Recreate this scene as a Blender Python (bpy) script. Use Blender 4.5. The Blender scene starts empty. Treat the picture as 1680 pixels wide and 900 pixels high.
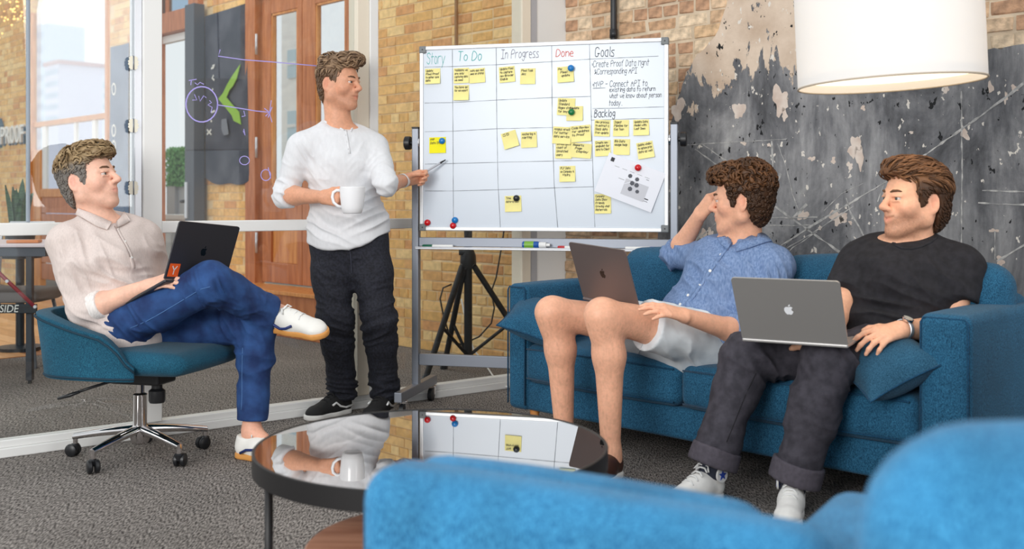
import bpy, math, random
import numpy as np
from mathutils import Vector, Matrix, kdtree

random.seed(7)
rng = np.random.default_rng(11)
scene = bpy.context.scene
COL = scene.collection

# ------------------------------------------------------------------ camera, sky, lights, exposure
F = 1720.0          # focal length in pixels of the 1680x900 frame
HY = 330.0          # row of the horizon
CH = 1.08           # camera height
cam_d = bpy.data.cameras.new('camera')
cam_d.sensor_width = 36.0
cam_d.lens = 36.0 * F / 1680.0
cam_d.shift_y = -(450.0 - HY) / 1680.0
cam_d.clip_start = 0.05
cam_d.dof.use_dof = True
cam_d.dof.focus_distance = 4.7
cam_d.dof.aperture_fstop = 2.8
cam = bpy.data.objects.new('camera', cam_d)
cam.location = (0, 0, CH)
cam.rotation_euler = (math.pi / 2, 0, 0)
COL.objects.link(cam)
scene.camera = cam

world = bpy.data.worlds.new('sky')
scene.world = world
world.use_nodes = True
wn = world.node_tree.nodes
wn['Background'].inputs[0].default_value = (0.93, 0.97, 1.0, 1)
wn['Background'].inputs[1].default_value = 0.88

def area_light(name, loc, target, sx, sy, power, color=(1, 1, 1)):
    l = bpy.data.lights.new(name, 'AREA')
    l.shape = 'RECTANGLE'
    l.size, l.size_y = sx, sy
    l.energy = power
    l.color = color
    o = bpy.data.objects.new(name, l)
    COL.objects.link(o)
    o.location = loc
    o.rotation_euler = (Vector(target) - Vector(loc)).to_track_quat('-Z', 'Y').to_euler()
    return o

# first two: tall windows of the room behind and to the side of the camera
area_light('window_light', (-3.2, -2.2, 2.5), (0.2, 4.6, 0.9), 3.2, 2.4, 270, (1.0, 0.98, 0.95))
area_light('window_light', (4.6, -0.10, 2.35), (0.6, 1.6, 1.6), 1.35, 2.7, 52, (1.0, 0.98, 0.96))
area_light('window_light', (-3.0, 8.3, 3.9), (-2.6, 8.0, 0.0), 3.5, 2.0, 30, (1.0, 0.95, 0.88))  # unseen soft light overhead, shining down into the room behind the glass

vs = scene.view_settings
vs.view_transform = 'Standard'
vs.look = 'None'
vs.gamma = 1.0
vs.use_curve_mapping = False
vs.exposure = 0.1

# ------------------------------------------------------------------ coordinates
def P(px, py, d):
    """world point seen at photo pixel (px,py) at depth d"""
    return Vector(((px - 840.0) / F * d, d, CH + (HY - py) / F * d))
def V(*a):
    return Vector(a)
C45 = math.sqrt(0.5)
def ST(s, t, z=0.0):
    """room frame: s along the back wall (to the right, nearer), t away from camera"""
    return Vector((C45 * (s + t), C45 * (t - s), z))
MROOM = Matrix.Rotation(-math.pi / 4, 4, 'Z')
def WL(px, py, t):
    """(s,z) on the plane parallel to the back wall at depth t seen at a pixel"""
    r = (px - 840.0) / F
    d = t / (C45 * (1 + r))
    return (C45 * (r * d - d), CH + (HY - py) / F * d)
PV = Vector((0.7897, 0.6135, 0)).normalized()
P0 = Vector((-2.163, 4.428, 0))
MPART = Matrix.Translation(P0) @ Matrix.Rotation(math.atan2(PV.y, PV.x), 4, 'Z')
def PK(px, off=0.0):
    """distance along the glass partition seen at column px"""
    r = (px - 840.0) / F
    nx, ny = -PV.y, PV.x
    x0, y0 = P0.x + nx * off, P0.y + ny * off
    return (r * y0 - x0) / (PV.x - r * PV.y)
def PZ(px, py, off=0.0):
    k = PK(px, off)
    d = P0.y + PV.x * off + k * PV.y
    return CH + (HY - py) / F * d

# ------------------------------------------------------------------ objects, tags
def link(o, parent=None):
    COL.objects.link(o)
    if parent is not None:
        o.parent = parent
    return o
def tag(o, label=None, cat=None, group=None, kind=None):
    if label: o['label'] = label
    if cat: o['category'] = cat
    if group: o['group'] = group
    if kind: o['kind'] = kind
    return o
def empty(name, M=None, label=None, cat=None, group=None):
    o = bpy.data.objects.new(name, None)
    o.empty_display_size = 0.1
    COL.objects.link(o)
    if M is not None:
        o.matrix_world = M if isinstance(M, Matrix) else Matrix.Translation(M)
    tag(o, label, cat, group)
    return o
ROOTM = {}

class MB:
    """collects geometry for ONE mesh object"""
    def __init__(self, M=None):
        self.v, self.f, self.mi = [], [], []
        self.M = M
        self.cur = 0
    def add(self, vs_, fs, M=None):
        b = len(self.v)
        for p in vs_:
            p = Vector(p)
            if M is not None: p = M @ p
            if self.M is not None: p = self.M @ p
            self.v.append(p)
        for f in fs:
            self.f.append(tuple(b + i for i in f))
            self.mi.append(self.cur)
        return self
    def box(self, x0, x1, y0, y1, z0, z1, M=None):
        return self.add([(x0, y0, z0), (x1, y0, z0), (x1, y1, z0), (x0, y1, z0), (x0, y0, z1), (x1, y0, z1), (x1, y1, z1), (x0, y1, z1)],
                        [(0, 3, 2, 1), (4, 5, 6, 7), (0, 1, 5, 4), (1, 2, 6, 5), (2, 3, 7, 6), (3, 0, 4, 7)], M)
    def rbox(self, x0, x1, y0, y1, z0, z1, r=0.02, n=4, puff=(0, 0, 0), M=None, seg=3):
        c = Vector(((x0 + x1) / 2, (y0 + y1) / 2, (z0 + z1) / 2))
        h = [abs(x1 - x0) / 2, abs(y1 - y0) / 2, abs(z1 - z0) / 2]
        r = min(r, min(h) * 0.999)
        def axis(hh):
            inner = hh - r
            a = [-hh + r * (1 - math.cos(math.pi / 2 * i / seg)) for i in range(seg)] if False else []
            lo = [-inner - r * math.tan(math.pi / 4 * (1 - i / seg)) for i in range(seg)]
            mid = [-inner + 2 * inner * i / n for i in range(n + 1)]
            hi = [inner + r * math.tan(math.pi / 4 * (i + 1) / seg) for i in range(seg)]
            return lo + mid + hi
        A = [axis(x) for x in h]
        vid, vs_, fs = {}, [], []
        N = [len(a) for a in A]
        def vert(i, j, k):
            key = (i, j, k)
            if key in vid: return vid[key]
            p = [A[0][i], A[1][j], A[2][k]]
            q = [max(-(h[m] - r), min(h[m] - r, p[m])) for m in range(3)]
            d = Vector([p[m] - q[m] for m in range(3)])
            L = d.length
            if L > 1e-9: d = d * (r / L)
            o = Vector(q) + d
            u = [o[m] / h[m] for m in range(3)]
            for m in range(3):
                a_, b_ = (m + 1) % 3, (m + 2) % 3
                o[m] += puff[m] * u[m] * max(0, 1 - u[a_] ** 2) ** 0.7 * max(0, 1 - u[b_] ** 2) ** 0.7
            vid[key] = len(vs_)
            vs_.append(o + c)
            return vid[key]
        for ax in range(3):
            a_, b_ = (ax + 1) % 3, (ax + 2) % 3
            for side in (0, N[ax] - 1):
                for i in range(N[a_] - 1):
                    for j in range(N[b_] - 1):
                        q = []
                        for di, dj in ((0, 0), (1, 0), (1, 1), (0, 1)):
                            idx = [0, 0, 0]; idx[ax] = side; idx[a_] = i + di; idx[b_] = j + dj
                            q.append(vert(*idx))
                        if side == 0: q.reverse()
                        fs.append(tuple(q))
        return self.add(vs_, fs, M)
    def tube(self, pts, r, n=8, cap=True, M=None, flat=1.0, closed=False):
        pts = [Vector(p) for p in pts]
        m = len(pts)
        rs = r if isinstance(r, (list, tuple)) else [r] * m
        vs_, fs = [], []
        prev = None
        for i, p in enumerate(pts):
            if closed: t = pts[(i + 1) % m] - pts[i - 1]
            else: t = pts[min(i + 1, m - 1)] - pts[max(i - 1, 0)]
            t = t.normalized() if t.length > 1e-9 else Vector((0, 0, 1))
            if prev is None:
                a = Vector((0, 0, 1)) if abs(t.z) < 0.9 else Vector((1, 0, 0))
                x = t.cross(a).normalized()
            else:
                x = (prev - t * prev.dot(t))
                x = x.normalized() if x.length > 1e-6 else t.orthogonal().normalized()
            prev = x
            y = t.cross(x)
            for k in range(n):
                a = 2 * math.pi * k / n
                vs_.append(p + x * (rs[i] * math.cos(a)) + y * (rs[i] * flat * math.sin(a)))
        for i in range(m if closed else m - 1):
            for k in range(n):
                i2 = (i + 1) % m
                fs.append((i * n + k, i * n + (k + 1) % n, i2 * n + (k + 1) % n, i2 * n + k))
        if cap and not closed:
            fs.append(tuple(range(n - 1, -1, -1)))
            fs.append(tuple((m - 1) * n + k for k in range(n)))
        return self.add(vs_, fs, M)
    def lathe(self, prof, n=24, M=None, cap=True):
        """profile [(r,z)...] turned about z"""
        vs_, fs = [], []
        for r, z in prof:
            for k in range(n):
                a = 2 * math.pi * k / n
                vs_.append((r * math.cos(a), r * math.sin(a), z))
        for i in range(len(prof) - 1):
            for k in range(n):
                fs.append((i * n + k, i * n + (k + 1) % n, (i + 1) * n + (k + 1) % n, (i + 1) * n + k))
        if cap:
            fs.append(tuple(range(n - 1, -1, -1)))
            fs.append(tuple((len(prof) - 1) * n + k for k in range(n)))
        return self.add(vs_, fs, M)
    def prism(self, poly, z0, z1, M=None):
        """polygon in xy, extruded along z"""
        n = len(poly)
        vs_ = [(x, y, z0) for x, y in poly] + [(x, y, z1) for x, y in poly]
        fs = [tuple(range(n - 1, -1, -1)), tuple(range(n, 2 * n))]
        fs += [(i, (i + 1) % n, n + (i + 1) % n, n + i) for i in range(n)]
        return self.add(vs_, fs, M)
    def ribbon(self, pts, w, z=0.0, M=None):
        """flat line in the xy plane"""
        pts = [Vector((p[0], p[1])) for p in pts]
        m = len(pts)
        vs_ = []
        for i, p in enumerate(pts):
            t = pts[min(i + 1, m - 1)] - pts[max(i - 1, 0)]
            if t.length < 1e-9: t = Vector((1, 0))
            t.normalize()
            nrm = Vector((-t.y, t.x))
            ww = w[i] if isinstance(w, (list, tuple)) else w
            ext = t * (ww * 0.4) * (-1 if i == 0 else (1 if i == m - 1 else 0))
            for sgn in (1, -1):
                q = p + ext + nrm * (ww / 2 * sgn)
                vs_.append((q.x, q.y, z))
        fs = [(2 * i, 2 * i + 1, 2 * i + 3, 2 * i + 2) for i in range(m - 1)]
        return self.add(vs_, fs, M)
    def mesh(self, name, mats, smooth=None):
        me = bpy.data.meshes.new(name)
        me.from_pydata([tuple(v) for v in self.v], [], self.f)
        if not isinstance(mats, (list, tuple)): mats = [mats]
        for m in mats: me.materials.append(m)
        if len(mats) > 1:
            me.polygons.foreach_set('material_index', self.mi)
        me.validate()
        me.update()
        if smooth:
            me.shade_smooth()
            if smooth is not True:
                try: me.set_sharp_from_angle(angle=math.radians(smooth))
                except Exception: pass
        return me
    def build(self, name, mats, parent=None, smooth=None, M=None):
        o = bpy.data.objects.new(name, self.mesh(name, mats, smooth))
        COL.objects.link(o)
        if M is not None: o.matrix_world = M
        if parent is not None:
            o.parent = parent
        return o

def put(parent, name, mats, mb, smooth=None):
    return mb.build(name, mats, parent, smooth)

# ------------------------------------------------------------------ materials
def lin(r, g, b):
    f = lambda c: (c / 255 / 12.92) if c / 255 <= 0.04045 else ((c / 255 + 0.055) / 1.055) ** 2.4
    return (f(r), f(g), f(b), 1.0)
MATS = {}
def mat(name, col, rough=0.6, metal=0.0, var=0.0, vscale=8.0, bump=0.0, bscale=200.0, spec=0.5, stretch=(1, 1, 1), col2=None,
        emit=None, estr=0.0, sheen=0.0, attr=False, sss=0.0, coords='Object', detail=4.0, trans=0.0, ramp=(0.35, 0.65)):
    if name in MATS: return MATS[name]
    m = bpy.data.materials.new(name)
    m.use_nodes = True
    nt = m.node_tree
    b = nt.nodes['Principled BSDF']
    b.inputs['Roughness'].default_value = rough
    b.inputs['Metallic'].default_value = metal
    b.inputs['Specular IOR Level'].default_value = spec
    b.inputs['Base Color'].default_value = col
    if trans: b.inputs['Transmission Weight'].default_value = trans
    if sheen:
        b.inputs['Sheen Weight'].default_value = sheen
        b.inputs['Sheen Roughness'].default_value = 0.5
    if sss:
        b.inputs['Subsurface Weight'].default_value = sss
        b.inputs['Subsurface Radius'].default_value = (0.012, 0.005, 0.003)
        b.inputs['Subsurface Scale'].default_value = 1.0
    if emit:
        b.inputs['Emission Color'].default_value = emit
        b.inputs['Emission Strength'].default_value = estr
    src = None
    if attr:
        a = nt.nodes.new('ShaderNodeAttribute')
        a.attribute_name = 'Col'
        src = a.outputs['Color']
        nt.links.new(src, b.inputs['Base Color'])
    if var or col2 or bump:
        tc = nt.nodes.new('ShaderNodeTexCoord')
        mp = nt.nodes.new('ShaderNodeMapping')
        mp.inputs['Scale'].default_value = stretch
        nt.links.new(tc.outputs[coords], mp.inputs[0])
    if var or col2:
        nz = nt.nodes.new('ShaderNodeTexNoise')
        nz.inputs['Scale'].default_value = vscale
        nz.inputs['Detail'].default_value = detail
        nt.links.new(mp.outputs[0], nz.inputs[0])
        rp = nt.nodes.new('ShaderNodeValToRGB')
        rp.color_ramp.elements[0].position = ramp[0]
        rp.color_ramp.elements[1].position = ramp[1]
        if col2 is None:
            lo = [c * (1 - var) for c in col[:3]] + [1]
            hi = [min(1, c * (1 + var)) for c in col[:3]] + [1]
        else:
            lo, hi = col, col2
        if attr:
            rp.color_ramp.elements[0].color = (1 - var, 1 - var, 1 - var, 1)
            rp.color_ramp.elements[1].color = (1 + var, 1 + var, 1 + var, 1)
            mx = nt.nodes.new('ShaderNodeMix')
            mx.data_type = 'RGBA'; mx.blend_type = 'MULTIPLY'
            mx.inputs[0].default_value = 1.0
            nt.links.new(src, mx.inputs[6])
            nt.links.new(rp.outputs[0], mx.inputs[7])
            nt.links.new(nz.outputs[0], rp.inputs[0])
            nt.links.new(mx.outputs[2], b.inputs['Base Color'])
        else:
            rp.color_ramp.elements[0].color = lo
            rp.color_ramp.elements[1].color = hi
            nt.links.new(nz.outputs[0], rp.inputs[0])
            nt.links.new(rp.outputs[0], b.inputs['Base Color'])
    if bump:
        n2 = nt.nodes.new('ShaderNodeTexNoise')
        n2.inputs['Scale'].default_value = bscale
        n2.inputs['Detail'].default_value = 3.0
        nt.links.new(mp.outputs[0], n2.inputs[0])
        bp = nt.nodes.new('ShaderNodeBump')
        bp.inputs['Strength'].default_value = bump
        bp.inputs['Distance'].default_value = 0.004
        nt.links.new(n2.outputs[0], bp.inputs['Height'])
        nt.links.new(bp.outputs[0], b.inputs['Normal'])
    MATS[name] = m
    return m

def mat_weave(name, c1, c2, scale=420.0, rough=0.85, bump=0.5, big=0.18, bigscale=5.0, sheen=0.08):
    """coarse two-tone woven upholstery"""
    if name in MATS: return MATS[name]
    m = bpy.data.materials.new(name); m.use_nodes = True
    nt = m.node_tree; N = nt.nodes; L = nt.links
    b = N['Principled BSDF']
    b.inputs['Roughness'].default_value = rough
    b.inputs['Sheen Weight'].default_value = sheen
    b.inputs['Specular IOR Level'].default_value = 0.25
    tc = N.new('ShaderNodeTexCoord')
    n1 = N.new('ShaderNodeTexNoise'); n1.inputs['Scale'].default_value = scale; n1.inputs['Detail'].default_value = 2
    mp = N.new('ShaderNodeMapping'); mp.inputs['Scale'].default_value = (1, 1, 0.45)
    L.new(tc.outputs['Object'], mp.inputs[0]); L.new(mp.outputs[0], n1.inputs[0])
    rp = N.new('ShaderNodeValToRGB'); rp.color_ramp.elements[0].position = 0.36; rp.color_ramp.elements[1].position = 0.64
    rp.color_ramp.elements[0].color = c1; rp.color_ramp.elements[1].color = c2
    L.new(n1.outputs[0], rp.inputs[0])
    n2 = N.new('ShaderNodeTexNoise'); n2.inputs['Scale'].default_value = bigscale; n2.inputs['Detail'].default_value = 5
    L.new(tc.outputs['Object'], n2.inputs[0])
    r2 = N.new('ShaderNodeMapRange'); r2.inputs[1].default_value = 0.3; r2.inputs[2].default_value = 0.7
    r2.inputs[3].default_value = 1 - big; r2.inputs[4].default_value = 1 + big
    L.new(n2.outputs[0], r2.inputs[0])
    mx = N.new('ShaderNodeVectorMath'); mx.operation = 'SCALE'
    L.new(rp.outputs[0], mx.inputs[0]); L.new(r2.outputs[0], mx.inputs['Scale'])
    L.new(mx.outputs[0], b.inputs['Base Color'])
    bp = N.new('ShaderNodeBump'); bp.inputs['Strength'].default_value = bump; bp.inputs['Distance'].default_value = 0.003
    L.new(n1.outputs[0], bp.inputs['Height']); L.new(bp.outputs[0], b.inputs['Normal'])
    MATS[name] = m
    return m

def mat_glass(name, tint=(1, 1, 1, 1), refl=0.08, rough=0.0):
    if name in MATS: return MATS[name]
    m = bpy.data.materials.new(name); m.use_nodes = True
    nt = m.node_tree; N = nt.nodes; L = nt.links
    N.remove(N['Principled BSDF'])
    out = N['Material Output']
    tr = N.new('ShaderNodeBsdfTransparent'); tr.inputs[0].default_value = tint
    gl = N.new('ShaderNodeBsdfGlossy'); gl.inputs['Roughness'].default_value = rough
    mx = N.new('ShaderNodeMixShader')
    lw = N.new('ShaderNodeLayerWeight'); lw.inputs[0].default_value = 0.5
    pw = N.new('ShaderNodeMath'); pw.operation = 'POWER'; pw.inputs[1].default_value = 4.0
    ad = N.new('ShaderNodeMapRange'); ad.inputs[3].default_value = refl; ad.inputs[4].default_value = 1.0
    L.new(lw.outputs['Facing'], pw.inputs[0]); L.new(pw.outputs[0], ad.inputs[0]); L.new(ad.outputs[0], mx.inputs[0])
    L.new(tr.outputs[0], mx.inputs[1]); L.new(gl.outputs[0], mx.inputs[2])
    L.new(mx.outputs[0], out.inputs[0])
    MATS[name] = m
    return m

M_WHITE = mat('white_paint', lin(236, 236, 234), 0.45)
M_CREAM = mat('cream_paint', lin(235, 224, 205), 0.5)
M_ALU = mat('aluminium', lin(205, 207, 212), 0.35, 0.6)
M_STEEL = mat('grey_steel', lin(140, 145, 155), 0.4, 0.55)
M_CHROME = mat('chrome', lin(225, 222, 222), 0.08, 1.0)
M_BLACK = mat('black_plastic', lin(26, 27, 30), 0.4)
M_BLACKM = mat('black_metal', lin(30, 29, 30), 0.45, 0.3)
M_SOFA = mat_weave('blue_upholstery', lin(14, 60, 88), lin(46, 106, 140))
M_SOFAD = mat_weave('blue_piping', lin(10, 50, 76), lin(30, 84, 118))
M_PILLOW = mat_weave('teal_pillow_cloth', lin(20, 62, 86), lin(52, 100, 128))
M_CHAIRF = mat_weave('teal_chair_cloth', lin(8, 58, 82), lin(32, 96, 120), 480)
M_ARMCH = mat_weave('bright_blue_upholstery', lin(26, 92, 138), lin(66, 146, 190), 380, big=0.22, bigscale=7)
M_WOOD = mat('reddish_door_wood', lin(168, 96, 52), 0.4, col2=lin(196, 122, 74), vscale=6, stretch=(5, 5, 0.6), bump=0.05)
M_WOODL = mat('honey_wood', lin(196, 122, 58), 0.4, col2=lin(222, 152, 86), vscale=6, stretch=(5, 5, 0.6))
M_INKB = mat('black_ink', lin(40, 42, 48), 0.6)
# ------------------------------------------------------------------ the setting
def mat_carpet():
    m = bpy.data.materials.new('carpet'); m.use_nodes = True
    nt = m.node_tree; N = nt.nodes; L = nt.links
    b = N['Principled BSDF']; b.inputs['Roughness'].default_value = 0.95; b.inputs['Specular IOR Level'].default_value = 0.1
    tc = N.new('ShaderNodeTexCoord')
    mp = N.new('ShaderNodeMapping'); mp.inputs['Rotation'].default_value = (0, 0, math.radians(38)); mp.inputs['Scale'].default_value = (1, 0.28, 1)
    L.new(tc.outputs['Object'], mp.inputs[0])
    n1 = N.new('ShaderNodeTexNoise'); n1.inputs['Scale'].default_value = 165; n1.inputs['Detail'].default_value = 3
    L.new(mp.outputs[0], n1.inputs[0])
    rp = N.new('ShaderNodeValToRGB')
    rp.color_ramp.elements[0].position = 0.36; rp.color_ramp.elements[0].color = lin(66, 62, 60)
    rp.color_ramp.elements[1].position = 0.66; rp.color_ramp.elements[1].color = lin(168, 161, 155)
    L.new(n1.outputs[0], rp.inputs[0])
    n2 = N.new('ShaderNodeTexNoise'); n2.inputs['Scale'].default_value = 1.6; n2.inputs['Detail'].default_value = 6
    L.new(tc.outputs['Object'], n2.inputs[0])
    r2 = N.new('ShaderNodeMapRange'); r2.inputs[1].default_value = 0.3; r2.inputs[2].default_value = 0.7; r2.inputs[3].default_value = 0.82; r2.inputs[4].default_value = 1.15
    L.new(n2.outputs[0], r2.inputs[0])
    mx = N.new('ShaderNodeVectorMath'); mx.operation = 'SCALE'
    L.new(rp.outputs[0], mx.inputs[0]); L.new(r2.outputs[0], mx.inputs['Scale'])
    L.new(mx.outputs[0], b.inputs['Base Color'])
    bp = N.new('ShaderNodeBump'); bp.inputs['Strength'].default_value = 0.9; bp.inputs['Distance'].default_value = 0.006
    L.new(n1.outputs[0], bp.inputs['Height']); L.new(bp.outputs[0], b.inputs['Normal'])
    return m
M_CARPET = mat_carpet()
fl = MB().box(-9, 6, -3, 16, -0.1, 0.0).build('floor', M_CARPET)
tag(fl, 'grey looped carpet floor of the office', kind='structure')

# oak floor of the far corner, laid in planks on the room frame
wf = MB(); wf.box(-12.2, -7.55, 1.5, 4.94, 0.0005, 0.003)
wfl = wf.build('floor', mat('oak_gap', lin(150, 96, 52), 0.5))
wfl.matrix_world = MROOM
tag(wfl, 'honey coloured wooden plank floor in the far corner', kind='structure')
oaks = [mat('oak_%d' % i, lin(*c), 0.35, var=0.12, vscale=5, stretch=(1, 8, 1)) for i, c in enumerate([(222, 168, 112), (212, 156, 100), (230, 178, 124)])]
for i in range(24):
    t0 = 1.52 + i * 0.142
    for j in range(3):
        s0 = -12.2 + j * 1.6 + (i % 3) * 0.5 - 0.5
        s1 = min(s0 + 1.595, -7.56)
        s0 = max(s0, -12.19)
        if s1 - s0 < 0.1: continue
        o = MB().box(s0, s1, t0, t0 + 0.138, 0.001, 0.006).build('plank', oaks[(i * 5 + j * 3) % 3], wfl)

# ---- back wall (glass-room part at t=4.95, lounge part at t=4.73)
TL, TR = 4.95, 4.73
WH = 3.6
S_COL = WL(928, 300, TR)[0]          # where the stub column ends on the lounge wall
M_MORT = mat('mortar', lin(232, 206, 164), 0.9, var=0.1, vscale=12, bump=0.4, bscale=60)
M_MORT2 = mat('old_mortar', lin(204, 184, 158), 0.95, col2=lin(226, 206, 180), vscale=9, bump=0.9, bscale=38)
# openings: (s0,s1,z0,z1)
def span(pxa, pxb): return WL(pxa, 300, TL)[0], WL(pxb, 300, TL)[0]
DOOR = span(411, 590) + (0.36, 2.98)
EXIT = span(258, 333) + (0.0, 3.55)
ARCH = span(50, 180) + (0.0, 4.05)
SL0 = -16.0
wb = MB()
def wall_piece(s0, s1, z0, z1): wb.box(s0, s1, TL, TL + 0.06, z0, z1)
edges = [SL0, ARCH[0], ARCH[1], EXIT[0], EXIT[1], DOOR[0], DOOR[1], S_COL + 0.15]
wall_piece(edges[0], edges[1], 0, 4.6)
wall_piece(edges[2], edges[3], 0, 4.6)
wall_piece(edges[4], edges[5], 0, 4.6)
wall_piece(edges[6], edges[7], 0, 4.6)
for o_ in (ARCH, EXIT, DOOR):
    if o_[2] > 0: wall_piece(o_[0], o_[1], 0, o_[2])
    wall_piece(o_[0], o_[1], o_[3], 4.6)
wall_back = wb.build('wall_back', M_MORT)
wall_back.matrix_world = MROOM
tag(wall_back, 'tan brick wall with wooden doors behind the glass partition', kind='structure')

brick_cols = [(236, 192, 128), (240, 198, 134), (228, 180, 112), (242, 206, 146), (224, 172, 110), (218, 160, 106), (236, 188, 120), (226, 174, 114)]
M_BR = [mat('brick_%d' % i, lin(*c), 0.85, var=0.13, vscale=26, bump=0.5, bscale=90) for i, c in enumerate(brick_cols)]
old_cols = [(206, 172, 138), (216, 186, 154), (196, 158, 124), (222, 198, 168), (186, 146, 116), (210, 176, 138)]
M_OB = [mat('old_brick_%d' % i, lin(*c), 0.92, var=0.3, vscale=22, bump=0.9, bscale=60) for i, c in enumerate(old_cols)]

def brick_mesh(name, L, H, D, m, wob, seed):
    r = random.Random(seed)
    mb = MB()
    c = min(0.008, H * 0.2)
    def q(x, y, z): return (x + r.uniform(-wob, wob), y + r.uniform(-wob, wob) * 0.6, z + r.uniform(-wob, wob))
    vs_ = []
    for (y, ins) in ((D, 0.0), (0.006, 0.0), (0.0, c)):
        for (x, z) in ((ins, ins), (L - ins, ins), (L - ins, H - ins), (ins, H - ins)):
            vs_.append(q(x, y, z))
    fs = [(8, 9, 10, 11)]
    for ring in (0, 4):
        for k in range(4):
            a, b = ring + k, ring + (k + 1) % 4
            fs.append((a, b, b + 4, a + 4))
    mb.add(vs_, fs)
    return mb.mesh(name, m)
def in_open(s0, s1, z0, z1):
    for o_ in (ARCH, EXIT, DOOR):
        if s1 > o_[0] + 0.005 and s0 < o_[1] - 0.005 and z1 > o_[2] + 0.005 and z0 < o_[3] - 0.005: return True
    return False
def proj(s, t, z):
    p = ST(s, t, z)
    return 840 + F * p.x / p.y, HY - F * (p.z - CH) / p.y, p.y
CP = 0.0725
BL, BH = 0.198, 0.0625
bm_cache = {}
def get_brick(L, H, ms, wob, tagname):
    key = (round(L, 3), round(H, 4), tagname, random.randrange(3), random.randrange(len(ms)))
    if key not in bm_cache:
        bm_cache[key] = brick_mesh('brick', L, H, 0.03, ms[key[4]], wob, hash(key[:4]) % 9999)
    return bm_cache[key]
def lay_bricks(s_lo, s_hi, z_lo, z_hi, t, ms, wob, tagname, parent, skip, keep, rest_mats):
    cand = []
    nrow = int((z_hi - z_lo) / CP)
    for j in range(nrow):
        z = z_lo + j * CP + 0.004
        s = s_lo - (0 if j % 2 == 0 else (BL + 0.01) / 2)
        if j % 6 == 5: ln = BL / 2 - 0.005
        else: ln = BL
        while s < s_hi:
            L = ln
            if random.random() < 0.12: L = BL / 2 - 0.005
            a, b = max(s, s_lo), min(s + L, s_hi)
            if b - a > 0.03 and not skip(a, b, z, z + BH):
                L2 = round((b - a) / 0.012) * 0.012
                px, py, d = proj(a + L2 / 2, t, z + BH / 2)
                vis = 0 if (px < -15 or px > 1695 or py < -10 or py > 900) else 1
                cand.append((vis, -d, a, z, L2))
            s += L + 0.011
    cand.sort(key=lambda c: (-c[0], -c[1]))
    rest = MB()
    n = 0
    for vis, nd, a, z, L in cand:
        if vis == 0 and z > 4.0: continue
        dt = random.uniform(-0.003, 0.002)
        if vis and n < keep:
            o = bpy.data.objects.new('brick', get_brick(L, BH, ms, wob, tagname))
            COL.objects.link(o)
            o.parent = parent
            o.location = (a, t - 0.006 + dt, z + random.uniform(-0.002, 0.002))
            n += 1
        else:
            rest.cur = random.randrange(len(ms))
            y0 = t - 0.006 + dt
            rest.add([(a, y0, z), (a + L, y0, z), (a + L, y0, z + BH), (a, y0, z + BH), (a, t + 0.01, z), (a + L, t + 0.01, z), (a + L, t + 0.01, z + BH), (a, t + 0.01, z + BH)],
                     [(0, 1, 2, 3), (1, 0, 4, 5), (2, 1, 5, 6), (3, 2, 6, 7), (0, 3, 7, 4)])
    if rest.v:
        o = rest.build('brick_courses', ms, parent)
        tag(o, kind='stuff')
hid = lambda a, b, z0, z1: in_open(a, b, z0, z1)
lay_bricks(SL0, S_COL + 0.1, 0.0, 4.55, TL, M_BR, 0.0016, 'a', wall_back, hid, 300, M_BR)

# ---- lounge wall: old brick under flaking painted plaster
wr = MB().box(S_COL - 0.1, 2.6, TR, TR + 0.3, 0, 4.0)
wall_right = wr.build('wall_right', M_MORT2)
wall_right.matrix_world = MROOM
tag(wall_right, 'old rough brick wall with flaking dark grey plaster behind the sofa', kind='structure')
edge_px = [(1080, 420), (1092, 262), (1100, 232), (1106, 200), (1113, 170), (1122, 150), (1130, 122), (1142, 102), (1152, 84), (1168, 70), (1184, 48), (1190, 22), (1202, -6), (1222, -40),
           (1330, -70), (1400, -40), (1452, 10), (1520, 40), (1575, 62), (1612, 80), (1634, 84), (1652, 76), (1680, 78), (1760, 82), (1900, 86)]
edge_sz = [WL(x, y, TR) for x, y in edge_px]
def plaster_has(s, z):
    for (a, b) in zip(edge_sz[:-1], edge_sz[1:]):
        if a[0] <= s <= b[0]:
            return z < a[1] + (b[1] - a[1]) * (s - a[0]) / (b[0] - a[0])
    return s > edge_sz[-1][0] and z < edge_sz[-1][1]
def skip_old(a, b, z0, z1):
    return all(plaster_has(s, z) for s in (a - 0.02, b + 0.02) for z in (z0, z1 + 0.03)) or z0 < 0.9 and a > edge_sz[1][0]
lay_bricks(S_COL, 2.5, 0.0, 3.3, TR, M_OB, 0.006, 'o', wall_right, skip_old, 300, M_OB)

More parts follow.
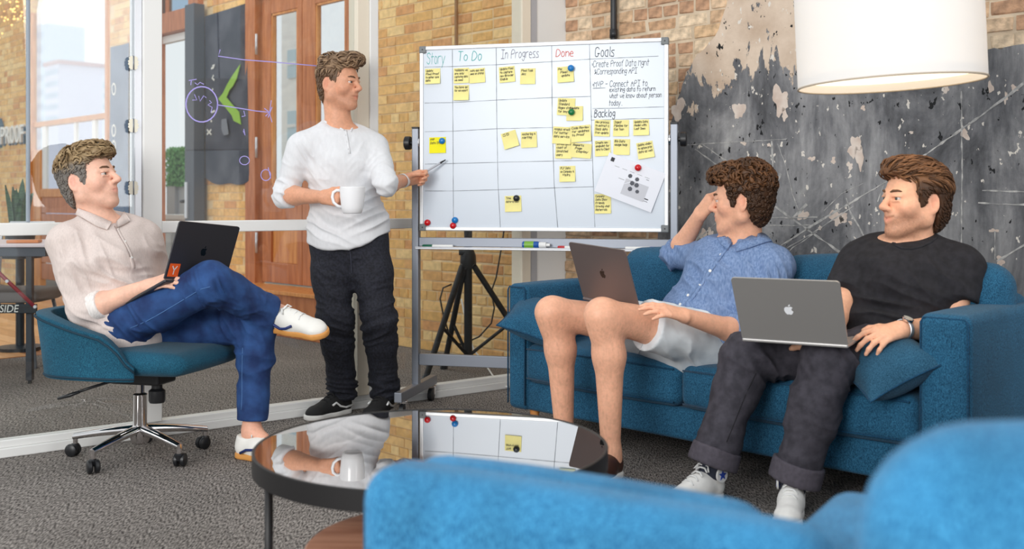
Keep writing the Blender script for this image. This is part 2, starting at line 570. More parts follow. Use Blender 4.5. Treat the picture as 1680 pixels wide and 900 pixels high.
def mat_plaster():
    """dark grey paint on cream plaster; the paint has flaked off towards the top"""
    m = bpy.data.materials.new('flaking_plaster'); m.use_nodes = True
    nt = m.node_tree; N = nt.nodes; L = nt.links
    b = N['Principled BSDF']; b.inputs['Roughness'].default_value = 0.75; b.inputs['Specular IOR Level'].default_value = 0.3
    tc = N.new('ShaderNodeTexCoord')
    def noise(scale, detail=5, stretch=(1, 1, 1), rough=0.55, dist=0.0):
        mp = N.new('ShaderNodeMapping'); mp.inputs['Scale'].default_value = stretch
        L.new(tc.outputs['Object'], mp.inputs[0])
        n = N.new('ShaderNodeTexNoise'); n.inputs['Scale'].default_value = scale; n.inputs['Detail'].default_value = detail
        n.inputs['Roughness'].default_value = rough; n.inputs['Distortion'].default_value = dist
        L.new(mp.outputs[0], n.inputs[0])
        return n.outputs[0]
    def ramp(src, stops):
        r = N.new('ShaderNodeValToRGB')
        while len(r.color_ramp.elements) < len(stops): r.color_ramp.elements.new(0.5)
        for e, (p, c) in zip(r.color_ramp.elements, stops):
            e.position = p; e.color = c
        L.new(src, r.inputs[0])
        return r.outputs[0]
    def math_(op, a, c):
        n = N.new('ShaderNodeMath'); n.operation = op
        for i, v in enumerate((a, c)):
            if isinstance(v, (int, float)): n.inputs[i].default_value = v
            else: L.new(v, n.inputs[i])
        return n.outputs[0]
    def mix(f, a, c, mode='MIX'):
        n = N.new('ShaderNodeMix'); n.data_type = 'RGBA'; n.blend_type = mode
        if isinstance(f, (int, float)): n.inputs[0].default_value = f
        else: L.new(f, n.inputs[0])
        for i, v in ((6, a), (7, c)):
            if isinstance(v, tuple): n.inputs[i].default_value = v
            else: L.new(v, n.inputs[i])
        return n.outputs[2]
    grey = ramp(noise(2.6, 9, (1.2, 1, 0.55), 0.68, 0.4), [(0.30, lin(58, 58, 61)), (0.44, lin(112, 112, 115)), (0.56, lin(152, 151, 152)), (0.72, lin(196, 194, 191))])
    streak = ramp(noise(18, 4, (3.0, 1, 0.22)), [(0.3, (0.86, 0.86, 0.86, 1)), (0.7, (1.1, 1.1, 1.1, 1))])
    grey = mix(1.0, grey, streak, 'MULTIPLY')
    cream = ramp(noise(6, 5), [(0.3, lin(196, 172, 150)), (0.7, lin(228, 208, 188))])
    # flake threshold falls with height
    sp = N.new('ShaderNodeSeparateXYZ'); L.new(tc.outputs['Object'], sp.inputs[0])
    hgt = N.new('ShaderNodeMapRange'); hgt.inputs[1].default_value = 1.42; hgt.inputs[2].default_value = 1.95; hgt.inputs[3].default_value = -0.18; hgt.inputs[4].default_value = 0.13
    hgt.clamp = True
    L.new(sp.outputs[2], hgt.inputs[0])
    left = N.new('ShaderNodeMapRange'); left.inputs[1].default_value = -3.0; left.inputs[2].default_value = -1.5; left.inputs[3].default_value = 0.05; left.inputs[4].default_value = -0.10
    L.new(sp.outputs[0], left.inputs[0])
    fl_ = math_('ADD', noise(5.5, 8, (1.3, 1, 0.55), 0.66, 0.3), hgt.outputs[0])
    fl_ = math_('ADD', fl_, left.outputs[0])
    fm = N.new('ShaderNodeMapRange'); fm.inputs[1].default_value = 0.555; fm.inputs[2].default_value = 0.567
    L.new(fl_, fm.inputs[0])
    col = mix(fm.outputs[0], grey, cream)
    # small white chips and dark pits
    vo = N.new('ShaderNodeTexNoise'); vo.inputs['Scale'].default_value = 26; vo.inputs['Detail'].default_value = 4
    mpv = N.new('ShaderNodeMapping'); mpv.inputs['Scale'].default_value = (1.2, 1, 0.8); L.new(tc.outputs['Object'], mpv.inputs[0]); L.new(mpv.outputs[0], vo.inputs[0])
    ch = N.new('ShaderNodeMapRange'); ch.inputs[1].default_value = 0.675; ch.inputs[2].default_value = 0.69; L.new(vo.outputs[0], ch.inputs[0])
    col = mix(ch.outputs[0], col, lin(226, 218, 208))
    pit = N.new('ShaderNodeMapRange'); pit.inputs[1].default_value = 0.325; pit.inputs[2].default_value = 0.31; L.new(vo.outputs[0], pit.inputs[0])
    col = mix(pit.outputs[0], col, lin(34, 34, 36))
    L.new(col, b.inputs['Base Color'])
    bp = N.new('ShaderNodeBump'); bp.inputs['Strength'].default_value = 0.5; bp.inputs['Distance'].default_value = 0.004
    hh = math_('SUBTRACT', noise(40, 5), fm.outputs[0]); L.new(hh, bp.inputs['Height']); L.new(bp.outputs[0], b.inputs['Normal'])
    return m
M_PLAS = mat_plaster()
# plaster skin with a ragged broken upper edge
pl = MB()
top = []
for (a, b) in zip(edge_sz[:-1], edge_sz[1:]):
    n = max(2, int(math.hypot(b[0] - a[0], b[1] - a[1]) / 0.03))
    for i in range(n):
        u_ = i / n
        top.append((a[0] + (b[0] - a[0]) * u_ + random.uniform(-0.004, 0.004), a[1] + (b[1] - a[1]) * u_ + random.uniform(-0.014, 0.014)))
top.append((2.58, edge_sz[-1][1]))
s_last = -99
clean = []
for s, z in top:
    s = max(s, s_last + 0.0015); s_last = s
    clean.append((s, z))
vs_, fs = [], []
for s, z in clean:
    vs_ += [(s, TR - 0.022, 0.0), (s, TR - 0.022, z), (s, TR + 0.002, z + 0.004)]
for i in range(len(clean) - 1):
    a, b = 3 * i, 3 * i + 3
    fs += [(a, b, b + 1, a + 1), (a + 1, b + 1, b + 2, a + 2)]
pl.add(vs_, fs)
plaster = pl.build('plaster', M_PLAS, wall_right)
plaster['label'] = 'dark grey painted plaster flaking to cream'

# scratches, chalk lines and bare patches on the plaster
M_SCR = mat('scratch_white', lin(205, 202, 198), 0.9, col2=lin(150, 149, 148), vscale=40)
M_BARE = mat('bare_plaster', lin(205, 184, 170), 0.9, col2=lin(226, 212, 200), vscale=14)
scr = MB()
def scratch(pts, w):
    q = [WL(x, y, TR - 0.024) for x, y in pts]
    out = []
    for a, b in zip(q[:-1], q[1:]):
        n = max(2, int(math.hypot(b[0] - a[0], b[1] - a[1]) / 0.025))
        for i in range(n): out.append((a[0] + (b[0] - a[0]) * i / n + random.uniform(-.0015, .0015), a[1] + (b[1] - a[1]) * i / n + random.uniform(-.0015, .0015)))
    out.append(q[-1])
    ws = [w * random.choice((0.35, 0.7, 1.0, 1.3, 0.5)) for _ in out]
    b0 = len(scr.v)
    Msc = Matrix(((1, 0, 0, 0), (0, 0, -1, TR - 0.0232), (0, 1, 0, 0), (0, 0, 0, 1)))
    scr.ribbon(out, ws, 0.0, Msc)
for pts, w in [([(1272, 408), (1362, 352), (1450, 300), (1530, 245), (1600, 196), (1660, 152), (1690, 128)], 0.010), ([(1278, 414), (1330, 384), (1400, 338)], 0.006),
               ([(1140, 244), (1180, 274), (1215, 300)], 0.007), ([(1152, 236), (1200, 270)], 0.009), ([(1262, 332), (1310, 366), (1350, 394), (1392, 424)], 0.010),
               ([(1266, 232), (1268, 276), (1276, 298), (1280, 286)], 0.010), ([(1276, 236), (1290, 275), (1300, 318), (1310, 345)], 0.005),
               ([(1388, 325), (1396, 350), (1410, 372), (1421, 395)], 0.008), ([(1577, 150), (1578, 230), (1578, 300), (1577, 400)], 0.007),
               ([(1612, 312), (1690, 315)], 0.006), ([(1605, 332), (1650, 335), (1690, 335)], 0.012), ([(1636, 428), (1665, 410), (1690, 396)], 0.012),
               ([(1238, 356), (1300, 357), (1340, 356)], 0.005), ([(1240, 370), (1330, 369)], 0.005), ([(1300, 358), (1322, 336)], 0.016), ([(1120, 238), (1200, 233), (1290, 228)], 0.004),
               ([(1138, 395), (1150, 385), (1165, 402)], 0.006), ([(1180, 360), (1150, 388), (1130, 402)], 0.006), ([(1632, 380), (1632, 425)], 0.006), ([(1450, 300), (1440, 330)], 0.004),
               ([(1340, 380), (1300, 406), (1284, 424)], 0.005), ([(1416, 300), (1380, 318), (1352, 345)], 0.004)]:
    scratch(pts, w)
o = scr.build('scratch_marks', M_SCR, wall_right); tag(o, kind='stuff')
def patch(cx, cy, rx, ry, seed, m=M_BARE, name='bare_patch'):
    r = random.Random(seed)
    pts = []
    n = 26
    ph = [r.uniform(0, 6.28) for _ in range(4)]
    for i in range(n):
        a = 2 * math.pi * i / n
        k = 1 + 0.22 * math.sin(2 * a + ph[0]) + 0.2 * math.sin(3 * a + ph[1]) + 0.14 * math.sin(5 * a + ph[2]) + r.uniform(-0.14, 0.14)
        x, y = cx + rx * k * math.cos(a), cy + ry * k * math.sin(a)
        s, z = WL(x, y, TR - 0.024)
        pts.append((s, TR - 0.0228, z))
    s, z = WL(cx, cy, TR - 0.024)
    mb = MB().add([(s, TR - 0.0228, z)] + pts, [(0, 1 + (i + 1) % n, 1 + i) for i in range(n)])
    mb.build(name, m, wall_right)
for i, (x, y, rx, ry) in enumerate([(1375, 357, 13, 12), (1402, 240, 11, 15), (1410, 258, 6, 20), (1394, 272, 5, 6), (1155, 387, 7, 11), (1166, 385, 5, 9), (1367, 263, 4, 5), (1332, 260, 5, 4), (1416, 177, 3, 5),
                                    (1212, 181, 9, 14), (1280, 165, 13, 20), (1287, 188, 5, 9), (1112, 180, 9, 18), (1583, 220, 6, 9), (1630, 378, 7, 3), (1641, 428, 6, 7), (1495, 217, 4, 2), (1316, 352, 8, 10),
                                    (1552, 146, 5, 6), (1625, 143, 5, 8), (1650, 160, 3, 9), (1220, 235, 4, 3), (1345, 374, 3, 3), (1262, 238, 4, 3), (1395, 365, 3, 3), (1664, 145, 6, 5)]):
    patch(x, y, rx, ry, 100 + i)
patch(1380, 359, 4, 5, 900, mat('dark_pit', lin(70, 68, 68), 0.9), 'dark_hole')

# white stub column where the partition meets the wall
k0, k1 = PK(856), PK(928)
sc_ = MB(MPART)
trim = sc_.box(PK(868), k1 + 0.02, 0.0, 0.10, 0, 3.6).build('trim_1', M_WHITE); tag(trim, 'white painted pilaster behind the whiteboard', kind='structure')
trim2 = MB(MPART).box(PK(855), PK(868) + 0.002, -0.012, 0.09, 0, 3.6).build('trim_2', M_CREAM); tag(trim2, 'cream painted corner post beside the white pilaster', kind='structure')
tr3 = MB(MPART).box(PK(868) - 0.001, PK(880), -0.006, 0.05, 0, 3.6).build('trim_3', mat('grey_trim', lin(178, 178, 182), 0.5)); tag(tr3, 'grey jamb strip of the white pilaster', kind='structure')
# ---- conduits on the wall
s, z = WL(749.5, 40, TL - 0.03)
c = MB().tube([ST(s, TL - 0.035, 0.9), ST(s, TL - 0.035, 3.6)], 0.013, 8)
tag(c.build('conduit_pipe', mat('brown_pipe', lin(150, 108, 66), 0.5), smooth=True), 'thin brown conduit running up the tan brick above the whiteboard', 'pipe')
s, z = WL(1008.5, 40, TR - 0.03)
c = MB().tube([ST(s, TR - 0.04, 0.9), ST(s, TR - 0.04, 3.6)], 0.019, 10)
for zz in (2.02, 2.75): c.tube([ST(s, TR - 0.04, zz), ST(s, TR - 0.04, zz + 0.05)], 0.024, 10)
tag(c.build('conduit_pipe', mat('black_pipe', lin(30, 32, 36), 0.35), smooth=True), 'thick black pipe on the old brick above the whiteboard', 'pipe')

# ------------------------------------------------------------------ glass partition
M_GLASS = mat_glass('partition_glass', (0.96, 0.975, 0.97, 1), 0.05)
part = MB(MPART)
def pbar(name, k0, k1, y0, y1, z0, z1, m=M_WHITE, lab=None):
    o = MB(MPART).rbox(k0, k1, y0, y1, z0, z1, 0.004, 1, seg=1).build(name, m)
    tag(o, lab, kind='structure'); return o
KL, KR = -0.75, PK(857)
pbar('trim_4', KL, KR, -0.03, 0.05, 0.0, 0.04, lab='white sill at the foot of the glass partition')
pbar('trim_5', KL, KR, -0.018, 0.04, 0.04, 0.072, lab='stepped white ledge on the partition sill')
KP1a, KP1b = PK(231), PK(262)
KP2a, KP2b = PK(581), PK(614)
ZR0, ZR1 = 0.934, 0.988
for i, (a, b) in enumerate(((KL, KP1a), (KP1b, KP2a), (KP2b, KR))):
    pbar('trim_%d' % (6 + i), a, b, -0.03, 0.03, ZR0, ZR1, lab='white mid rail of the glass partition, bay %s' % ('beside the seated man', 'between the two posts', 'behind the whiteboard')[i])
pbar('trim_9', KP1a, KP1b, -0.035, 0.06, 0.07, 3.5, lab='white partition post behind the office chair')
pbar('trim_10', KP1a - 0.035, KP1a, -0.02, 0.05, 0.99, 3.5, M_ALU, lab='aluminium jamb strip beside the left partition post')
pbar('trim_11', KP2a, KP2b - 0.05, -0.035, 0.06, 0.07, 3.5, M_CREAM, lab='cream half of the partition post behind the standing man')
pbar('trim_12', KP2b - 0.05, KP2b, -0.045, 0.06, 0.07, 3.5, lab='white half of the partition post behind the standing man')
K46 = PK(46)
pbar('trim_13', K46 - 0.007, K46 + 0.007, -0.012, 0.012, 0.99, 3.5, mat('edge_grey', lin(140, 150, 162), 0.3), lab='slim grey edge of the left glass panel')
nwin = 1
for (a, b, z0, z1) in ((KL, K46, ZR1, 3.5), (K46, KP1a - 0.03, ZR1, 3.5), (KP1b, KP2a, ZR1, 3.5), (KP2b, KR, ZR1, 3.5), (KL, KP1a, 0.072, ZR0), (KP1b, KP2a, 0.072, ZR0), (KP2b, KR, 0.072, ZR0)):
    g = MB(MPART).box(a, b, -0.003, 0.003, z0, z1).build('window_%d' % nwin, M_GLASS)
    tag(g, ['clear glass pane', 'clear glass pane beside the hinges', 'upper pane with blue marker sketches', 'upper pane behind the whiteboard', 'lower pane behind the office chair', 'lower pane between the posts', 'lower pane behind the whiteboard stand'][nwin - 1] + ' of the partition', kind='structure')
    if nwin == 3: PANE = g
    nwin += 1
# hinges on the left post
JAMB = bpy.data.objects['trim_10']
for i, py in enumerate((103, 206, 308)):
    kk, zz = PK(219, -0.03), PZ(219, py, -0.03)
    Mg = MPART @ Matrix.Translation((kk, -0.028, zz))
    h = MB(Mg).tube([(0, -0.003, -0.032), (0, -0.003, 0.032)], 0.0035, 6).build('hinge', M_STEEL, JAMB, True)
    for sg in (-1, 1):
        pr = [(sg * 0.003, -0.030), (sg * 0.012, -0.030), (sg * 0.02, -0.022), (sg * 0.017, -0.014), (sg * 0.024, -0.007), (sg * 0.02, 0), (sg * 0.024, 0.007), (sg * 0.017, 0.014), (sg * 0.02, 0.022), (sg * 0.012, 0.030), (sg * 0.003, 0.030)]
        Mh = Matrix(((1, 0, 0, 0), (0, 0, 1, 0), (0, 1, 0, 0), (0, 0, 0, 1)))
        MB(Mg).prism(pr, -0.003, 0.003, Mh).build('hinge_leaf', mat('hinge_cream', lin(240, 234, 214), 0.3), h)
# ------------------------------------------------------------------ doors in the back wall
MW = MROOM
def rb(mb, s0, s1, t0, t1, z0, z1, r=0.004): return mb.rbox(s0, s1, t0, t1, z0, z1, r, 1, seg=1)
M_PANE = mat_glass('door_glass', (0.98, 0.99, 1, 1), 0.04)
def sx(px, t=TL): return WL(px, 300, t)[0]
def zz(px, py, t=TL): return WL(px, py, t)[1]
# wooden double door on its step
d1 = empty('door_1', MROOM, 'tall reddish wooden double door with long glass panes on a step'); d1['kind'] = 'structure'
T0 = TL - 0.05
sa, sb = DOOR[0], DOOR[1]
fr = MB(); rb(fr, sa - 0.01, sx(426), T0, TL + 0.055, 0.36, 2.98); rb(fr, sb - 0.05, sb + 0.02, T0, TL + 0.055, 0.36, 2.98); rb(fr, sa - 0.01, sb + 0.02, T0, TL + 0.055, 2.86, 3.0)
put(d1, 'door_frame', M_WOOD, fr)
def leaf(s0, s1, g0, g1):
    lf = MB()
    tt0, tt1 = TL - 0.01, TL + 0.05
    zg0, zg1 = 1.22, 2.70
    rb(lf, s0, g0, tt0, tt1, 0.38, 2.86); rb(lf, g1, s1, tt0, tt1, 0.38, 2.86)
    rb(lf, g0, g1, tt0, tt1, zg1, 2.86); rb(lf, g0, g1, tt0, tt1, 0.92, zg0); rb(lf, g0, g1, tt0, tt1, 0.38, 0.55)
    l_ = put(d1, 'door_leaf', M_WOOD, lf)
    put(l_, 'glass_pane', M_PANE, MB().box(g0, g1, TL + 0.015, TL + 0.02, zg0, zg1))
    put(l_, 'lower_panel', M_WOODL, MB().rbox(g0, g1, TL + 0.012, TL + 0.04, 0.55, 0.92, 0.004, 1, seg=1))
    bd = MB()
    for a, b, c, d in ((g0, g0 + 0.018, zg0, zg1), (g1 - 0.018, g1, zg0, zg1)): bd.box(a, b, TL - 0.004, TL + 0.03, c, d)
    bd.box(g0, g1, TL - 0.004, TL + 0.03, zg0, zg0 + 0.018); bd.box(g0, g1, TL - 0.004, TL + 0.03, zg1 - 0.018, zg1)
    put(l_, 'glazing_bead', M_WOODL, bd)
    return l_
smid = sx(497)
l1 = leaf(sx(432), smid, sx(446), sx(489)); l2 = leaf(smid + 0.006, sb - 0.05, sx(519), sx(568))
for zc in (2.45, 1.55, 0.72):
    put(l1, 'hinge', M_ALU, MB().tube([(sx(430), TL - 0.058, zc - 0.09), (sx(430), TL - 0.058, zc + 0.09)], 0.011, 8), True)
st = MB()
rb(st, sx(404), sb + 0.25, TL - 0.33, TL - 0.02, 0.0, 0.335); 
stp = st.build('door_step', M_WOOD); stp.matrix_world = MROOM
tag(stp, 'reddish wooden box step below the wooden double door', 'step')
rb_ = MB(); rb(rb_, sx(402), sb + 0.26, TL - 0.36, TL - 0.005, 0.335, 0.365); put(stp, 'tread', M_WOODL, rb_)

# exit doorway: wooden frame with transom, dark door swung open
d2 = empty('door_2', MROOM, 'open doorway to the terrace with wooden frame and transom'); d2['kind'] = 'structure'
e0, e1 = EXIT[0], EXIT[1]
f = MB(); rb(f, sx(318), e1 + 0.01, TL - 0.06, TL + 0.055, 0, 3.55); rb(f, e0 - 0.02, e0 + 0.07, TL - 0.06, TL + 0.055, 0, 3.55); rb(f, e0 + 0.07, sx(318), TL - 0.05, TL + 0.055, 2.74, 2.94); rb(f, e0, e1, TL - 0.05, TL + 0.055, 3.46, 3.6)
put(d2, 'door_frame', M_WOOD, f)
put(d2, 'transom_bar', M_WOOD, rb(MB(), sx(271), sx(275), TL, TL + 0.05, 2.94, 3.46))
put(d2, 'transom_pane', mat_glass('blue_glass', (0.55, 0.68, 0.8, 1), 0.1), MB().box(e0 + 0.07, sx(318), TL + 0.02, TL + 0.026, 2.94, 3.46))
put(d2, 'inner_frame', M_WHITE, rb(rb(MB(), sx(262), sx(318), TL + 0.02, TL + 0.07, 2.66, 2.735), sx(300), sx(304), TL + 0.02, TL + 0.05, 0.0, 2.66))
lf = MB(); rb(lf, sx(303, TL - .16), sx(318, TL - .16), TL - 0.16, TL - 0.05, 0.03, 2.92)
dl = put(d2, 'door_leaf', mat('slate_door', lin(72, 78, 88), 0.45), lf)
put(dl, 'lever_handle', M_BLACK, MB().tube([(sx(303, TL - .17), TL - 0.17, 1.08), (sx(297, TL - .17), TL - 0.17, 1.08)], 0.016, 8), True)
put(dl, 'lock_plate', M_ALU, rb(MB(), sx(303, TL - .17), sx(307, TL - .17), TL - 0.175, TL - 0.15, 0.92, 1.26))

# wooden door at the far left; arch and glazing stand in for a reflected window
d3 = empty('door_3', MROOM, 'tall arched window door with wooden lower panels looking onto the city'); d3['kind'] = 'structure'
a0, a1 = ARCH[0], ARCH[1]
ar = MB()
am, ah = (a0 + a1) / 2, (a1 - a0) / 2
zs = 3.3
n = 16
inner, outer = [], []
for i in range(n + 1):
    a = math.pi * i / n
    inner.append((am - (ah - 0.04) * math.cos(a), zs + min(0.75, ah * 0.9) * math.sin(a)))
poly_v, poly_f = [], []
for i, (s, z) in enumerate(inner):
    poly_v += [(s, TL - 0.03, z), (s, TL - 0.03, 4.3), (s, TL + 0.055, z)]
for i in range(n):
    a, b = 3 * i, 3 * i + 3
    poly_f += [(a, b, b + 1, a + 1), (a + 2, b + 2, b, a)]
ar.add(poly_v, poly_f)
put(d3, 'arch_brickwork', M_BR[1], ar)
f = MB(); rb(f, a0, a0 + 0.06, TL - 0.03, TL + 0.055, 0, 3.4); rb(f, a1 - 0.06, a1, TL - 0.03, TL + 0.055, 0, 3.4); rb(f, a0, a1, TL + 0.01, TL + 0.1, zz(100, 203), zz(100, 203) + 0.06)
put(d3, 'door_frame', M_WOODL, f)
f = MB()
zr0, zr1 = zz(100, 372), zz(100, 309)
rb(f, a0 + 0.06, sx(66), TL, TL + 0.07, 0.0, zz(60, 246)); rb(f, sx(66), a1 - 0.06, TL, TL + 0.07, zr1 - 0.1, zr1)
lv = put(d3, 'door_leaf', M_WOODL, f)
for i in range(5):
    z1 = zr1 - 0.1 - i * 0.2
    put(lv, 'lower_panel', M_WOOD, rb(MB(), sx(66), a1 - 0.06, TL + 0.01, TL + 0.05, z1 - 0.19, z1))
for p0, p1 in ((66, 72), (148, 153), (118, 121)):
    put(d3, 'mullion', M_WHITE, rb(MB(), sx(p0), sx(p1), TL + 0.02, TL + 0.06, zr1, zz(100, 203)))
put(d3, 'glass_pane', M_PANE, MB().box(a0 + 0.06, a1 - 0.06, TL + 0.035, TL + 0.04, zr1, 4.05))

# ------------------------------------------------------------------ outside
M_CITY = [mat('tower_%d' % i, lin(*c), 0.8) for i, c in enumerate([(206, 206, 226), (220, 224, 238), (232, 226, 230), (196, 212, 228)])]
gnd = MB().box(-60, 0.5, 5.32, 60, -0.35, -0.02).build('ground', mat('terrace_paving', lin(232, 232, 230), 0.8)); gnd.matrix_world = MROOM
tag(gnd, 'pale terrace paving beyond the doors', kind='structure')
def tower(px0, px1, ytop, t, m, lab, floors=0, crown=False):  # solid towers added in place of the skyline reflected in the glass
    s0, s1 = WL(px0, 300, t)[0], WL(px1, 300, t)[0]
    z1 = WL((px0 + px1) / 2, ytop, t)[1]
    e = empty('city_tower', MROOM, lab, 'building', 'city towers beyond the arched door')
    put(e, 'shaft', m, MB().box(s0, s1, t, t + 3, 0, z1))
    if floors:
        for i in range(floors):
            za = z1 - (i + 1) * (z1 * 0.075)
            put(e, 'window_band', mat('tower_glass', lin(150, 172, 200), 0.3), MB().box(s0 + 0.1, s1 - 0.1, t - 0.03, t + 0.01, za, za + z1 * 0.035))
    if crown:
        put(e, 'crane_deck', mat('deck_red', lin(176, 130, 136), 0.8), MB().box(s0 - 0.1, s1 + 0.25, t - 0.1, t + 3, z1 - 0.12, z1 + 0.12))
    return e
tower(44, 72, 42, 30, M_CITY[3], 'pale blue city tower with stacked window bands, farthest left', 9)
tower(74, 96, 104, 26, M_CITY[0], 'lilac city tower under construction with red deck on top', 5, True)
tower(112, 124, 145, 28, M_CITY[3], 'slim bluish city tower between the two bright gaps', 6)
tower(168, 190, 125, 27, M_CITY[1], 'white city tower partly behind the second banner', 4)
# pale building seen through the glazed double door
s0, s1 = WL(440, 300, 9)[0], WL(575, 300, 9)[0]
e = empty('neighbour_building', MROOM, 'bright white brick building seen through the door glass', 'building')
put(e, 'wall', mat('white_brick', lin(244, 243, 240), 0.9, var=0.06, vscale=3, stretch=(1, 1, 4)), MB().box(WL(462, 300, 9)[0], WL(490, 300, 9)[0], 9, 9.3, 0, 6))
for y0, y1 in ((82, 128), (182, 232)):
    a, b = WL(474, 300, 9)[0], WL(488, 300, 9)[0]
    w_ = put(e, 'window', mat('sky_window', lin(176, 206, 220), 0.3), MB().box(a, b, 8.97, 9.0, zz(480, y1, 9), zz(480, y0, 9)))
    put(w_, 'sash_bar', M_WHITE, MB().box(a, b, 8.955, 8.97, zz(480, (y0 + y1) / 2 + 2, 9), zz(480, (y0 + y1) / 2 - 3, 9)))
# hedge in planter on the terrace
th = 6.6
s0, s1 = WL(273, 300, th)[0], WL(305, 300, th)[0]
hg = empty('hedge_planter', MROOM, 'clipped green hedge block in a grey planter on the terrace', 'hedge')
hz0, hz1 = zz(288, 305, th), zz(288, 244, th)
lm = MB()
lm.box(s0 + .03, s1 - .03, th + .03, th + 0.35, hz0, hz1 - .02)
for i in range(1500):
    a, b = random.uniform(s0, s1), random.uniform(hz0, hz1)
    t_ = th + random.uniform(-0.02, 0.03)
    if random.random() < 0.25: b = hz1 + random.uniform(-0.02, 0.02); t_ = th + random.uniform(0, 0.35)
    r = random.uniform(0.015, 0.03); an = random.uniform(0, 6.3)
    dx, dz = r * math.cos(an), r * math.sin(an)
    lm.add([(a - dx, t_, b - dz), (a + dz * .5, t_ - .015, b - dx * .5), (a + dx, t_, b + dz), (a - dz * .5, t_ + .01, b + dx * .5)], [(0, 1, 2, 3)])
fo = put(hg, 'foliage', mat('hedge_green', lin(92, 160, 84), 0.7, col2=lin(140, 200, 128), vscale=30), lm); fo['kind'] = 'stuff'
put(hg, 'planter', mat('planter_grey', lin(176, 178, 184), 0.6), rb(MB(), s0, s1 - 0.3, th, th + 0.35, 0, hz0))
put(hg, 'planter_panel', mat('planter_blue', lin(196, 206, 216), 0.6), rb(MB(), s1 - 0.3, s1 + 0.05, th + 0.05, th + 0.35, 0, hz0))
tb = 6.1
s0, s1 = WL(262, 300, tb)[0], WL(306, 300, tb)[0]
bn = empty('terrace_bench', MROOM, 'white bench on the terrace seen through the open doorway', 'bench')
z_ = zz(285, 352, tb)
put(bn, 'seat', M_WHITE, rb(MB(), s0, s1, tb, tb + 0.4, z_ - 0.06, z_)); put(bn, 'apron', M_WHITE, rb(MB(), s0, s1, tb + 0.02, tb + 0.06, z_ - 0.2, z_ - 0.06))
for ss in (s0 + 0.05, s1 - 0.1): put(bn, 'leg', M_WHITE, rb(MB(), ss, ss + 0.05, tb + 0.02, tb + 0.1, -0.02, z_ - 0.06))
tf = MB(); s0, s1 = WL(255, 300, 5.8)[0], WL(330, 300, 5.8)[0]
tf.box(s0, s1, 5.4, 6.05, -0.019, 0.0)
tfo = tf.build('turf_mat', mat('turf', lin(110, 178, 84), 0.9, var=0.3, vscale=60)); tfo.matrix_world = MROOM
tag(tfo, 'strip of bright green turf outside the open doorway', 'turf')

# ------------------------------------------------------------------ banners
def cloth_panel(corners, nx, ny, t, th=0.004, wave=0.012, ragged=0.0):
    """corners px: TL,TR,BR,BL on the plane t"""
    q = [WL(x, y, t) for x, y in corners]
    vs_, fs = [], []
    for j in range(ny + 1):
        v = j / ny
        for i in range(nx + 1):
            u = i / nx
            s = (1 - v) * ((1 - u) * q[0][0] + u * q[1][0]) + v * ((1 - u) * q[3][0] + u * q[2][0])
            z = (1 - v) * ((1 - u) * q[0][1] + u * q[1][1]) + v * ((1 - u) * q[3][1] + u * q[2][1])
            z -= ragged * v * v * math.sin(u * 3.1) + ragged * 0.3 * v * math.sin(u * 9)
            vs_.append((s, t - wave * math.sin(u * 7 + v * 2) * (0.3 + v), z))
    m_ = (nx + 1) * (ny + 1)
    vs_ += [(a, b + th, c) for a, b, c in vs_]
    for j in range(ny):
        for i in range(nx):
            a = j * (nx + 1) + i
            fs += [(a, a + nx + 1, a + nx + 2, a + 1), (m_ + a, m_ + a + 1, m_ + a + nx + 2, m_ + a + nx + 1)]
    return MB().add(vs_, fs)
MXZ = lambda t: Matrix(((1, 0, 0, 0), (0, 0, -1, t), (0, 1, 0, 0), (0, 0, 0, 1)))     # draw (x,y) as (s,z) on plane t
M_BAN = mat('banner_cloth', lin(54, 60, 74), 0.9, col2=lin(82, 86, 98), vscale=5, bump=0.3, bscale=120)
b1 = empty('cloth_banner', MROOM, 'dark slate cloth banner with a green chevron hung on the brick', 'banner')
tb_ = TL - 0.045
put(b1, 'cloth', M_BAN, cloth_panel([(336, 27), (405, 5), (410, 294), (339, 292)], 14, 26, tb_, 0.004, 0.008, 0.06), True)
chev = [(394, 105), (391, 117), (388, 129), (382, 141), (376, 148), (371, 160), (377, 167), (383, 174), (392, 184), (395, 204), (383, 198), (380, 189), (371, 178), (358, 162), (366, 152), (372, 139), (381, 124)]
q = [WL(x, y, tb_ - 0.02) for x, y in chev]
put(b1, 'chevron', mat('chevron_green', lin(142, 186, 72), 0.85), MB().prism(q, 0.0, 0.006, MXZ(tb_ - 0.014)))
def marks(pts_list, w, t, m, parent, name):
    for pts in pts_list:
        put(parent, name, m, MB().ribbon([WL(x, y, t) for x, y in pts], w, 0.0, MXZ(t)))
M_CHALK = mat('chalk', lin(222, 222, 216), 0.9)
marks([[(349, 108), (352, 106), (350, 111), (347, 112)], [(350, 124), (348, 128), (351, 131)], [(349, 146), (348, 148)], [(340, 213), (346, 220)], [(346, 213), (340, 220)], [(346, 198), (347, 199)], [(352, 182), (347, 184)]], 0.018, tb_ - 0.022, M_CHALK, b1, 'chalk_mark')
patch_m = mat('chalk_smudge', lin(120, 126, 136), 0.95)
q = [WL(x, y, tb_ - 0.02) for x, y in ((362, 196), (370, 194), (372, 206), (374, 220), (366, 222), (362, 212))]
put(b1, 'chalk_smudge', patch_m, MB().prism(q, 0.0, 0.001, MXZ(tb_ - 0.012)))
b2 = empty('cloth_banner', MROOM, 'long blue-grey cloth banner with pale ring symbols beside the hinges', 'banner')
put(b2, 'cloth', mat('banner_blue', lin(74, 100, 132), 0.9, col2=lin(104, 126, 154), vscale=5), cloth_panel([(181, 78), (212, 70), (213, 350), (183, 348)], 10, 26, tb_, 0.004, 0.02, 0.03), True)
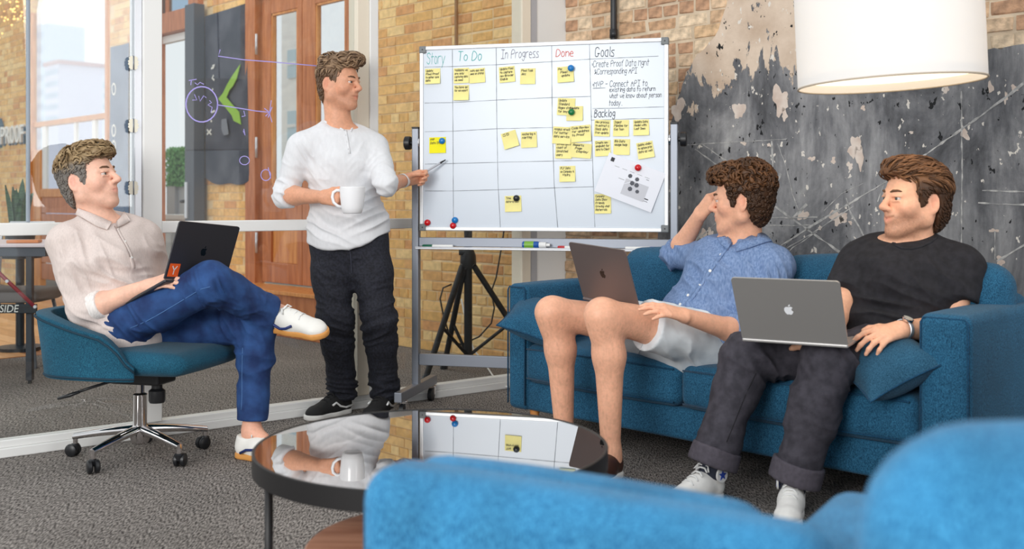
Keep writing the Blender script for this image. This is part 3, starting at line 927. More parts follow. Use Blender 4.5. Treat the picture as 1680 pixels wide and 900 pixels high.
def ring(cx, cy, rx, ry, t, w, mb):
    mb.ribbon([WL(cx + rx * math.cos(a), cy + ry * math.sin(a), t) for a in [2 * math.pi * i / 18 for i in range(19)]], w, 0, MXZ(t))
for y in (146, 214, 240):
    rm = MB(); ring(186.5, y, 3, 9, tb_ - 0.035, 0.02, rm); put(b2, 'ring_symbol', M_CHALK, rm)

# ------------------------------------------------------------------ far-left corner: sign, fairy lights, plant, table
def text_mesh(body, size, extrude, name):
    cu = bpy.data.curves.new(name, 'FONT'); cu.body = body; cu.size = size; cu.extrude = extrude; cu.resolution_u = 3
    o = bpy.data.objects.new(name, cu); COL.objects.link(o)
    dg = bpy.context.evaluated_depsgraph_get()
    me = bpy.data.meshes.new_from_object(o.evaluated_get(dg))
    bpy.data.objects.remove(o); bpy.data.curves.remove(cu)
    me.name = name
    return me
sg = empty('wall_sign', MROOM, 'raised white letters spelling PROOF on the far brick wall', 'sign')
ts = TL - 0.03
M_LET = mat('sign_white', lin(244, 240, 232), 0.5); M_LETB = mat('sign_blue', lin(92, 124, 150), 0.5)
q = [WL(px, 235, ts) for px in (4, 12.5, 20, 28, 36.2)]
zb = WL(22, 235, ts)[1]; zt = WL(22, 206, ts)[1]
for i, chh in enumerate('PROOF'):
    sc = (zt - zb) / 0.69
    me = text_mesh(chh, sc, 0.03, 'letter')
    xs = [v.co.x for v in me.vertices]; w0, w1 = min(xs), max(xs)
    want = (q[min(i + 1, 4)][0] - q[i][0]) * 0.86 if i < 4 else (WL(43.5, 235, ts)[0] - q[4][0]) * 0.9
    k = want / (w1 - w0)
    for v in me.vertices:
        x, y, z = v.co
        v.co = (q[i][0] + (x - w0) * k, ts - z, zb + y)
    me.materials.append(M_LET)
    o = bpy.data.objects.new('letter', me); COL.objects.link(o); o.parent = sg
    me2 = me.copy()
    for v in me2.vertices: v.co = v.co + Vector((0.025, 0.032, -0.02))
    me2.materials.clear(); me2.materials.append(M_LETB)
    o2 = bpy.data.objects.new('letter_backing', me2); COL.objects.link(o2); o2.parent = o
q = [WL(x, y, ts) for x, y in ((-12, 200), (0, 194), (4, 206), (2, 222), (1, 242), (-8, 244))]
put(sg, 'emblem', M_LETB, MB().prism(q, -0.02, 0.03, MXZ(ts)))

fl_ = empty('fairy_lights', MROOM, 'tangle of warm glowing fairy lights along the top of the brick wall', 'lights')
M_BULB = mat('warm_bulb', lin(255, 220, 150), 0.5, emit=lin(255, 205, 120), estr=1.6)
bl, wr_ = MB(), MB()
pts = []
for i in range(95):
    px = random.uniform(-25, 60); py = random.uniform(-25, 64 - abs(px) * 0.85 + random.uniform(-12, 6))
    s, z = WL(px, py, TL - 0.12)
    t_ = TL - 0.12 + random.uniform(-0.08, 0.06)
    pts.append((s, t_, z))
    bl.lathe([(0.001, -0.013), (0.011, -0.005), (0.011, 0.005), (0.001, 0.013)], 6, Matrix.Translation((s, t_, z)), cap=False)
pts.sort()
for i in range(0, len(pts) - 3, 3): wr_.tube([pts[i], pts[i + 1], pts[i + 3]], 0.003, 4)
put(fl_, 'wire', mat('thin_wire', lin(190, 160, 110), 0.5), wr_); o = put(fl_, 'bulbs', M_BULB, bl, True); o['kind'] = 'stuff'

# snake plant on a black stand
base = P(33, 366, 7.6)
sp_ = empty('snake_plant', Vector((base.x, base.y, 0)), 'upright dark green snake plant in a black pot behind the glass', 'plant')
put(sp_, 'plant_stand', M_BLACK, MB().lathe([(0.16, 0.0), (0.16, 0.03), (0.03, 0.04), (0.03, 0.66), (0.15, 0.67), (0.15, 0.69)], 16), 40)
put(sp_, 'pot', mat('dark_pot', lin(44, 46, 50), 0.5), MB().lathe([(0.085, 0.69), (0.11, 0.90), (0.1, 0.90), (0.095, 0.88)], 18), 40)
for i in range(11):
    a = i * 2.4; r0 = 0.02 + 0.05 * ((i * 7) % 10) / 10
    H_ = random.uniform(0.20, 0.38); ln = random.uniform(0.02, 0.07)
    w_ = 0.032
    vs_, fs = [], []
    dx, dy = math.cos(a), math.sin(a)
    for j in range(8):
        u = j / 7
        wv = w_ * (0.7 + 0.6 * u) * (1 - u ** 3) + 0.001
        cx, cy = dx * (r0 + ln * u * u), dy * (r0 + ln * u * u)
        z = 0.87 + H_ * u
        for kx, off in ((-1, 0.006), (0, -0.004), (1, 0.006)):
            vs_.append((cx - dy * wv * kx + dx * off, cy + dx * wv * kx + dy * off, z))
    for j in range(7):
        for k in range(2):
            b0 = j * 3 + k
            fs.append((b0, b0 + 1, b0 + 4, b0 + 3))
    put(sp_, 'leaf', mat('snake_leaf', lin(38, 66, 48), 0.4, col2=lin(74, 108, 70), vscale=14, stretch=(1, 1, 5)), MB().add(vs_, fs), True)

# folding table behind the glass
D = 6.2
ft = empty('folding_table', Vector((-2.86, D, 0)), 'table with pale top, black legs and red brace behind the glass', 'table')
z1 = 0.828
put(ft, 'table_top', mat('pale_top', lin(214, 200, 204), 0.4), MB().rbox(-1.5, 0.13, -0.02, 0.75, z1 - 0.02, z1, 0.006, 1))
put(ft, 'apron', mat('dark_apron', lin(62, 70, 82), 0.5), MB().rbox(-1.5, 0.10, 0.0, 0.72, z1 - 0.075, z1 - 0.02, 0.004, 1, seg=1))
for x_, y_ in ((0.0, 0.02), (0.03, 0.66), (-1.4, 0.02), (-1.4, 0.66)):
    lg = put(ft, 'leg', mat('table_leg', lin(46, 48, 54), 0.45), MB().rbox(x_ - 0.018, x_ + 0.018, y_ - 0.018, y_ + 0.018, 0.02, z1 - 0.07, 0.003, 1, seg=1))
    put(lg, 'foot', M_BLACK, MB().tube([(x_, y_, 0.0), (x_, y_, 0.022)], 0.012, 8))
def lp(px, py, d=D - 0.01): 
    p = P(px, py, d); return (p.x + 2.86, p.y - D, p.z)
bar = put(ft, 'brace_bar', M_BLACK, MB().rbox(lp(-60, 500)[0], lp(63, 500)[0], -0.035, -0.02, lp(0, 513)[2], lp(0, 498)[2], 0.003, 1, seg=1))
put(ft, 'red_brace', mat('red_brace', lin(140, 32, 44), 0.4), MB().tube([lp(-40, 415, D - 0.045), lp(-2, 447, D - 0.045), lp(57, 503, D - 0.045)], 0.012, 8), True)
for px, py in ((11, 461), (57, 503)):
    p = lp(px, py, D - 0.06); put(ft, 'bolt', M_ALU, MB().tube([p, (p[0], p[1] + 0.015, p[2])], 0.01, 10))
me = text_mesh('INSIDE', 0.062, 0.001, 'lettering')
for v in me.vertices:
    x, y, z = v.co; v.co = (lp(-14, 511)[0] + x * 0.92 + y * 0.15, -0.037 - z, lp(0, 511)[2] + y)
me.materials.append(M_CHALK); o = bpy.data.objects.new('lettering', me); COL.objects.link(o); o.parent = bar
# things on that table
pz = z1
bk = MB(Matrix.Translation(P(40, 398, 6.35).xy.to_3d() + V(0, 0, pz + 0.001)) @ Matrix.Rotation(0.2, 4, 'Z'))
bk.rbox(-0.09, 0.09, -0.05, 0.05, 0.0, 0.018, 0.004, 1, seg=1)
tag(bk.build('notebook', mat('orange_cover', lin(206, 128, 74), 0.5)), 'thin orange notebook lying on the table behind the glass', 'notebook')
# metal side chair behind the table
cx = P(22, 420, 7.0)
sc = empty('side_chair', Vector((cx.x, cx.y, 0)), 'grey metal side chair behind the far table', 'chair')
put(sc, 'seat', mat('seat_brown', lin(104, 96, 92), 0.7), MB().rbox(-0.22, 0.24, -0.2, 0.22, 0.42, 0.50, 0.03, 3, (0, 0, 0.01)), True)
for a, b in ((-0.2, -0.18), (0.2, -0.18), (-0.2, 0.2), (0.2, 0.2)):
    put(sc, 'leg', M_STEEL, MB().tube([(a * 0.9, b * 0.9, 0.44), (a * 1.25, b * 1.25, 0.0)], 0.013, 8), True)
put(sc, 'backrest', M_ALU, MB().tube([(-0.2, 0.2, 0.46), (-0.21, 0.27, 0.86), (-0.15, 0.28, 0.93), (0.15, 0.28, 0.93), (0.21, 0.27, 0.86), (0.2, 0.2, 0.46)], 0.012, 8), True)

# ------------------------------------------------------------------ light stand (tripod) behind the glass
D = 6.65
def tp(px, py, d=D): return P(px, py, d)
base = tp(768, 588); base.z = 0
ts_ = empty('tripod_stand', base, 'black light stand on tripod legs behind the whiteboard', 'stand')
L_ = lambda v: tuple(Vector(v) - base)
hub = tp(768, 432)
put(ts_, 'pole', M_BLACKM, MB().tube([L_((base.x, base.y, tp(768, 590).z)), L_((base.x, base.y, 1.95))], 0.026, 12), 40)
put(ts_, 'hub', M_BLACKM, MB().lathe([(0.04, L_(hub)[2] - 0.03), (0.052, L_(hub)[2]), (0.05, L_(hub)[2] + 0.05), (0.034, L_(hub)[2] + 0.09)], 12), 40)
put(ts_, 'collar_knob', M_BLACK, MB().tube([L_(tp(766, 414, D - 0.02)), L_(tp(753, 414, D - 0.02))], 0.018, 10), 40)
feet = [tp(699, 622, 6.3), tp(729, 605, 6.75), tp(884, 606, 6.72)]
feet = [Vector((p.x, p.y, 0.025)) for p in feet]
lowc = L_((base.x, base.y, tp(768, 584).z))
for i, (fp, hp) in enumerate(zip(feet, ((758, 437), (761, 440), (778, 437)))):
    h0 = tp(*hp, D - 0.02)
    lg = put(ts_, 'leg', M_BLACKM, MB().tube([L_(h0), L_(fp)], 0.019, 10), 40)
    put(lg, 'foot', M_BLACK, MB().tube([L_(fp), L_(fp + (fp - h0).normalized() * 0.03)], 0.024, 8), 40)
    mid = h0.lerp(fp, 0.56)
    put(ts_, 'spreader', M_BLACKM, MB().tube([L_(mid), lowc], 0.011, 8), 40)
    put(ts_, 'clamp', M_BLACK, MB().tube([L_(hub + V(0, 0, 0.02)), L_(h0)], 0.021, 8), 40)
cb = MB().tube([tp(828, 370, 7.0), tp(822, 410, 7.0), tp(814, 455, 7.0), tp(806, 478, 6.98), tp(811, 505, 6.98), tp(806, 530, 6.98), tp(786, 552, 6.97), tp(757, 565, 6.95), tp(740, 558, 6.95), tp(728, 520, 6.95), tp(722, 490, 6.95), tp(727, 472, 6.97), tp(741, 466, 6.98)], 0.006, 6)
tag(cb.build('power_cable', M_BLACK, smooth=True), 'thin black cable looping across the brick behind the tripod', 'cable')
cb = MB().tube([tp(757, 490, 6.98), tp(768, 545, 6.95), tp(778, 575, 6.9), tp(793, 592, 6.8), Vector((-0.12, 6.45, 0.012)), Vector((-0.08, 6.15, 0.012)), Vector((-0.02, 6.02, 0.012))], 0.006, 6)
tag(cb.build('power_cable', M_WHITE, smooth=True), 'thin white cable running down to the carpet behind the tripod', 'cable')
# ------------------------------------------------------------------ single-stroke handwriting
GL = {
 'A': "022842 1535", 'B': "0208284726054544322202", 'C': "4738180703123243", 'D': "02082846442202", 'E': "480802 42 0535", 'F': "480802 0535", 'G': "4738180703123244 24 54", 'H': "0208 4248 0545",
 'I': "2228 0848 0242", 'J': "3833221203", 'K': "0208 480542", 'L': "080242", 'M': "0208254842", 'N': "02084248", 'O': "18070312324347 3818", 'P': "02083847463505", 'R': "02083847463505 2542",
 'S': "47381807163544321203", 'T': "0848 2822", 'U': "080312324348", 'V': "082248", 'W': "0812263248", 'X': "0842 0248", 'Y': "0825 4825 2522", 'Z': "08480242", 'Q': "180703123243473818 2441",
 'a': "361605031232 3632", 'b': "0802 0526354433220 2", 'c': "361605031232", 'd': "3832 361605031232", 'e': "0434352616050312 32", 'f': "38271712 0626", 'g': "36160504133335 3631201001", 'h': "0802 0516263532",
 'i': "1612 1718", 'j': "2621100 1", 'k': "0802 360432", 'l': "1812", 'm': "0602 0516262 2 26364542", 'n': "0602 0516263532", 'o': "160503122233352616", 'p': "0600 051626352322 0 3", 'q': "3630 361605031232",
 'r': "0602 05162636", 's': "3616052433322202", 't': "1812 0636", 'u': "0603122233 36 3632", 'v': "062246", 'w': "0612243246", 'x': "0642 0246", 'y': "0622 4610", 'z': "06360232",
 '-': "0535", '.': "1212", '/': "0248", '&': "4206172735130213 44", "'": "2827", '*': "1414 1515 2424 2525", '1': "1828 2822", '4': "3832 380444",
}
def strokes(ch):
    out = []
    s = GL.get(ch)
    if not s: return out
    toks = s.split()
    i = 0
    for t in toks:
        if len(t) % 2: t = t[:-1]
        pts = [(int(t[j]), int(t[j + 1]) - 2) for j in range(0, len(t), 2)]
        if len(pts) == 1:
            if out: out[-1].append(pts[0])
            continue
        out.append(pts)
    return out
def write(mb, text, x, y, h, w, M, slant=0.12, jit=0.12, drift=0.0, space=1.0, r=random.Random(3)):
    """write text starting at (x,y) baseline; h = capital height"""
    k = h / 6.0
    cx = x
    for ch in text:
        if ch == ' ':
            cx += 3.0 * k * space; continue
        st_ = strokes(ch)
        wd = max([p[0] for s in st_ for p in s] + [1])
        for s in st_:
            pts = []
            for (a, b) in s:
                a += r.uniform(-jit, jit) * 2; b += r.uniform(-jit, jit) * 2
                pts.append((cx + (a + b * slant) * k, y + b * k + (cx - x) * drift))
            if len(pts) == 2 and abs(pts[0][0] - pts[1][0]) + abs(pts[0][1] - pts[1][1]) < w * 0.5: pts[1] = (pts[1][0] + w * 0.8, pts[1][1])
            # soften the corners
            if len(pts) > 2:
                sm = [pts[0]]
                for i in range(1, len(pts) - 1):
                    a, b, c = pts[i - 1], pts[i], pts[i + 1]
                    sm.append((b[0] * .72 + a[0] * .28, b[1] * .72 + a[1] * .28)); sm.append((b[0] * .72 + c[0] * .28, b[1] * .72 + c[1] * .28))
                sm.append(pts[-1]); pts = sm
            mb.ribbon(pts, w, 0.0, M)
        cx += (wd + 1.3) * k * space
    return cx
def write_fit(mb, text, x0, x1, y, h, w, M, **kw):
    """write text stretched to end near x1"""
    wid = sum((3.0 if c == ' ' else max([p[0] for s in strokes(c) for p in s] + [1]) + 1.3) for c in text) * h / 6.0
    kw['space'] = 1.0
    sx_ = (x1 - x0) / wid
    Ms = M @ Matrix.Translation((x0, y, 0)) @ Matrix.Diagonal((sx_, 1, 1, 1))
    write(mb, text, 0, 0, h, w, Ms, **kw)

# ------------------------------------------------------------------ mobile whiteboard
BLW = Vector((-0.477, 5.47, 0)); BRW = Vector((0.771, 5.16, 0))
bx = (BRW - BLW).normalized()
bn_ = Vector((bx.y, -bx.x, 0))                  # towards the camera
BW = (BRW - BLW).length
BZ0, BZ1 = 0.928, 1.884
MBD = Matrix(((bx.x, 0, bn_.x, BLW.x), (bx.y, 0, bn_.y, BLW.y), (0, 1, 0, 0), (0, 0, 0, 1)))   # local x along, y up, z to camera
MBDI = MBD.inverted()
def B(px, py, off=0.012):
    o = BLW + bn_ * off
    r = Vector(((px - 840) / F, 1, (HY - py) / F))
    k = (o - Vector((0, 0, 0))).dot(bn_) / r.dot(bn_)
    p = MBDI @ Vector((r.x * k, r.y * k, CH + r.z * k))
    return (p.x, p.y)
ZS = 0.012                                       # writing surface
wb_ = empty('mobile_whiteboard', MBD, 'white task board with marker columns on a grey wheeled stand', 'whiteboard')
put(wb_, 'board', mat('board_white', lin(208, 217, 228), 0.25), MB().box(0.01, BW - 0.01, BZ0 + 0.01, BZ1 - 0.01, -0.008, ZS - 0.0008))
frm = MB()
for a in ((0, 0.02, BZ0, BZ1), (BW - 0.02, BW, BZ0, BZ1), (0.02, BW - 0.02, BZ0, BZ0 + 0.02), (0.02, BW - 0.02, BZ1 - 0.02, BZ1)):
    frm.rbox(a[0], a[1], a[2], a[3], -0.014, 0.018, 0.004, 1, seg=2)
put(wb_, 'frame', mat('frame_alu', lin(222, 224, 226), 0.35, 0.35), frm)
for a, b in ((0, BZ0), (BW - 0.034, BZ0), (0, BZ1 - 0.034), (BW - 0.034, BZ1 - 0.034)):
    cn = put(wb_, 'corner_cap', mat('cap_grey', lin(120, 124, 126), 0.5), MB().rbox(a - 0.002, a + 0.036, b - 0.002, b + 0.036, -0.016, 0.021, 0.006, 1, seg=2))
    put(cn, 'screw', M_BLACK, MB().tube([(a + 0.017, b + 0.017, 0.02), (a + 0.017, b + 0.017, 0.0225)], 0.004, 8))
for sgn, xp in ((-1, -0.027), (1, BW + 0.027)):
    put(wb_, 'post', M_STEEL, MB().rbox(xp - 0.018, xp + 0.018, 0.12, 1.46, -0.03, 0.012, 0.004, 1, seg=2))
    put(wb_, 'post_cap', M_BLACK, MB().rbox(xp - 0.019, xp + 0.019, 1.46, 1.468, -0.031, 0.013, 0.002, 1, seg=1))
    kn = MB(Matrix.Translation((xp + sgn * 0.02, 1.385, -0.009)) @ Matrix.Rotation(math.pi / 2 * sgn, 4, 'Y'))
    kn.lathe([(0.012, 0), (0.012, 0.008), (0.034, 0.010), (0.036, 0.016), (0.036, 0.038), (0.03, 0.042)], 14)
    put(wb_, 'knob', M_BLACK, kn, 35)
    rt = MB(Matrix.Translation((xp - sgn * 0.019, 1.385, -0.009)) @ Matrix.Rotation(-math.pi / 2 * sgn, 4, 'Y'))
    rt.lathe([(0.03, 0.0), (0.03, 0.006), (0.014, 0.008), (0.014, 0.012)], 12)
    put(wb_, 'pivot', M_CHROME, rt, 35)
    ft_ = put(wb_, 'foot', M_STEEL, MB().rbox(xp - 0.02, xp + 0.02, 0.078, 0.128, -0.30, 0.27 if sgn < 0 else 0.09, 0.004, 1, seg=2))
    for zc in (-0.24, 0.21 if sgn < 0 else 0.04):
        cs = put(ft_, 'castor', M_BLACK, MB().lathe([(0.02, -0.013), (0.033, -0.011), (0.033, 0.011), (0.02, 0.013)], 16, Matrix.Translation((xp + 0.012, 0.033, zc + 0.02)) @ Matrix.Rotation(math.pi / 2, 4, 'Y')), 40)
        put(ft_, 'castor_fork', M_CHROME, MB().rbox(xp - 0.008, xp + 0.03, 0.03, 0.08, zc - 0.012, zc + 0.016, 0.004, 1, seg=1).tube([(xp + 0.005, 0.062, zc), (xp + 0.005, 0.085, zc)], 0.008, 8))
put(wb_, 'tray_rail', M_STEEL, MB().rbox(-0.01, BW + 0.01, 0.845, 0.892, -0.03, -0.002, 0.003, 1, seg=1))
put(wb_, 'pen_tray', M_ALU, MB().rbox(-0.012, BW + 0.012, 0.832, 0.842, -0.03, 0.055, 0.003, 1, seg=1).rbox(-0.012, BW + 0.012, 0.842, 0.846, 0.049, 0.055, 0.001, 1, seg=1))
put(wb_, 'cross_rail', M_STEEL, MB().rbox(-0.01, BW + 0.01, 0.225, 0.285, -0.03, -0.004, 0.003, 1, seg=1))

# drawn grid
gr = MB()
ML = Matrix.Translation((0, 0, ZS))
def gline(pts, w=0.0032, mb=gr):
    q = [B(*p) for p in pts]
    out = []
    for a, b in zip(q[:-1], q[1:]):
        n = max(1, int(math.hypot(b[0] - a[0], b[1] - a[1]) / 0.03))
        for i in range(n): out.append((a[0] + (b[0] - a[0]) * i / n, a[1] + (b[1] - a[1]) * i / n))
    out.append(q[-1])
    mb.ribbon(out, [w * random.uniform(0.45, 1.1) for _ in out], 0, ML)
for l in ([(742, 80), (743, 200), (744, 372)], [(814, 77), (815, 200), (817, 300), (821, 374)], [(905, 75), (906, 200), (909, 300), (915, 374)], [(967, 73), (970, 190), (973, 290), (976, 372)],
          [(697, 110), (742, 109), (815, 106), (906, 101), (967, 97), (1080, 92)], [(697, 169), (744, 168), (815, 164), (905, 160), (969, 158)], [(697, 216), (744, 215), (815, 211), (906, 209), (970, 208)],
          [(697, 269), (744, 268), (817, 266), (908, 264), (972, 263)], [(697, 313), (744, 313), (818, 311), (909, 308), (974, 306)], [(970, 197), (1030, 195), (1090, 194)], [(970, 211 - 20), (971, 191)], [(972, 178 + 0), (1030, 177), (1089, 175)]):
    gline(l)
put(wb_, 'drawn_grid', mat('grid_ink', lin(132, 138, 146), 0.6), gr)
def headline(text, px0, px1, py, hpx, ink, w=0.0042, name='lettering'):
    mb = MB()
    a, b = B(px0, py), B(px1, py)
    h = B(px0, py - hpx)[1] - a[1]
    dr = (B(px1, py - 3)[1] - a[1]) * 0
    write_fit(mb, text, a[0], b[0], a[1], h, w, ML, jit=0.09)
    o = put(wb_, name, ink, mb); return o
M_INKG = mat('teal_ink', lin(74, 178, 172), 0.6); M_INKR = mat('red_ink', lin(222, 110, 92), 0.6); M_INKV = mat('grey_violet_ink', lin(112, 106, 118), 0.6)
headline('Story', 700, 731, 105, 18, M_INKG); headline('To Do', 751, 792, 100, 15, M_INKG); headline('In Progress', 822, 885, 96, 14, M_INKV, 0.0035)
headline('Done', 912, 942, 93, 12, M_INKR); headline('Goals', 976, 1009, 93, 15, M_INKB); headline('Backlog', 975, 1010, 192, 12, M_INKB)
for tx, x0, x1, y, h in (('*Create Proof Data Mgmt', 970, 1066, 110, 10), ('&Corresponding API', 975, 1046, 122, 9), ('*MVP - Connect API to', 971, 1063, 143, 9.5), ('existing data to return', 1000, 1076, 150.5, 7),
                         ('what we know about person', 1000, 1086, 161, 7.5), ('today.', 999, 1021, 173, 8.5)):
    headline(tx, x0, x1, y, h, M_INKB, 0.0028)
ul = MB(); gline([(973, 145), (993, 144)], 0.003, ul); put(wb_, 'underline', M_INKB, ul)

# sticky notes
M_NOTE = mat('note_yellow', lin(250, 238, 158), 0.8, var=0.05, vscale=10); M_NOTEB = mat('note_bright', lin(250, 240, 30), 0.8)
def note(cx, cy, w, h, rot, text, label, m=M_NOTE, lift=0.0, order=0):
    c = B(cx, cy)
    a, b = B(cx - w / 2, cy), B(cx + w / 2, cy)
    W_ = b[0] - a[0]; H_ = B(cx, cy - h / 2)[1] - B(cx, cy + h / 2)[1]
    M_ = MBD @ Matrix.Translation((c[0], c[1], ZS + 0.0008 + order * 0.0012)) @ Matrix.Rotation(math.radians(rot), 4, 'Z')
    e = empty('sticky_note', M_, label, 'sticky note', 'sticky notes on the task board')
    vs_, fs = [], []
    n = 6
    def zlift(v): return lift * (1 - v) ** 2
    for j in range(n + 1):
        v = j / n
        for i in range(3):
            vs_.append((-W_ / 2 + W_ * i / 2, -H_ / 2 + H_ * v, zlift(v)))
    for j in range(n):
        for i in range(2):
            k = j * 3 + i; fs.append((k, k + 1, k + 4, k + 3))
    nb = len(vs_)
    vs_ += [(x, y, z - 0.0006) for x, y, z in vs_]
    fs += [(nb + a_, nb + d_, nb + c_, nb + b_) for a_, b_, c_, d_ in fs]
    put(e, 'paper', m, MB().add(vs_, fs), True)
    mb = MB()
    lines = text.split('|')
    lh = H_ * 0.86 / max(4, len(lines))
    for i, t_ in enumerate(lines):
        y = H_ / 2 - lh * (i + 0.95)
        v = (y + H_ / 2) / H_
        x0 = -W_ / 2 * 0.86
        wid = min(W_ * 0.86, max(0.3, len(t_) / 11) * W_ * 0.86)
        write_fit(mb, t_, x0, x0 + wid, y, lh * 0.62, 0.0020, Matrix.Translation((0, 0, zlift(v) + 0.0009)))
    put(e, 'writing', M_INKB, mb)
    return e
NT = [(710, 125, 25, 25, 1, 'Update|Pixel Proof|to gather some|data', 'yellow sticky note in the Story column reading Update Pixel Proof'),
 (757, 124, 25, 25, 1, 'Validate we|are only|capturing data|we need', 'yellow sticky note in To Do, upper left of its three'),
 (783, 124, 26, 24, 3, 'Auto ops and|sees on status', 'yellow sticky note in To Do, upper right of its three'),
 (757, 152, 25, 25, 0, 'You have api|for non export', 'yellow sticky note in To Do, lowest of its three'),
 (832, 122, 26, 26, 4, 'Update Pixel|to capture|new Browser|Enable', 'yellow sticky note at the left of the upper In Progress pair'),
 (866, 125, 25, 26, -1, 'Pixel Task|Jobs', 'yellow sticky note at the right of the upper In Progress pair'),
 (928, 122, 27, 26, 3, 'Poc|  Pixel|   update', 'yellow sticky note under the blue magnet in the Done column'),
 (929, 175, 29, 28, -3, 'Update|Standard|Regex status|for keys', 'yellow sticky note under the green magnet, left of the two'),
 (943, 186, 27, 24, -1, '   Update', 'yellow sticky note under the green magnet, right of the two'),
 (837, 229, 25, 27, 16, ' CI/CD', 'tilted yellow sticky note reading CI/CD'),
 (868, 229, 26, 26, 2, 'Anchoring &|Alerting', 'yellow sticky note right of the tilted CI/CD note'),
 (922, 222, 30, 28, -4, 'Angus email|for better|data service', 'yellow sticky note at the upper left of the crowded Done cluster'),
 (953, 219, 33, 27, 4, 'Code Review|for updates|to Proof', 'yellow sticky note at the upper right of the crowded Done cluster'),
 (925, 246, 27, 28, -2, 'Investigate|count of|Unmatched|users', 'yellow sticky note at the lower left of the crowded Done cluster'),
 (954, 247, 33, 24, -5, 'Reports|  Page|   Display', 'yellow sticky note at the lower right of the crowded Done cluster'),
 (931, 285, 26, 26, 1, 'PLF Data|on Company &|  Visits', 'yellow sticky note alone below the Done cluster'),
 (988, 210, 26, 27, -3, 'New process|to extract a|Slack data|from update', 'yellow sticky note in Backlog, upper left'),
 (1019, 210, 26, 27, -1, 'Ingest|Pipeline for|Exp Team', 'yellow sticky note in Backlog, upper middle'),
 (1052, 209, 26, 26, 1, 'Update Data|Model with|Last Seen', 'yellow sticky note in Backlog, upper right'),
 (989, 243, 26, 26, 2, 'Create new|endpoint for|data to Client', 'yellow sticky note in Backlog, lower left'),
 (1020, 241, 27, 26, -2, 'Bio Data|usage help', 'yellow sticky note in Backlog, lower middle'),
 (1059, 246, 27, 27, 9, 'Update window|to capture price|data as well', 'tilted yellow sticky note in Backlog, lower right'),
 (989, 334, 27, 32, 1, 'Company|Data Show|Friends|Growing what|Referrals', 'yellow sticky note half under the printed sheet'),
 (842, 334, 27, 26, 2, 'Time|data-cross', 'yellow sticky note under the black magnet')]
for i, n_ in enumerate(NT):
    note(*n_, lift=0.010 if i % 3 == 0 else 0.005, order=(i % 3) if 6 <= i <= 14 else 0)
note(718, 238, 27, 26, 1, 'MVP|Data Store', 'bright yellow sticky note reading MVP under a blue magnet', M_NOTEB, 0.004)

# printed sheet
c = B(1034, 299)
sh = empty('printed_sheet', MBD @ Matrix.Translation((c[0], c[1], ZS + 0.006)) @ Matrix.Rotation(math.radians(-21), 4, 'Z'), 'tilted white printed sheet with a grey diagram pinned by a red magnet', 'paper')
SW, SH = 0.30, 0.205
put(sh, 'sheet', mat('paper_white', lin(238, 240, 248), 0.7), MB().add([(-SW / 2, -SH / 2, 0.012), (SW / 2, -SH / 2, 0.006), (SW / 2, SH / 2, 0), (-SW / 2, SH / 2, 0.001), (-SW / 2, -SH / 2, 0.0112), (SW / 2, -SH / 2, 0.0052), (SW / 2, SH / 2, -0.0008), (-SW / 2, SH / 2, 0.0002)],
    [(0, 1, 2, 3), (7, 6, 5, 4), (0, 4, 5, 1), (1, 5, 6, 2), (2, 6, 7, 3), (3, 7, 4, 0)]))
def shz(x, y): 
    u, v = x / SW + .5, y / SH + .5
    return (1 - v) * ((1 - u) * .012 + u * .006) + v * ((1 - u) * .001) + 0.0012
def rect(mb, x0, x1, y0, y1): mb.add([(x0, y0, shz(x0, y0)), (x1, y0, shz(x1, y0)), (x1, y1, shz(x1, y1)), (x0, y1, shz(x0, y1))], [(0, 1, 2, 3)])
mb = MB(); rect(mb, -0.025, 0.095, -0.068, 0.012); put(sh, 'grey_panel', mat('print_grey', lin(206, 207, 214), 0.8), mb)
mb = MB()
for x, y, s_ in ((-0.01, 0.03, .011), (0.028, 0.026, .011), (0.012, 0.0, .012), (0.036, -0.002, .012), (0.012, -0.03, .012), (0.05, -0.03, .010)):
    n = 6
    ctr = [(x + s_ * math.cos(math.pi / 6 + k * math.pi / 3), y + s_ * math.sin(math.pi / 6 + k * math.pi / 3)) for k in range(n)]
    mb.add([(p[0], p[1], shz(*p) + 0.0012) for p in ctr], [tuple(range(n))])
put(sh, 'diagram_icons', mat('print_dark', lin(92, 94, 102), 0.8), mb)
for a_ in [(-0.13, -0.112, 0.066, 0.086), (0.095, 0.115, -0.052, -0.047), (0.095, 0.115, -0.062, -0.060), (-0.06, -0.03, 0.0, 0.0015), (0.07, 0.085, 0.04, 0.042)] + [(-0.1 + k * 0.04, -0.075 + k * 0.04, 0.05, 0.0512) for k in range(5)]:
    mb = MB(); rect(mb, *a_); put(sh, 'print_mark', M_INKB, mb)

# magnets
def magnet(px, py, colr, mname, label, r=0.0165):
    x, y = B(px, py, 0.02)
    e = MB().lathe([(r, 0.0), (r, 0.005), (r * 0.93, 0.009), (r * 0.7, 0.0125), (r * 0.35, 0.0145), (0.0008, 0.015)], 20)
    o = e.build('magnet', mat(mname, colr, 0.18), smooth=50)
    o.matrix_world = MBD @ Matrix.Translation((x, y, ZS + (0.012 if py < 300 and px > 730 else 0.003)))
    tag(o, label, 'magnet', 'round magnets on the task board')
RED, BLU, GRN, BLK = lin(206, 22, 30), lin(22, 122, 196), lin(10, 120, 66), lin(36, 38, 42)
magnet(725, 231, BLU, 'mag_blue', 'blue magnet on the bright yellow MVP note'); magnet(937, 112, BLU, 'mag_blue', 'blue magnet at the top of the Done column')
magnet(938, 184, GRN, 'mag_green', 'green magnet on two overlapping sticky notes'); magnet(1047, 275, RED, 'mag_red', 'red magnet on the printed sheet')
magnet(847, 325, BLK, 'mag_black', 'black magnet on a lone sticky note'); magnet(701, 365, RED, 'mag_red', 'red magnet in the lower left corner of the board')
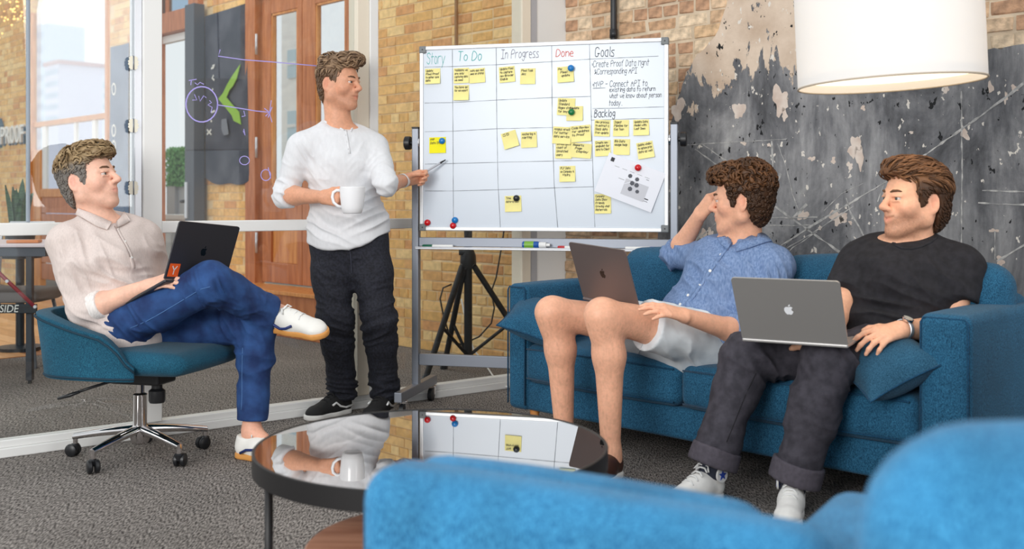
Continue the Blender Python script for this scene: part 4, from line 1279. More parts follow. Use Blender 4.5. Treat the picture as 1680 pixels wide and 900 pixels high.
magnet(746, 361, BLU, 'mag_blue', 'blue magnet at the foot of the first drawn line'); magnet(743, 370, RED, 'mag_red', 'red magnet just below the lower blue magnet')

# pens and bottle on the tray
def pen(px0, px1, label, body, capc, capleft=True, z=0.03, r=0.0075):
    a, b = B(px0, 400, z)[0], B(px1, 400, z)[0]
    e = empty('whiteboard_marker', MBD @ Matrix.Translation((a, 0.842 + r, z)), label, 'marker', 'markers on the tray')
    L = b - a
    Mx = Matrix.Rotation(math.pi / 2, 4, 'Y')
    c0, c1 = (0, L * 0.33) if capleft else (L * 0.67, L)
    b0, b1 = (L * 0.33, L) if capleft else (0, L * 0.67)
    put(e, 'barrel', body, MB().lathe([(r * 0.9, b0), (r, b0 + 0.003), (r, b1 - 0.003), (r * 0.7, b1)], 10, Mx), 40)
    put(e, 'cap', capc, MB().lathe([(r * 0.6, c0), (r * 1.05, c0 + 0.004), (r * 1.05, c1)], 10, Mx), 40)
pen(693, 743, 'white marker with green cap at the left end of the tray', M_WHITE, mat('cap_green', lin(26, 98, 74), 0.4))
pen(915, 950, 'white marker with red cap behind the grey laptop', M_WHITE, mat('cap_red', lin(190, 40, 48), 0.4))
pen(1026, 1086, 'white marker with blue cap at the right end of the tray', M_WHITE, mat('cap_blue', lin(40, 70, 180), 0.4), False)
a, b = B(857, 400, 0.03)[0], B(902, 400, 0.03)[0]
e = empty('cleaner_bottle', MBD @ Matrix.Translation((a, 0.842 + 0.018, 0.026)), 'blue and green spray cleaner bottle lying on the tray', 'bottle')
Mx = Matrix.Rotation(math.pi / 2, 4, 'Y'); L = b - a
put(e, 'body', mat('bottle_blue', lin(28, 86, 166), 0.3), MB().lathe([(0.014, 0), (0.018, 0.004), (0.018, L * 0.55), (0.013, L * 0.62)], 16, Mx), 40)
put(e, 'label_band', mat('bottle_green', lin(122, 176, 60), 0.4), MB().lathe([(0.0184, L * 0.08), (0.0184, L * 0.42)], 16, Mx, cap=False), 40)
put(e, 'cap', M_WHITE, MB().lathe([(0.013, L * 0.6), (0.015, L * 0.62), (0.014, L * 0.86), (0.008, L * 0.88), (0.008, L)], 16, Mx), 40)

# ------------------------------------------------------------------ marker sketches on the glass
M_INKS = mat('glass_marker', lin(178, 168, 236), 0.7)
sk = empty('marker_sketch', MPART, 'violet marker sketch of a circle, arrows and loops on the glass pane', 'drawing')
def gp(px, py): return (PK(px, -0.004), PZ(px, py, -0.004))
MGL = Matrix(((1, 0, 0, 0), (0, 0, -1, -0.0045), (0, 1, 0, 0), (0, 0, 0, 1)))
def gline2(name, lst, w=0.0048):
    mb = MB()
    for pts in lst: mb.ribbon([gp(*p) for p in pts], w, 0, MGL)
    put(sk, name, M_INKS, mb)
def circ(cx, cy, rx, ry, n=26, a0=0, a1=6.4): return [(cx + rx * math.cos(a0 + (a1 - a0) * i / n), cy + ry * math.sin(a0 + (a1 - a0) * i / n)) for i in range(n + 1)]
gline2('circle', [circ(331, 171, 26, 29)], 0.0065)
gline2('arrow', [[(357, 172), (390, 177), (420, 182), (442, 184)], [(434, 178), (442, 184), (436, 190)], [(446, 176), (440, 192)]])
gline2('bracket_line', [[(361, 82), (358, 92), (400, 98), (440, 101), (520, 108)]])
gline2('scribble', [[(319, 155), (323, 164), (316, 164)], [(326, 158), (328, 166), (334, 157), (338, 160)], [(344, 165), (347, 168), (341, 172), (348, 176), (346, 184)], [(310, 132), (322, 130)], [(314, 131), (313, 139)], [(320, 136), (324, 139), (328, 135), (334, 138)],
                        [(400, 182), (402, 190), (397, 191)], [(400, 212), (402, 222), (399, 215)], circ(401, 263, 8, 7), circ(436, 287, 8, 9), [(444, 292), (440, 275)], [(445, 165), (442, 185), (446, 200)]], 0.004)
# ------------------------------------------------------------------ sofa (room frame: s along, t deep)
sofa = empty('sofa', MROOM @ Matrix.Translation((-2.42, 3.46, 0)), 'long teal blue upholstered sofa in front of the dark plaster wall', 'sofa')
SO = Vector((-2.42, 3.46, 0))
def sof(name, s0, s1, t0, t1, z0, z1, r=0.03, n=5, puff=(0, 0, 0), m=None, tilt=0.0, parent=None):
    mb = MB(Matrix.Translation(-SO))
    Mt = None
    if tilt:
        c_ = Vector(((s0 + s1) / 2, (t0 + t1) / 2, z0))
        Mt = Matrix.Translation(c_) @ Matrix.Rotation(tilt, 4, 'X') @ Matrix.Translation(-c_)
    mb.rbox(s0, s1, t0, t1, z0, z1, r, n, puff, Mt)
    return put(parent or sofa, name, m or M_SOFA, mb, True)
def piping(pts, parent, r=0.004, m=None, closed=False, off=SO):
    return put(parent, 'piping', m or M_SOFAD, MB(Matrix.Translation(-off)).tube(pts, r, 6, closed=closed), True)
sof('base', -3.40, -1.50, 3.475, 4.10, 0.115, 0.25, 0.02)
sof('back_frame', -3.45, -1.40, 3.98, 4.13, 0.115, 0.74, 0.04)
al = sof('arm', -3.49, -3.365, 3.46, 4.13, 0.115, 0.695, 0.028, 5, (0.004, 0.004, 0.006))
ar_ = sof('arm', -1.525, -1.352, 3.45, 4.13, 0.10, 0.705, 0.03, 5, (0.004, 0.006, 0.008))
for a_, s0, s1, z1 in ((al, -3.482, -3.373, 0.687), (ar_, -1.517, -1.360, 0.697)):
    piping([(s0, 3.456, 0.14), (s0, 3.456, z1 - 0.02), (s0 + 0.01, 3.456, z1 - 0.004), (s1 - 0.01, 3.456, z1 - 0.004), (s1, 3.456, z1 - 0.02), (s1, 3.456, 0.14)], a_)
for s0, s1 in ((-3.362, -2.50), (-2.494, -1.528)):
    c_ = sof('seat_cushion', s0, s1, 3.435, 4.0, 0.252, 0.425, 0.045, 8, (0.006, 0.012, 0.022))
    piping([(s0 + 0.02, 3.437, 0.405), (s0 + 0.3 * (s1 - s0), 3.430, 0.41), (s0 + 0.7 * (s1 - s0), 3.430, 0.41), (s1 - 0.02, 3.437, 0.405)], c_)
    piping([(s0 + 0.02, 3.437, 0.272), (s0 + 0.5 * (s1 - s0), 3.430, 0.268), (s1 - 0.02, 3.437, 0.272)], c_)
bc1 = sof('back_cushion', -3.14, -2.33, 3.83, 3.99, 0.42, 0.855, 0.07, 9, (0.02, 0.05, 0.02), tilt=-0.10)
bc2 = sof('back_cushion', -2.325, -1.40, 3.83, 3.99, 0.42, 0.845, 0.07, 9, (0.02, 0.05, 0.03), tilt=-0.10)
bp_ = MROOM.inverted() @ P(1100, 493, 4.72)
put(bc1, 'button', M_SOFAD, MB(Matrix.Translation(-SO)).lathe([(0.016, 0), (0.014, 0.006), (0.006, 0.009), (0.0005, 0.01)], 12, Matrix.Translation((bp_.x, 3.787, bp_.z)) @ Matrix.Rotation(math.pi / 2, 4, 'X')), True)
for s_, t_ in ((-3.38, 3.53), (-1.66, 3.58), (-3.38, 4.05), (-1.45, 4.05)):
    put(sofa, 'leg', M_WOODL, MB(Matrix.Translation(-SO)).tube([(s_, t_, 0.0), (s_, t_, 0.12)], [0.016, 0.024], 10), 40)

def pillow(name, M, w, h, th, label, m):
    e = empty(name, M, label, 'pillow', 'throw pillows on the sofa')
    vs_, fs = [], []
    n = 16
    for side in (1, -1):
        for j in range(n + 1):
            for i in range(n + 1):
                u, v = 2 * i / n - 1, 2 * j / n - 1
                k = max(0, (1 - u * u)) ** 0.55 * max(0, (1 - v * v)) ** 0.55
                pin = 1 - 0.10 * (1 - v * v) * abs(u) - 0.0
                pin2 = 1 - 0.10 * (1 - u * u) * abs(v)
                vs_.append((u * w / 2 * pin, v * h / 2 * pin2, side * th / 2 * k))
    m_ = (n + 1) ** 2
    for j in range(n):
        for i in range(n):
            a = j * (n + 1) + i
            fs += [(a, a + 1, a + n + 2, a + n + 1), (m_ + a, m_ + a + n + 1, m_ + a + n + 2, m_ + a + 1)]
    put(e, 'cover', m, MB().add(vs_, fs), True)
    rim = []
    for q in range(4):
        for i in range(n):
            u = 2 * i / n - 1
            x, y = ((u, -1), (1, u), (-u, 1), (-1, -u))[q]
            rim.append((x * w / 2 * (1 - 0.10 * (1 - y * y) * abs(x)), y * h / 2 * (1 - 0.10 * (1 - x * x) * abs(y)), 0))
    put(e, 'piping', M_SOFAD, MB().tube(rim, 0.004, 6, closed=True), True)
    return e
def frame_m(c, zdir, xdir):
    z = Vector(zdir).normalized(); x = Vector(xdir); x = (x - z * x.dot(z)).normalized(); y = z.cross(x)
    return Matrix(((x.x, y.x, z.x, c.x), (x.y, y.y, z.y, c.y), (x.z, y.z, z.z, c.z), (0, 0, 0, 1)))
pillow('throw_pillow', frame_m(P(1455, 597, 3.62), (-0.45, -0.22, 0.88), (0.88, 0, 0.45)), 0.29, 0.34, 0.19, 'teal throw pillow leaning on the right sofa arm beside the watch', M_PILLOW)
pillow('throw_pillow', frame_m(P(890, 527, 4.80), (0.22, -0.40, 0.88), (0.95, -0.2, -0.3)), 0.34, 0.34, 0.16, 'teal throw pillow poking past the left sofa arm', M_SOFA)

# ------------------------------------------------------------------ office chair
CC = Vector((-1.573, 4.434, 0))
fa = math.radians(-14)
CHM = Matrix.Translation(CC) @ Matrix.Rotation(fa, 4, 'Z')
oc = empty('office_chair', CHM, 'teal upholstered swivel chair on a chrome five star base', 'chair')
seat = MB()
seat.rbox(-0.22, 0.335, -0.25, 0.25, 0.385, 0.475, 0.043, 8, (0.03, 0.0, 0.012))
put(oc, 'seat', M_CHAIRF, seat, True)
# wrap-around back shell
sh_v, sh_f = [], []
nseg, nh = 36, 8
path = []
for i in range(nseg + 1):
    a = -1 + 2 * i / nseg                        # -1 right front ... 1 left front
    th_ = a * math.radians(168)
    # superellipse around the seat
    cx_, cy_ = -math.cos(th_ * 0.72), math.sin(th_ * 0.72)
    path.append((a, cx_, cy_))
for lay in (0, 1):
    for i, (a, cx_, cy_) in enumerate(path):
        sg = 1 if cy_ >= 0 else -1
        ex = -abs(cx_) ** 0.6 if cx_ < 0 else abs(cx_) ** 0.9
        ey = sg * abs(cy_) ** 0.55
        r_x, r_y = (0.315, 0.295) if lay == 0 else (0.262, 0.245)
        x = -0.02 + ex * r_x; y = ey * r_y
        top = 0.42 + 0.21 * max(0, 1 - (abs(a) / 0.96) ** 3.2) ** 0.7
        for j in range(nh + 1):
            v = j / nh
            z = 0.365 + (top - 0.365) * v
            lean = -0.05 * v * max(0, -cx_)
            round_ = 0.0
            sh_v.append((x + lean, y, z))
off = (nseg + 1) * (nh + 1)
for i in range(nseg):
    for j in range(nh):
        a = i * (nh + 1) + j
        sh_f += [(a, a + 1, a + nh + 2, a + nh + 1), (off + a, off + a + nh + 1, off + a + nh + 2, off + a + 1)]
    a = i * (nh + 1) + nh
    sh_f.append((a, off + a, off + a + nh + 1, a + nh + 1))
    a = i * (nh + 1)
    sh_f.append((a, a + nh + 1, off + a + nh + 1, off + a))
for i in (0, nseg):
    for j in range(nh):
        a = i * (nh + 1) + j
        q = (a, off + a, off + a + 1, a + 1)
        sh_f.append(q if i == 0 else q[::-1])
shell = MB().add(sh_v, sh_f).build('back_shell', M_CHAIRF, oc, True)
bv = shell.modifiers.new('bevel', 'BEVEL'); bv.width = 0.018; bv.segments = 3; bv.limit_method = 'ANGLE'; bv.angle_limit = math.radians(50)
rim = [sh_v[i * (nh + 1) + nh] for i in range(nseg + 1)]
put(oc, 'piping', mat('dark_teal_thread', lin(8, 48, 66), 0.8), MB().tube([(x * 1.01, y * 1.01, z - 0.016) for x, y, z in rim], 0.0045, 6), True)
low = [sh_v[i * (nh + 1)] for i in range(nseg + 1)]
put(oc, 'welt', mat('dark_teal_thread', lin(8, 48, 66), 0.8), MB().tube([(x * 1.005, y * 1.005, z + 0.012) for x, y, z in low], 0.005, 6), True)
put(oc, 'mechanism', M_BLACK, MB().rbox(-0.10, 0.13, -0.07, 0.07, 0.315, 0.37, 0.01, 2))
put(oc, 'tension_knob', M_BLACK, MB().lathe([(0.03, 0.24), (0.034, 0.25), (0.034, 0.29), (0.022, 0.30), (0.022, 0.325)], 12, Matrix.Translation((0.10, -0.03, 0))), 35)
lv = put(oc, 'lever', M_BLACK, MB().tube([(-0.02, -0.06, 0.335), (-0.06, -0.13, 0.335), (-0.12, -0.18, 0.315), (-0.16, -0.20, 0.30)], 0.006, 8), True)
put(lv, 'lever_grip', M_BLACK, MB().tube([(-0.15, -0.195, 0.303), (-0.19, -0.205, 0.288), (-0.235, -0.215, 0.275)], [0.010, 0.014, 0.010], 8, flat=0.6), True)
put(oc, 'gas_column', M_CHROME, MB().lathe([(0.034, 0.10), (0.034, 0.11), (0.029, 0.115), (0.029, 0.262), (0.031, 0.265), (0.024, 0.27), (0.0175, 0.272), (0.0175, 0.32)], 24), 35)
put(oc, 'hub', M_CHROME, MB().lathe([(0.024, 0.055), (0.036, 0.065), (0.044, 0.10), (0.042, 0.125), (0.03, 0.135)], 24), 35)
for k in range(5):
    a = math.radians(-110 + 72 * k) - fa
    dx, dy = math.cos(a), math.sin(a)
    lg = MB()
    vs_, fs = [], []
    for j in range(7):
        u = j / 6
        r_ = 0.03 + 0.255 * u
        zc = 0.118 - 0.022 * u - 0.012 * u * u
        w_ = 0.026 - 0.010 * u; h_ = 0.020 - 0.007 * u
        for q in range(8):
            b = 2 * math.pi * q / 8
            ww, hh = w_ * math.cos(b), h_ * math.sin(b)
            vs_.append((dx * r_ - dy * ww, dy * r_ + dx * ww, zc + hh))
    for j in range(6):
        for q in range(8):
            fs.append((j * 8 + q, j * 8 + (q + 1) % 8, (j + 1) * 8 + (q + 1) % 8, (j + 1) * 8 + q))
    fs.append(tuple(48 + q for q in range(8)))
    lgo = put(oc, 'star_leg', M_CHROME, lg.add(vs_, fs), 60)
    ex, ey = dx * 0.278, dy * 0.278
    put(lgo, 'castor_stem', M_CHROME, MB().lathe([(0.011, 0.045), (0.011, 0.094)], 10, Matrix.Translation((ex, ey, 0))), 35)
    ca = a + 0.9 + k * 1.3
    Mc = Matrix.Translation((ex + 0.012 * math.cos(ca), ey + 0.012 * math.sin(ca), 0.0275)) @ Matrix.Rotation(ca, 4, 'Z') @ Matrix.Rotation(math.pi / 2, 4, 'X')
    cw = MB()
    for z0, z1 in ((-0.024, -0.004), (0.004, 0.024)):
        cw.lathe([(0.020, z0), (0.0265, z0 + 0.005), (0.0275, (z0 + z1) / 2), (0.0265, z1 - 0.003), (0.022, z1)], 18, Mc)
    put(lgo, 'castor', M_BLACK, cw, 40)
    put(lgo, 'castor_hood', M_BLACK, MB().lathe([(0.015, 0.028), (0.018, 0.05), (0.012, 0.056)], 12, Matrix.Translation((ex, ey, 0))), 40)

# ------------------------------------------------------------------ coffee table
TC = Vector((-0.205, 2.69, 0)); TRD = 0.45; TH = 0.46
ct = empty('coffee_table', TC, 'round coffee table with mirrored dark glass top and black metal rim', 'table')
put(ct, 'glass_top', mat('dark_mirror_glass', (0.62, 0.61, 0.60, 1), 0.015, 1.0), MB().lathe([(TRD - 0.008, TH - 0.012), (TRD - 0.008, TH - 0.002)], 96), 40)
put(ct, 'rim', M_BLACKM, MB().lathe([(TRD - 0.008, TH - 0.05), (TRD, TH - 0.05), (TRD, TH - 0.002), (TRD - 0.002, TH), (TRD - 0.006, TH), (TRD - 0.008, TH - 0.002), (TRD - 0.008, TH - 0.05)], 96, cap=False), 40)
legs = []
for a in (215, 256, -8, 95):
    x, y = 0.44 * math.cos(math.radians(a)), 0.44 * math.sin(math.radians(a))
    legs.append((x, y))
    put(ct, 'leg', M_BLACKM, MB().tube([(x, y, 0), (x, y, TH - 0.03)], 0.010, 10), True)
put(ct, 'brace', M_BLACKM, MB().tube([(legs[0][0], legs[0][1], 0.262), (0.05, -0.27, 0.262)], 0.008, 8), True)
put(ct, 'brace', M_BLACKM, MB().tube([(legs[1][0], legs[1][1], 0.262), (0.05, -0.20, 0.262)], 0.008, 8), True)
put(ct, 'brace', M_BLACKM, MB().tube([(legs[2][0], legs[2][1], 0.262), (0.05, -0.27, 0.262)], 0.008, 8), True)
put(ct, 'lower_shelf', mat('walnut_shelf', lin(176, 120, 94), 0.35, col2=lin(206, 152, 124), vscale=5, stretch=(1, 7, 1)), MB().lathe([(0.31, 0.27), (0.315, 0.275), (0.315, 0.287), (0.31, 0.292)], 64, Matrix.Translation((0.045, -0.27, 0))), 40)

# ------------------------------------------------------------------ foreground armchairs
def chair_parts(e, M, parts, m):
    for (name, a, r, n, puff) in parts:
        put(e, name, m, MB().rbox(*a, r, n, puff), True)
ax_ = Vector((0.854, -0.52, 0)).normalized(); ay_ = Vector((-ax_.y, ax_.x, 0))
o_ = Vector((-0.232, 1.50, 0))
MA = Matrix(((ax_.x, ay_.x, 0, o_.x), (ax_.y, ay_.y, 0, o_.y), (0, 0, 1, 0), (0, 0, 0, 1)))
a1 = empty('armchair', MA, 'blurred bright blue armchair seen from behind in front of the coffee table', 'armchair')
chair_parts(a1, MA, [('back_frame', (0.0, 0.67, 0.0, 0.125, 0.12, 0.698), 0.05, 6, (0.0, 0.004, 0.006)), ('back_cushion', (-0.03, 0.56, 0.115, 0.25, 0.36, 0.675), 0.06, 6, (0.0, 0.015, 0.012)),
                     ('arm', (0.0, 0.12, 0.10, 0.60, 0.12, 0.43), 0.04, 4, (0, 0, 0)), ('arm', (0.52, 0.67, 0.10, 0.62, 0.12, 0.606), 0.045, 4, (0, 0.01, 0.006)), ('seat_cushion', (0.125, 0.495, 0.13, 0.60, 0.24, 0.42), 0.05, 5, (0, 0.01, 0.01)),
                     ('base', (0.02, 0.67, 0.03, 0.58, 0.12, 0.25), 0.02, 2, (0, 0, 0))], M_ARMCH)
for x, y in ((0.06, 0.06), (0.62, 0.06), (0.06, 0.54), (0.62, 0.54)): put(a1, 'leg', M_WOODL, MB().tube([(x, y, 0), (x, y, 0.13)], [0.015, 0.022], 8), True)
th_ = math.radians(10)
MA2 = Matrix.Translation((0.318, 0.84, 0)) @ Matrix.Rotation(0.0, 4, 'Z')
a2 = empty('armchair', MA2, 'blurred bright blue armchair with a high rounded back at the lower right', 'armchair')
chair_parts(a2, MA2, [('back_frame', (0.0, 0.85, 0.0, 0.22, 0.12, 0.872), 0.108, 8, (0.0, 0.02, 0.012)), ('seat_cushion', (0.06, 0.66, -0.50, -0.01, 0.27, 0.44), 0.05, 5, (0, 0.01, 0.015)), ('base', (0.0, 0.72, -0.48, 0.10, 0.12, 0.28), 0.03, 2, (0, 0, 0))], M_ARMCH)
for x, y in ((0.08, 0.06), (0.62, 0.06), (0.08, -0.42), (0.62, -0.42)): put(a2, 'leg', M_WOODL, MB().tube([(x, y, 0), (x, y, 0.13)], [0.015, 0.022], 8), True)
MA3 = Matrix.Translation((1.29, 2.62, 0)) @ Matrix.Rotation(math.radians(-26.5), 4, 'Z')
a3 = empty('armchair', MA3, 'dark blue armchair edge at the right border beside the sofa arm', 'armchair')
chair_parts(a3, MA3, [('arm', (0.0, 0.14, 0.0, 0.60, 0.12, 0.75), 0.035, 4, (0, 0, 0)), ('seat_cushion', (0.145, 0.7, 0.0, 0.45, 0.24, 0.43), 0.05, 4, (0, 0, 0.01)), ('back_frame', (0.145, 0.7, 0.46, 0.60, 0.12, 0.80), 0.05, 4, (0, 0, 0)), ('base', (0.14, 0.7, 0.02, 0.46, 0.12, 0.245), 0.02, 2, (0, 0, 0))], M_SOFA)
for x, y in ((0.05, 0.06), (0.62, 0.06), (0.05, 0.52), (0.62, 0.52)): put(a3, 'leg', M_WOODL, MB().tube([(x, y, 0), (x, y, 0.13)], [0.015, 0.022], 8), True)

# ------------------------------------------------------------------ pendant lamp
lp_c = P(1461, 138, 3.5)
ML_ = Matrix.Translation(lp_c) @ Matrix.Rotation(math.radians(-2.6), 4, 'Y')
lamp = empty('pendant_lamp', ML_, 'large white drum pendant lamp hanging over the sofa', 'lamp')
M_SHADE = mat('shade_fabric', lin(246, 243, 240), 0.8, trans=0.0)
sd = bpy.data.materials['shade_fabric']; nt = sd.node_tree
tl_ = nt.nodes.new('ShaderNodeBsdfTranslucent'); tl_.inputs[0].default_value = (1, 0.96, 0.9, 1)
mxs = nt.nodes.new('ShaderNodeMixShader'); mxs.inputs[0].default_value = 0.12
nt.links.new(nt.nodes['Principled BSDF'].outputs[0], mxs.inputs[1]); nt.links.new(tl_.outputs[0], mxs.inputs[2]); nt.links.new(mxs.outputs[0], nt.nodes['Material Output'].inputs[0])
put(lamp, 'shade', M_SHADE, MB().lathe([(0.296, 0.0), (0.299, 0.0), (0.299, 0.52), (0.296, 0.52), (0.296, 0.0)], 96, cap=False), 40)
put(lamp, 'rim_wire', mat('rim_beige', lin(190, 176, 158), 0.5), MB().tube([(0.2985 * math.cos(2 * math.pi * i / 72), 0.2985 * math.sin(2 * math.pi * i / 72), 0.001) for i in range(72)], 0.0035, 6, closed=True), True)
put(lamp, 'diffuser', mat('diffuser_glow', lin(255, 246, 230), 0.9, emit=lin(255, 236, 205), estr=1.6), MB().lathe([(0.001, 0.03), (0.294, 0.03), (0.294, 0.034), (0.001, 0.034)], 64, cap=False), 40)
put(lamp, 'cord', M_BLACK, MB().tube([(0, 0, 0.5), (0, 0, 2.2)], 0.006, 6), True)
put(lamp, 'spider', M_ALU, MB().tube([(-0.29, 0, 0.5), (0.29, 0, 0.5)], 0.004, 6).tube([(0, -0.29, 0.5), (0, 0.29, 0.5)], 0.004, 6))
bl_ = bpy.data.lights.new('pendant_bulb', 'POINT'); bl_.energy = 4; bl_.color = (1, 0.86, 0.68); bl_.shadow_soft_size = 0.06
bo = bpy.data.objects.new('pendant_bulb', bl_); COL.objects.link(bo); bo.location = lp_c + Vector((0, 0, 0.22))

# ------------------------------------------------------------------ laptops
APPLE = [(0, -0.40), (0.12, -0.46), (0.24, -0.44), (0.36, -0.30), (0.44, -0.10), (0.32, 0.0), (0.28, 0.14), (0.32, 0.28), (0.42, 0.36), (0.30, 0.46), (0.16, 0.47), (0.0, 0.41), (-0.14, 0.46), (-0.30, 0.42), (-0.42, 0.26), (-0.44, 0.04), (-0.38, -0.18), (-0.26, -0.38), (-0.14, -0.46)]
LEAFA = [(0.0, 0.50), (0.02, 0.62), (0.10, 0.72), (0.20, 0.76), (0.19, 0.64), (0.11, 0.54)]
def laptop(label, c, wdir, bdir, up, W_, D_, ang, mshell, mlogo, sticker=False):
    """c hinge centre, wdir along the hinge, bdir from hinge to user, ang opening angle of the lid"""
    x = Vector(wdir).normalized(); y = Vector(bdir); y = (y - x * y.dot(x)).normalized(); z = x.cross(y)
    if z.dot(Vector(up)) < 0:
        x = -x; z = x.cross(y)
    M_ = Matrix(((x.x, y.x, z.x, c.x), (x.y, y.y, z.y, c.y), (x.z, y.z, z.z, c.z), (0, 0, 0, 1)))
    e = empty('laptop', M_, label, 'laptop')
    b_ = put(e, 'base', mshell, MB().rbox(-W_ / 2, W_ / 2, 0.0, D_, -0.009, 0.004, 0.005, 1, seg=2))
    put(b_, 'keyboard', M_BLACK, MB().rbox(-W_ * 0.42, W_ * 0.42, 0.03, D_ * 0.55, 0.004, 0.0055, 0.001, 1, seg=1))
    put(b_, 'trackpad', mat('trackpad', lin(90, 92, 96), 0.4), MB().rbox(-0.06, 0.06, D_ * 0.6, D_ * 0.93, 0.004, 0.0048, 0.0004, 1, seg=1))
    Mt = Matrix.Translation((0, 0.002, 0.004)) @ Matrix.Rotation(math.radians(ang), 4, 'X')
    # lid: in its own plane, y away from hinge, outer side is -z after opening
    lid_p = []
    r_ = 0.012
    for (cx_, cy_, a0) in ((W_ / 2 - r_, D_ - r_, 0), (-W_ / 2 + r_, D_ - r_, 90), (-W_ / 2 + r_ * .3, r_ * .3, 180), (W_ / 2 - r_ * .3, r_ * .3, 270)):
        rr = r_ if a0 < 180 else r_ * .3
        for k in range(5): 
            a = math.radians(a0 + 90 * k / 4); lid_p.append((cx_ + rr * math.cos(a), cy_ + rr * math.sin(a)))
    lid = put(e, 'lid', mshell, MB().prism(lid_p, -0.006, 0.0, Mt))
    put(lid, 'screen', mat('screen_glass', lin(18, 20, 26), 0.1), MB().box(-W_ / 2 + 0.008, W_ / 2 - 0.008, 0.012, D_ - 0.008, -0.0068, -0.006, Mt))
    S = 0.034
    Mo = Mt @ Matrix.Translation((0, D_ * 0.5, 0.0001))
    for poly, nm in ((APPLE, 'lid_logo'), (LEAFA, 'lid_logo_leaf')):
        put(lid, nm, mlogo, MB().prism([(px * S, py * S) for px, py in poly], 0.0, 0.0006, Mo))
    if sticker:
        So = Mt @ Matrix.Translation((W_ / 2 * sticker[0], D_ * sticker[1], 0.0001))
        stk = put(lid, 'sticker', mat('sticker_orange', lin(244, 98, 30), 0.5), MB().box(-0.027, 0.027, -0.027, 0.027, 0, 0.0006, So))
        yl = MB(So)
        for pts in ([(-0.011, 0.016), (0, 0.0)], [(0.011, 0.016), (0, 0.0)], [(0, 0.001), (0, -0.016)]): yl.ribbon(pts, 0.0045, 0.0012)
        put(stk, 'sticker_letter', M_WHITE, yl)
    return e
M_SPACE = mat('dark_grey_aluminium', lin(72, 70, 74), 0.42, 0.55); M_SPACE2 = mat('bronze_grey_aluminium', lin(128, 116, 114), 0.4, 0.6); M_SILV = mat('silver_aluminium', lin(176, 174, 172), 0.38, 0.6)
# left man's laptop
h0, h1 = P(278, 459, 4.17), P(364, 462, 4.42)
b0 = P(202, 508, 4.33)
laptop('dark grey laptop with orange sticker on the left man\'s thigh', (h0 + h1) / 2, h1 - h0, b0 - h0, (0, 0, 1), 0.335, 0.24, 130, M_SPACE, mat('logo_black', lin(14, 14, 16), 0.15), (-0.78, 0.16))
# sofa-left man's laptop
LC1 = P(1000, 497, 4.20)
laptop('bronze grey laptop on the bare-legged man\'s thighs', LC1, P(1050, 501, 4.10) - P(968, 484, 4.34), Vector((0.62, 0.62, -0.12)), (0, 0, 1), 0.335, 0.245, 120, M_SPACE2, mat('logo_black', lin(14, 14, 16), 0.15))
# sofa-right man's laptop
LC2 = P(1302, 561, 3.56)
laptop('silver laptop with pale logo on the right man\'s lap', LC2, Vector((0.87, -0.5, 0.0)), Vector((0.5, 0.87, 0.02)), (0, 0, 1), 0.36, 0.25, 119, M_SILV, mat('logo_pale', lin(244, 246, 250), 0.25))
# ------------------------------------------------------------------ implicit-surface bodies
def A3(v): return np.array([v[0], v[1], v[2]], dtype=np.float64)
class Op:
    def __init__(self, kind, k=0.02, mode='add'):
        self.kind, self.k, self.mode = kind, k, mode
def cap(a, b, ra, rb, k=0.02, mode='add', fa=False, fb=False):
    o = Op('cap', k, mode); o.a, o.b, o.ra, o.rb, o.fa, o.fb = A3(a), A3(b), ra, rb, fa, fb
    r = max(ra, rb); o.lo = np.minimum(o.a, o.b) - r; o.hi = np.maximum(o.a, o.b) + r
    return o
def con(a, b, w, ra, rb, k=0.03, mode='add', fa=False, fb=False, e=1.0):
    """elliptic cone: ra=(half width along w, half depth)"""
    o = Op('con', k, mode); o.a, o.b = A3(a), A3(b)
    ax = o.b - o.a; L = np.linalg.norm(ax); o.L = L; o.ax = ax / L
    w = A3(w); w = w - o.ax * w.dot(o.ax); o.w = w / np.linalg.norm(w); o.d = np.cross(o.ax, o.w)
    o.ra, o.rb, o.fa, o.fb, o.e = ra, rb, fa, fb, e
    r = max(max(ra), max(rb)); o.lo = np.minimum(o.a, o.b) - r; o.hi = np.maximum(o.a, o.b) + r
    return o
def ell(c, R, rad, k=0.02, mode='add'):
    o = Op('ell', k, mode); o.c = A3(c); o.R = np.array(R, dtype=float); o.rad = np.array(rad, dtype=float)
    ext = np.sqrt(((o.R * o.rad[None, :]) ** 2).sum(1)); o.lo = o.c - ext; o.hi = o.c + ext
    return o
def fun(f, mode='cut', k=0.004, lo=None, hi=None):
    o = Op('fun', k, mode); o.f = f; o.lo, o.hi = lo, hi
    return o
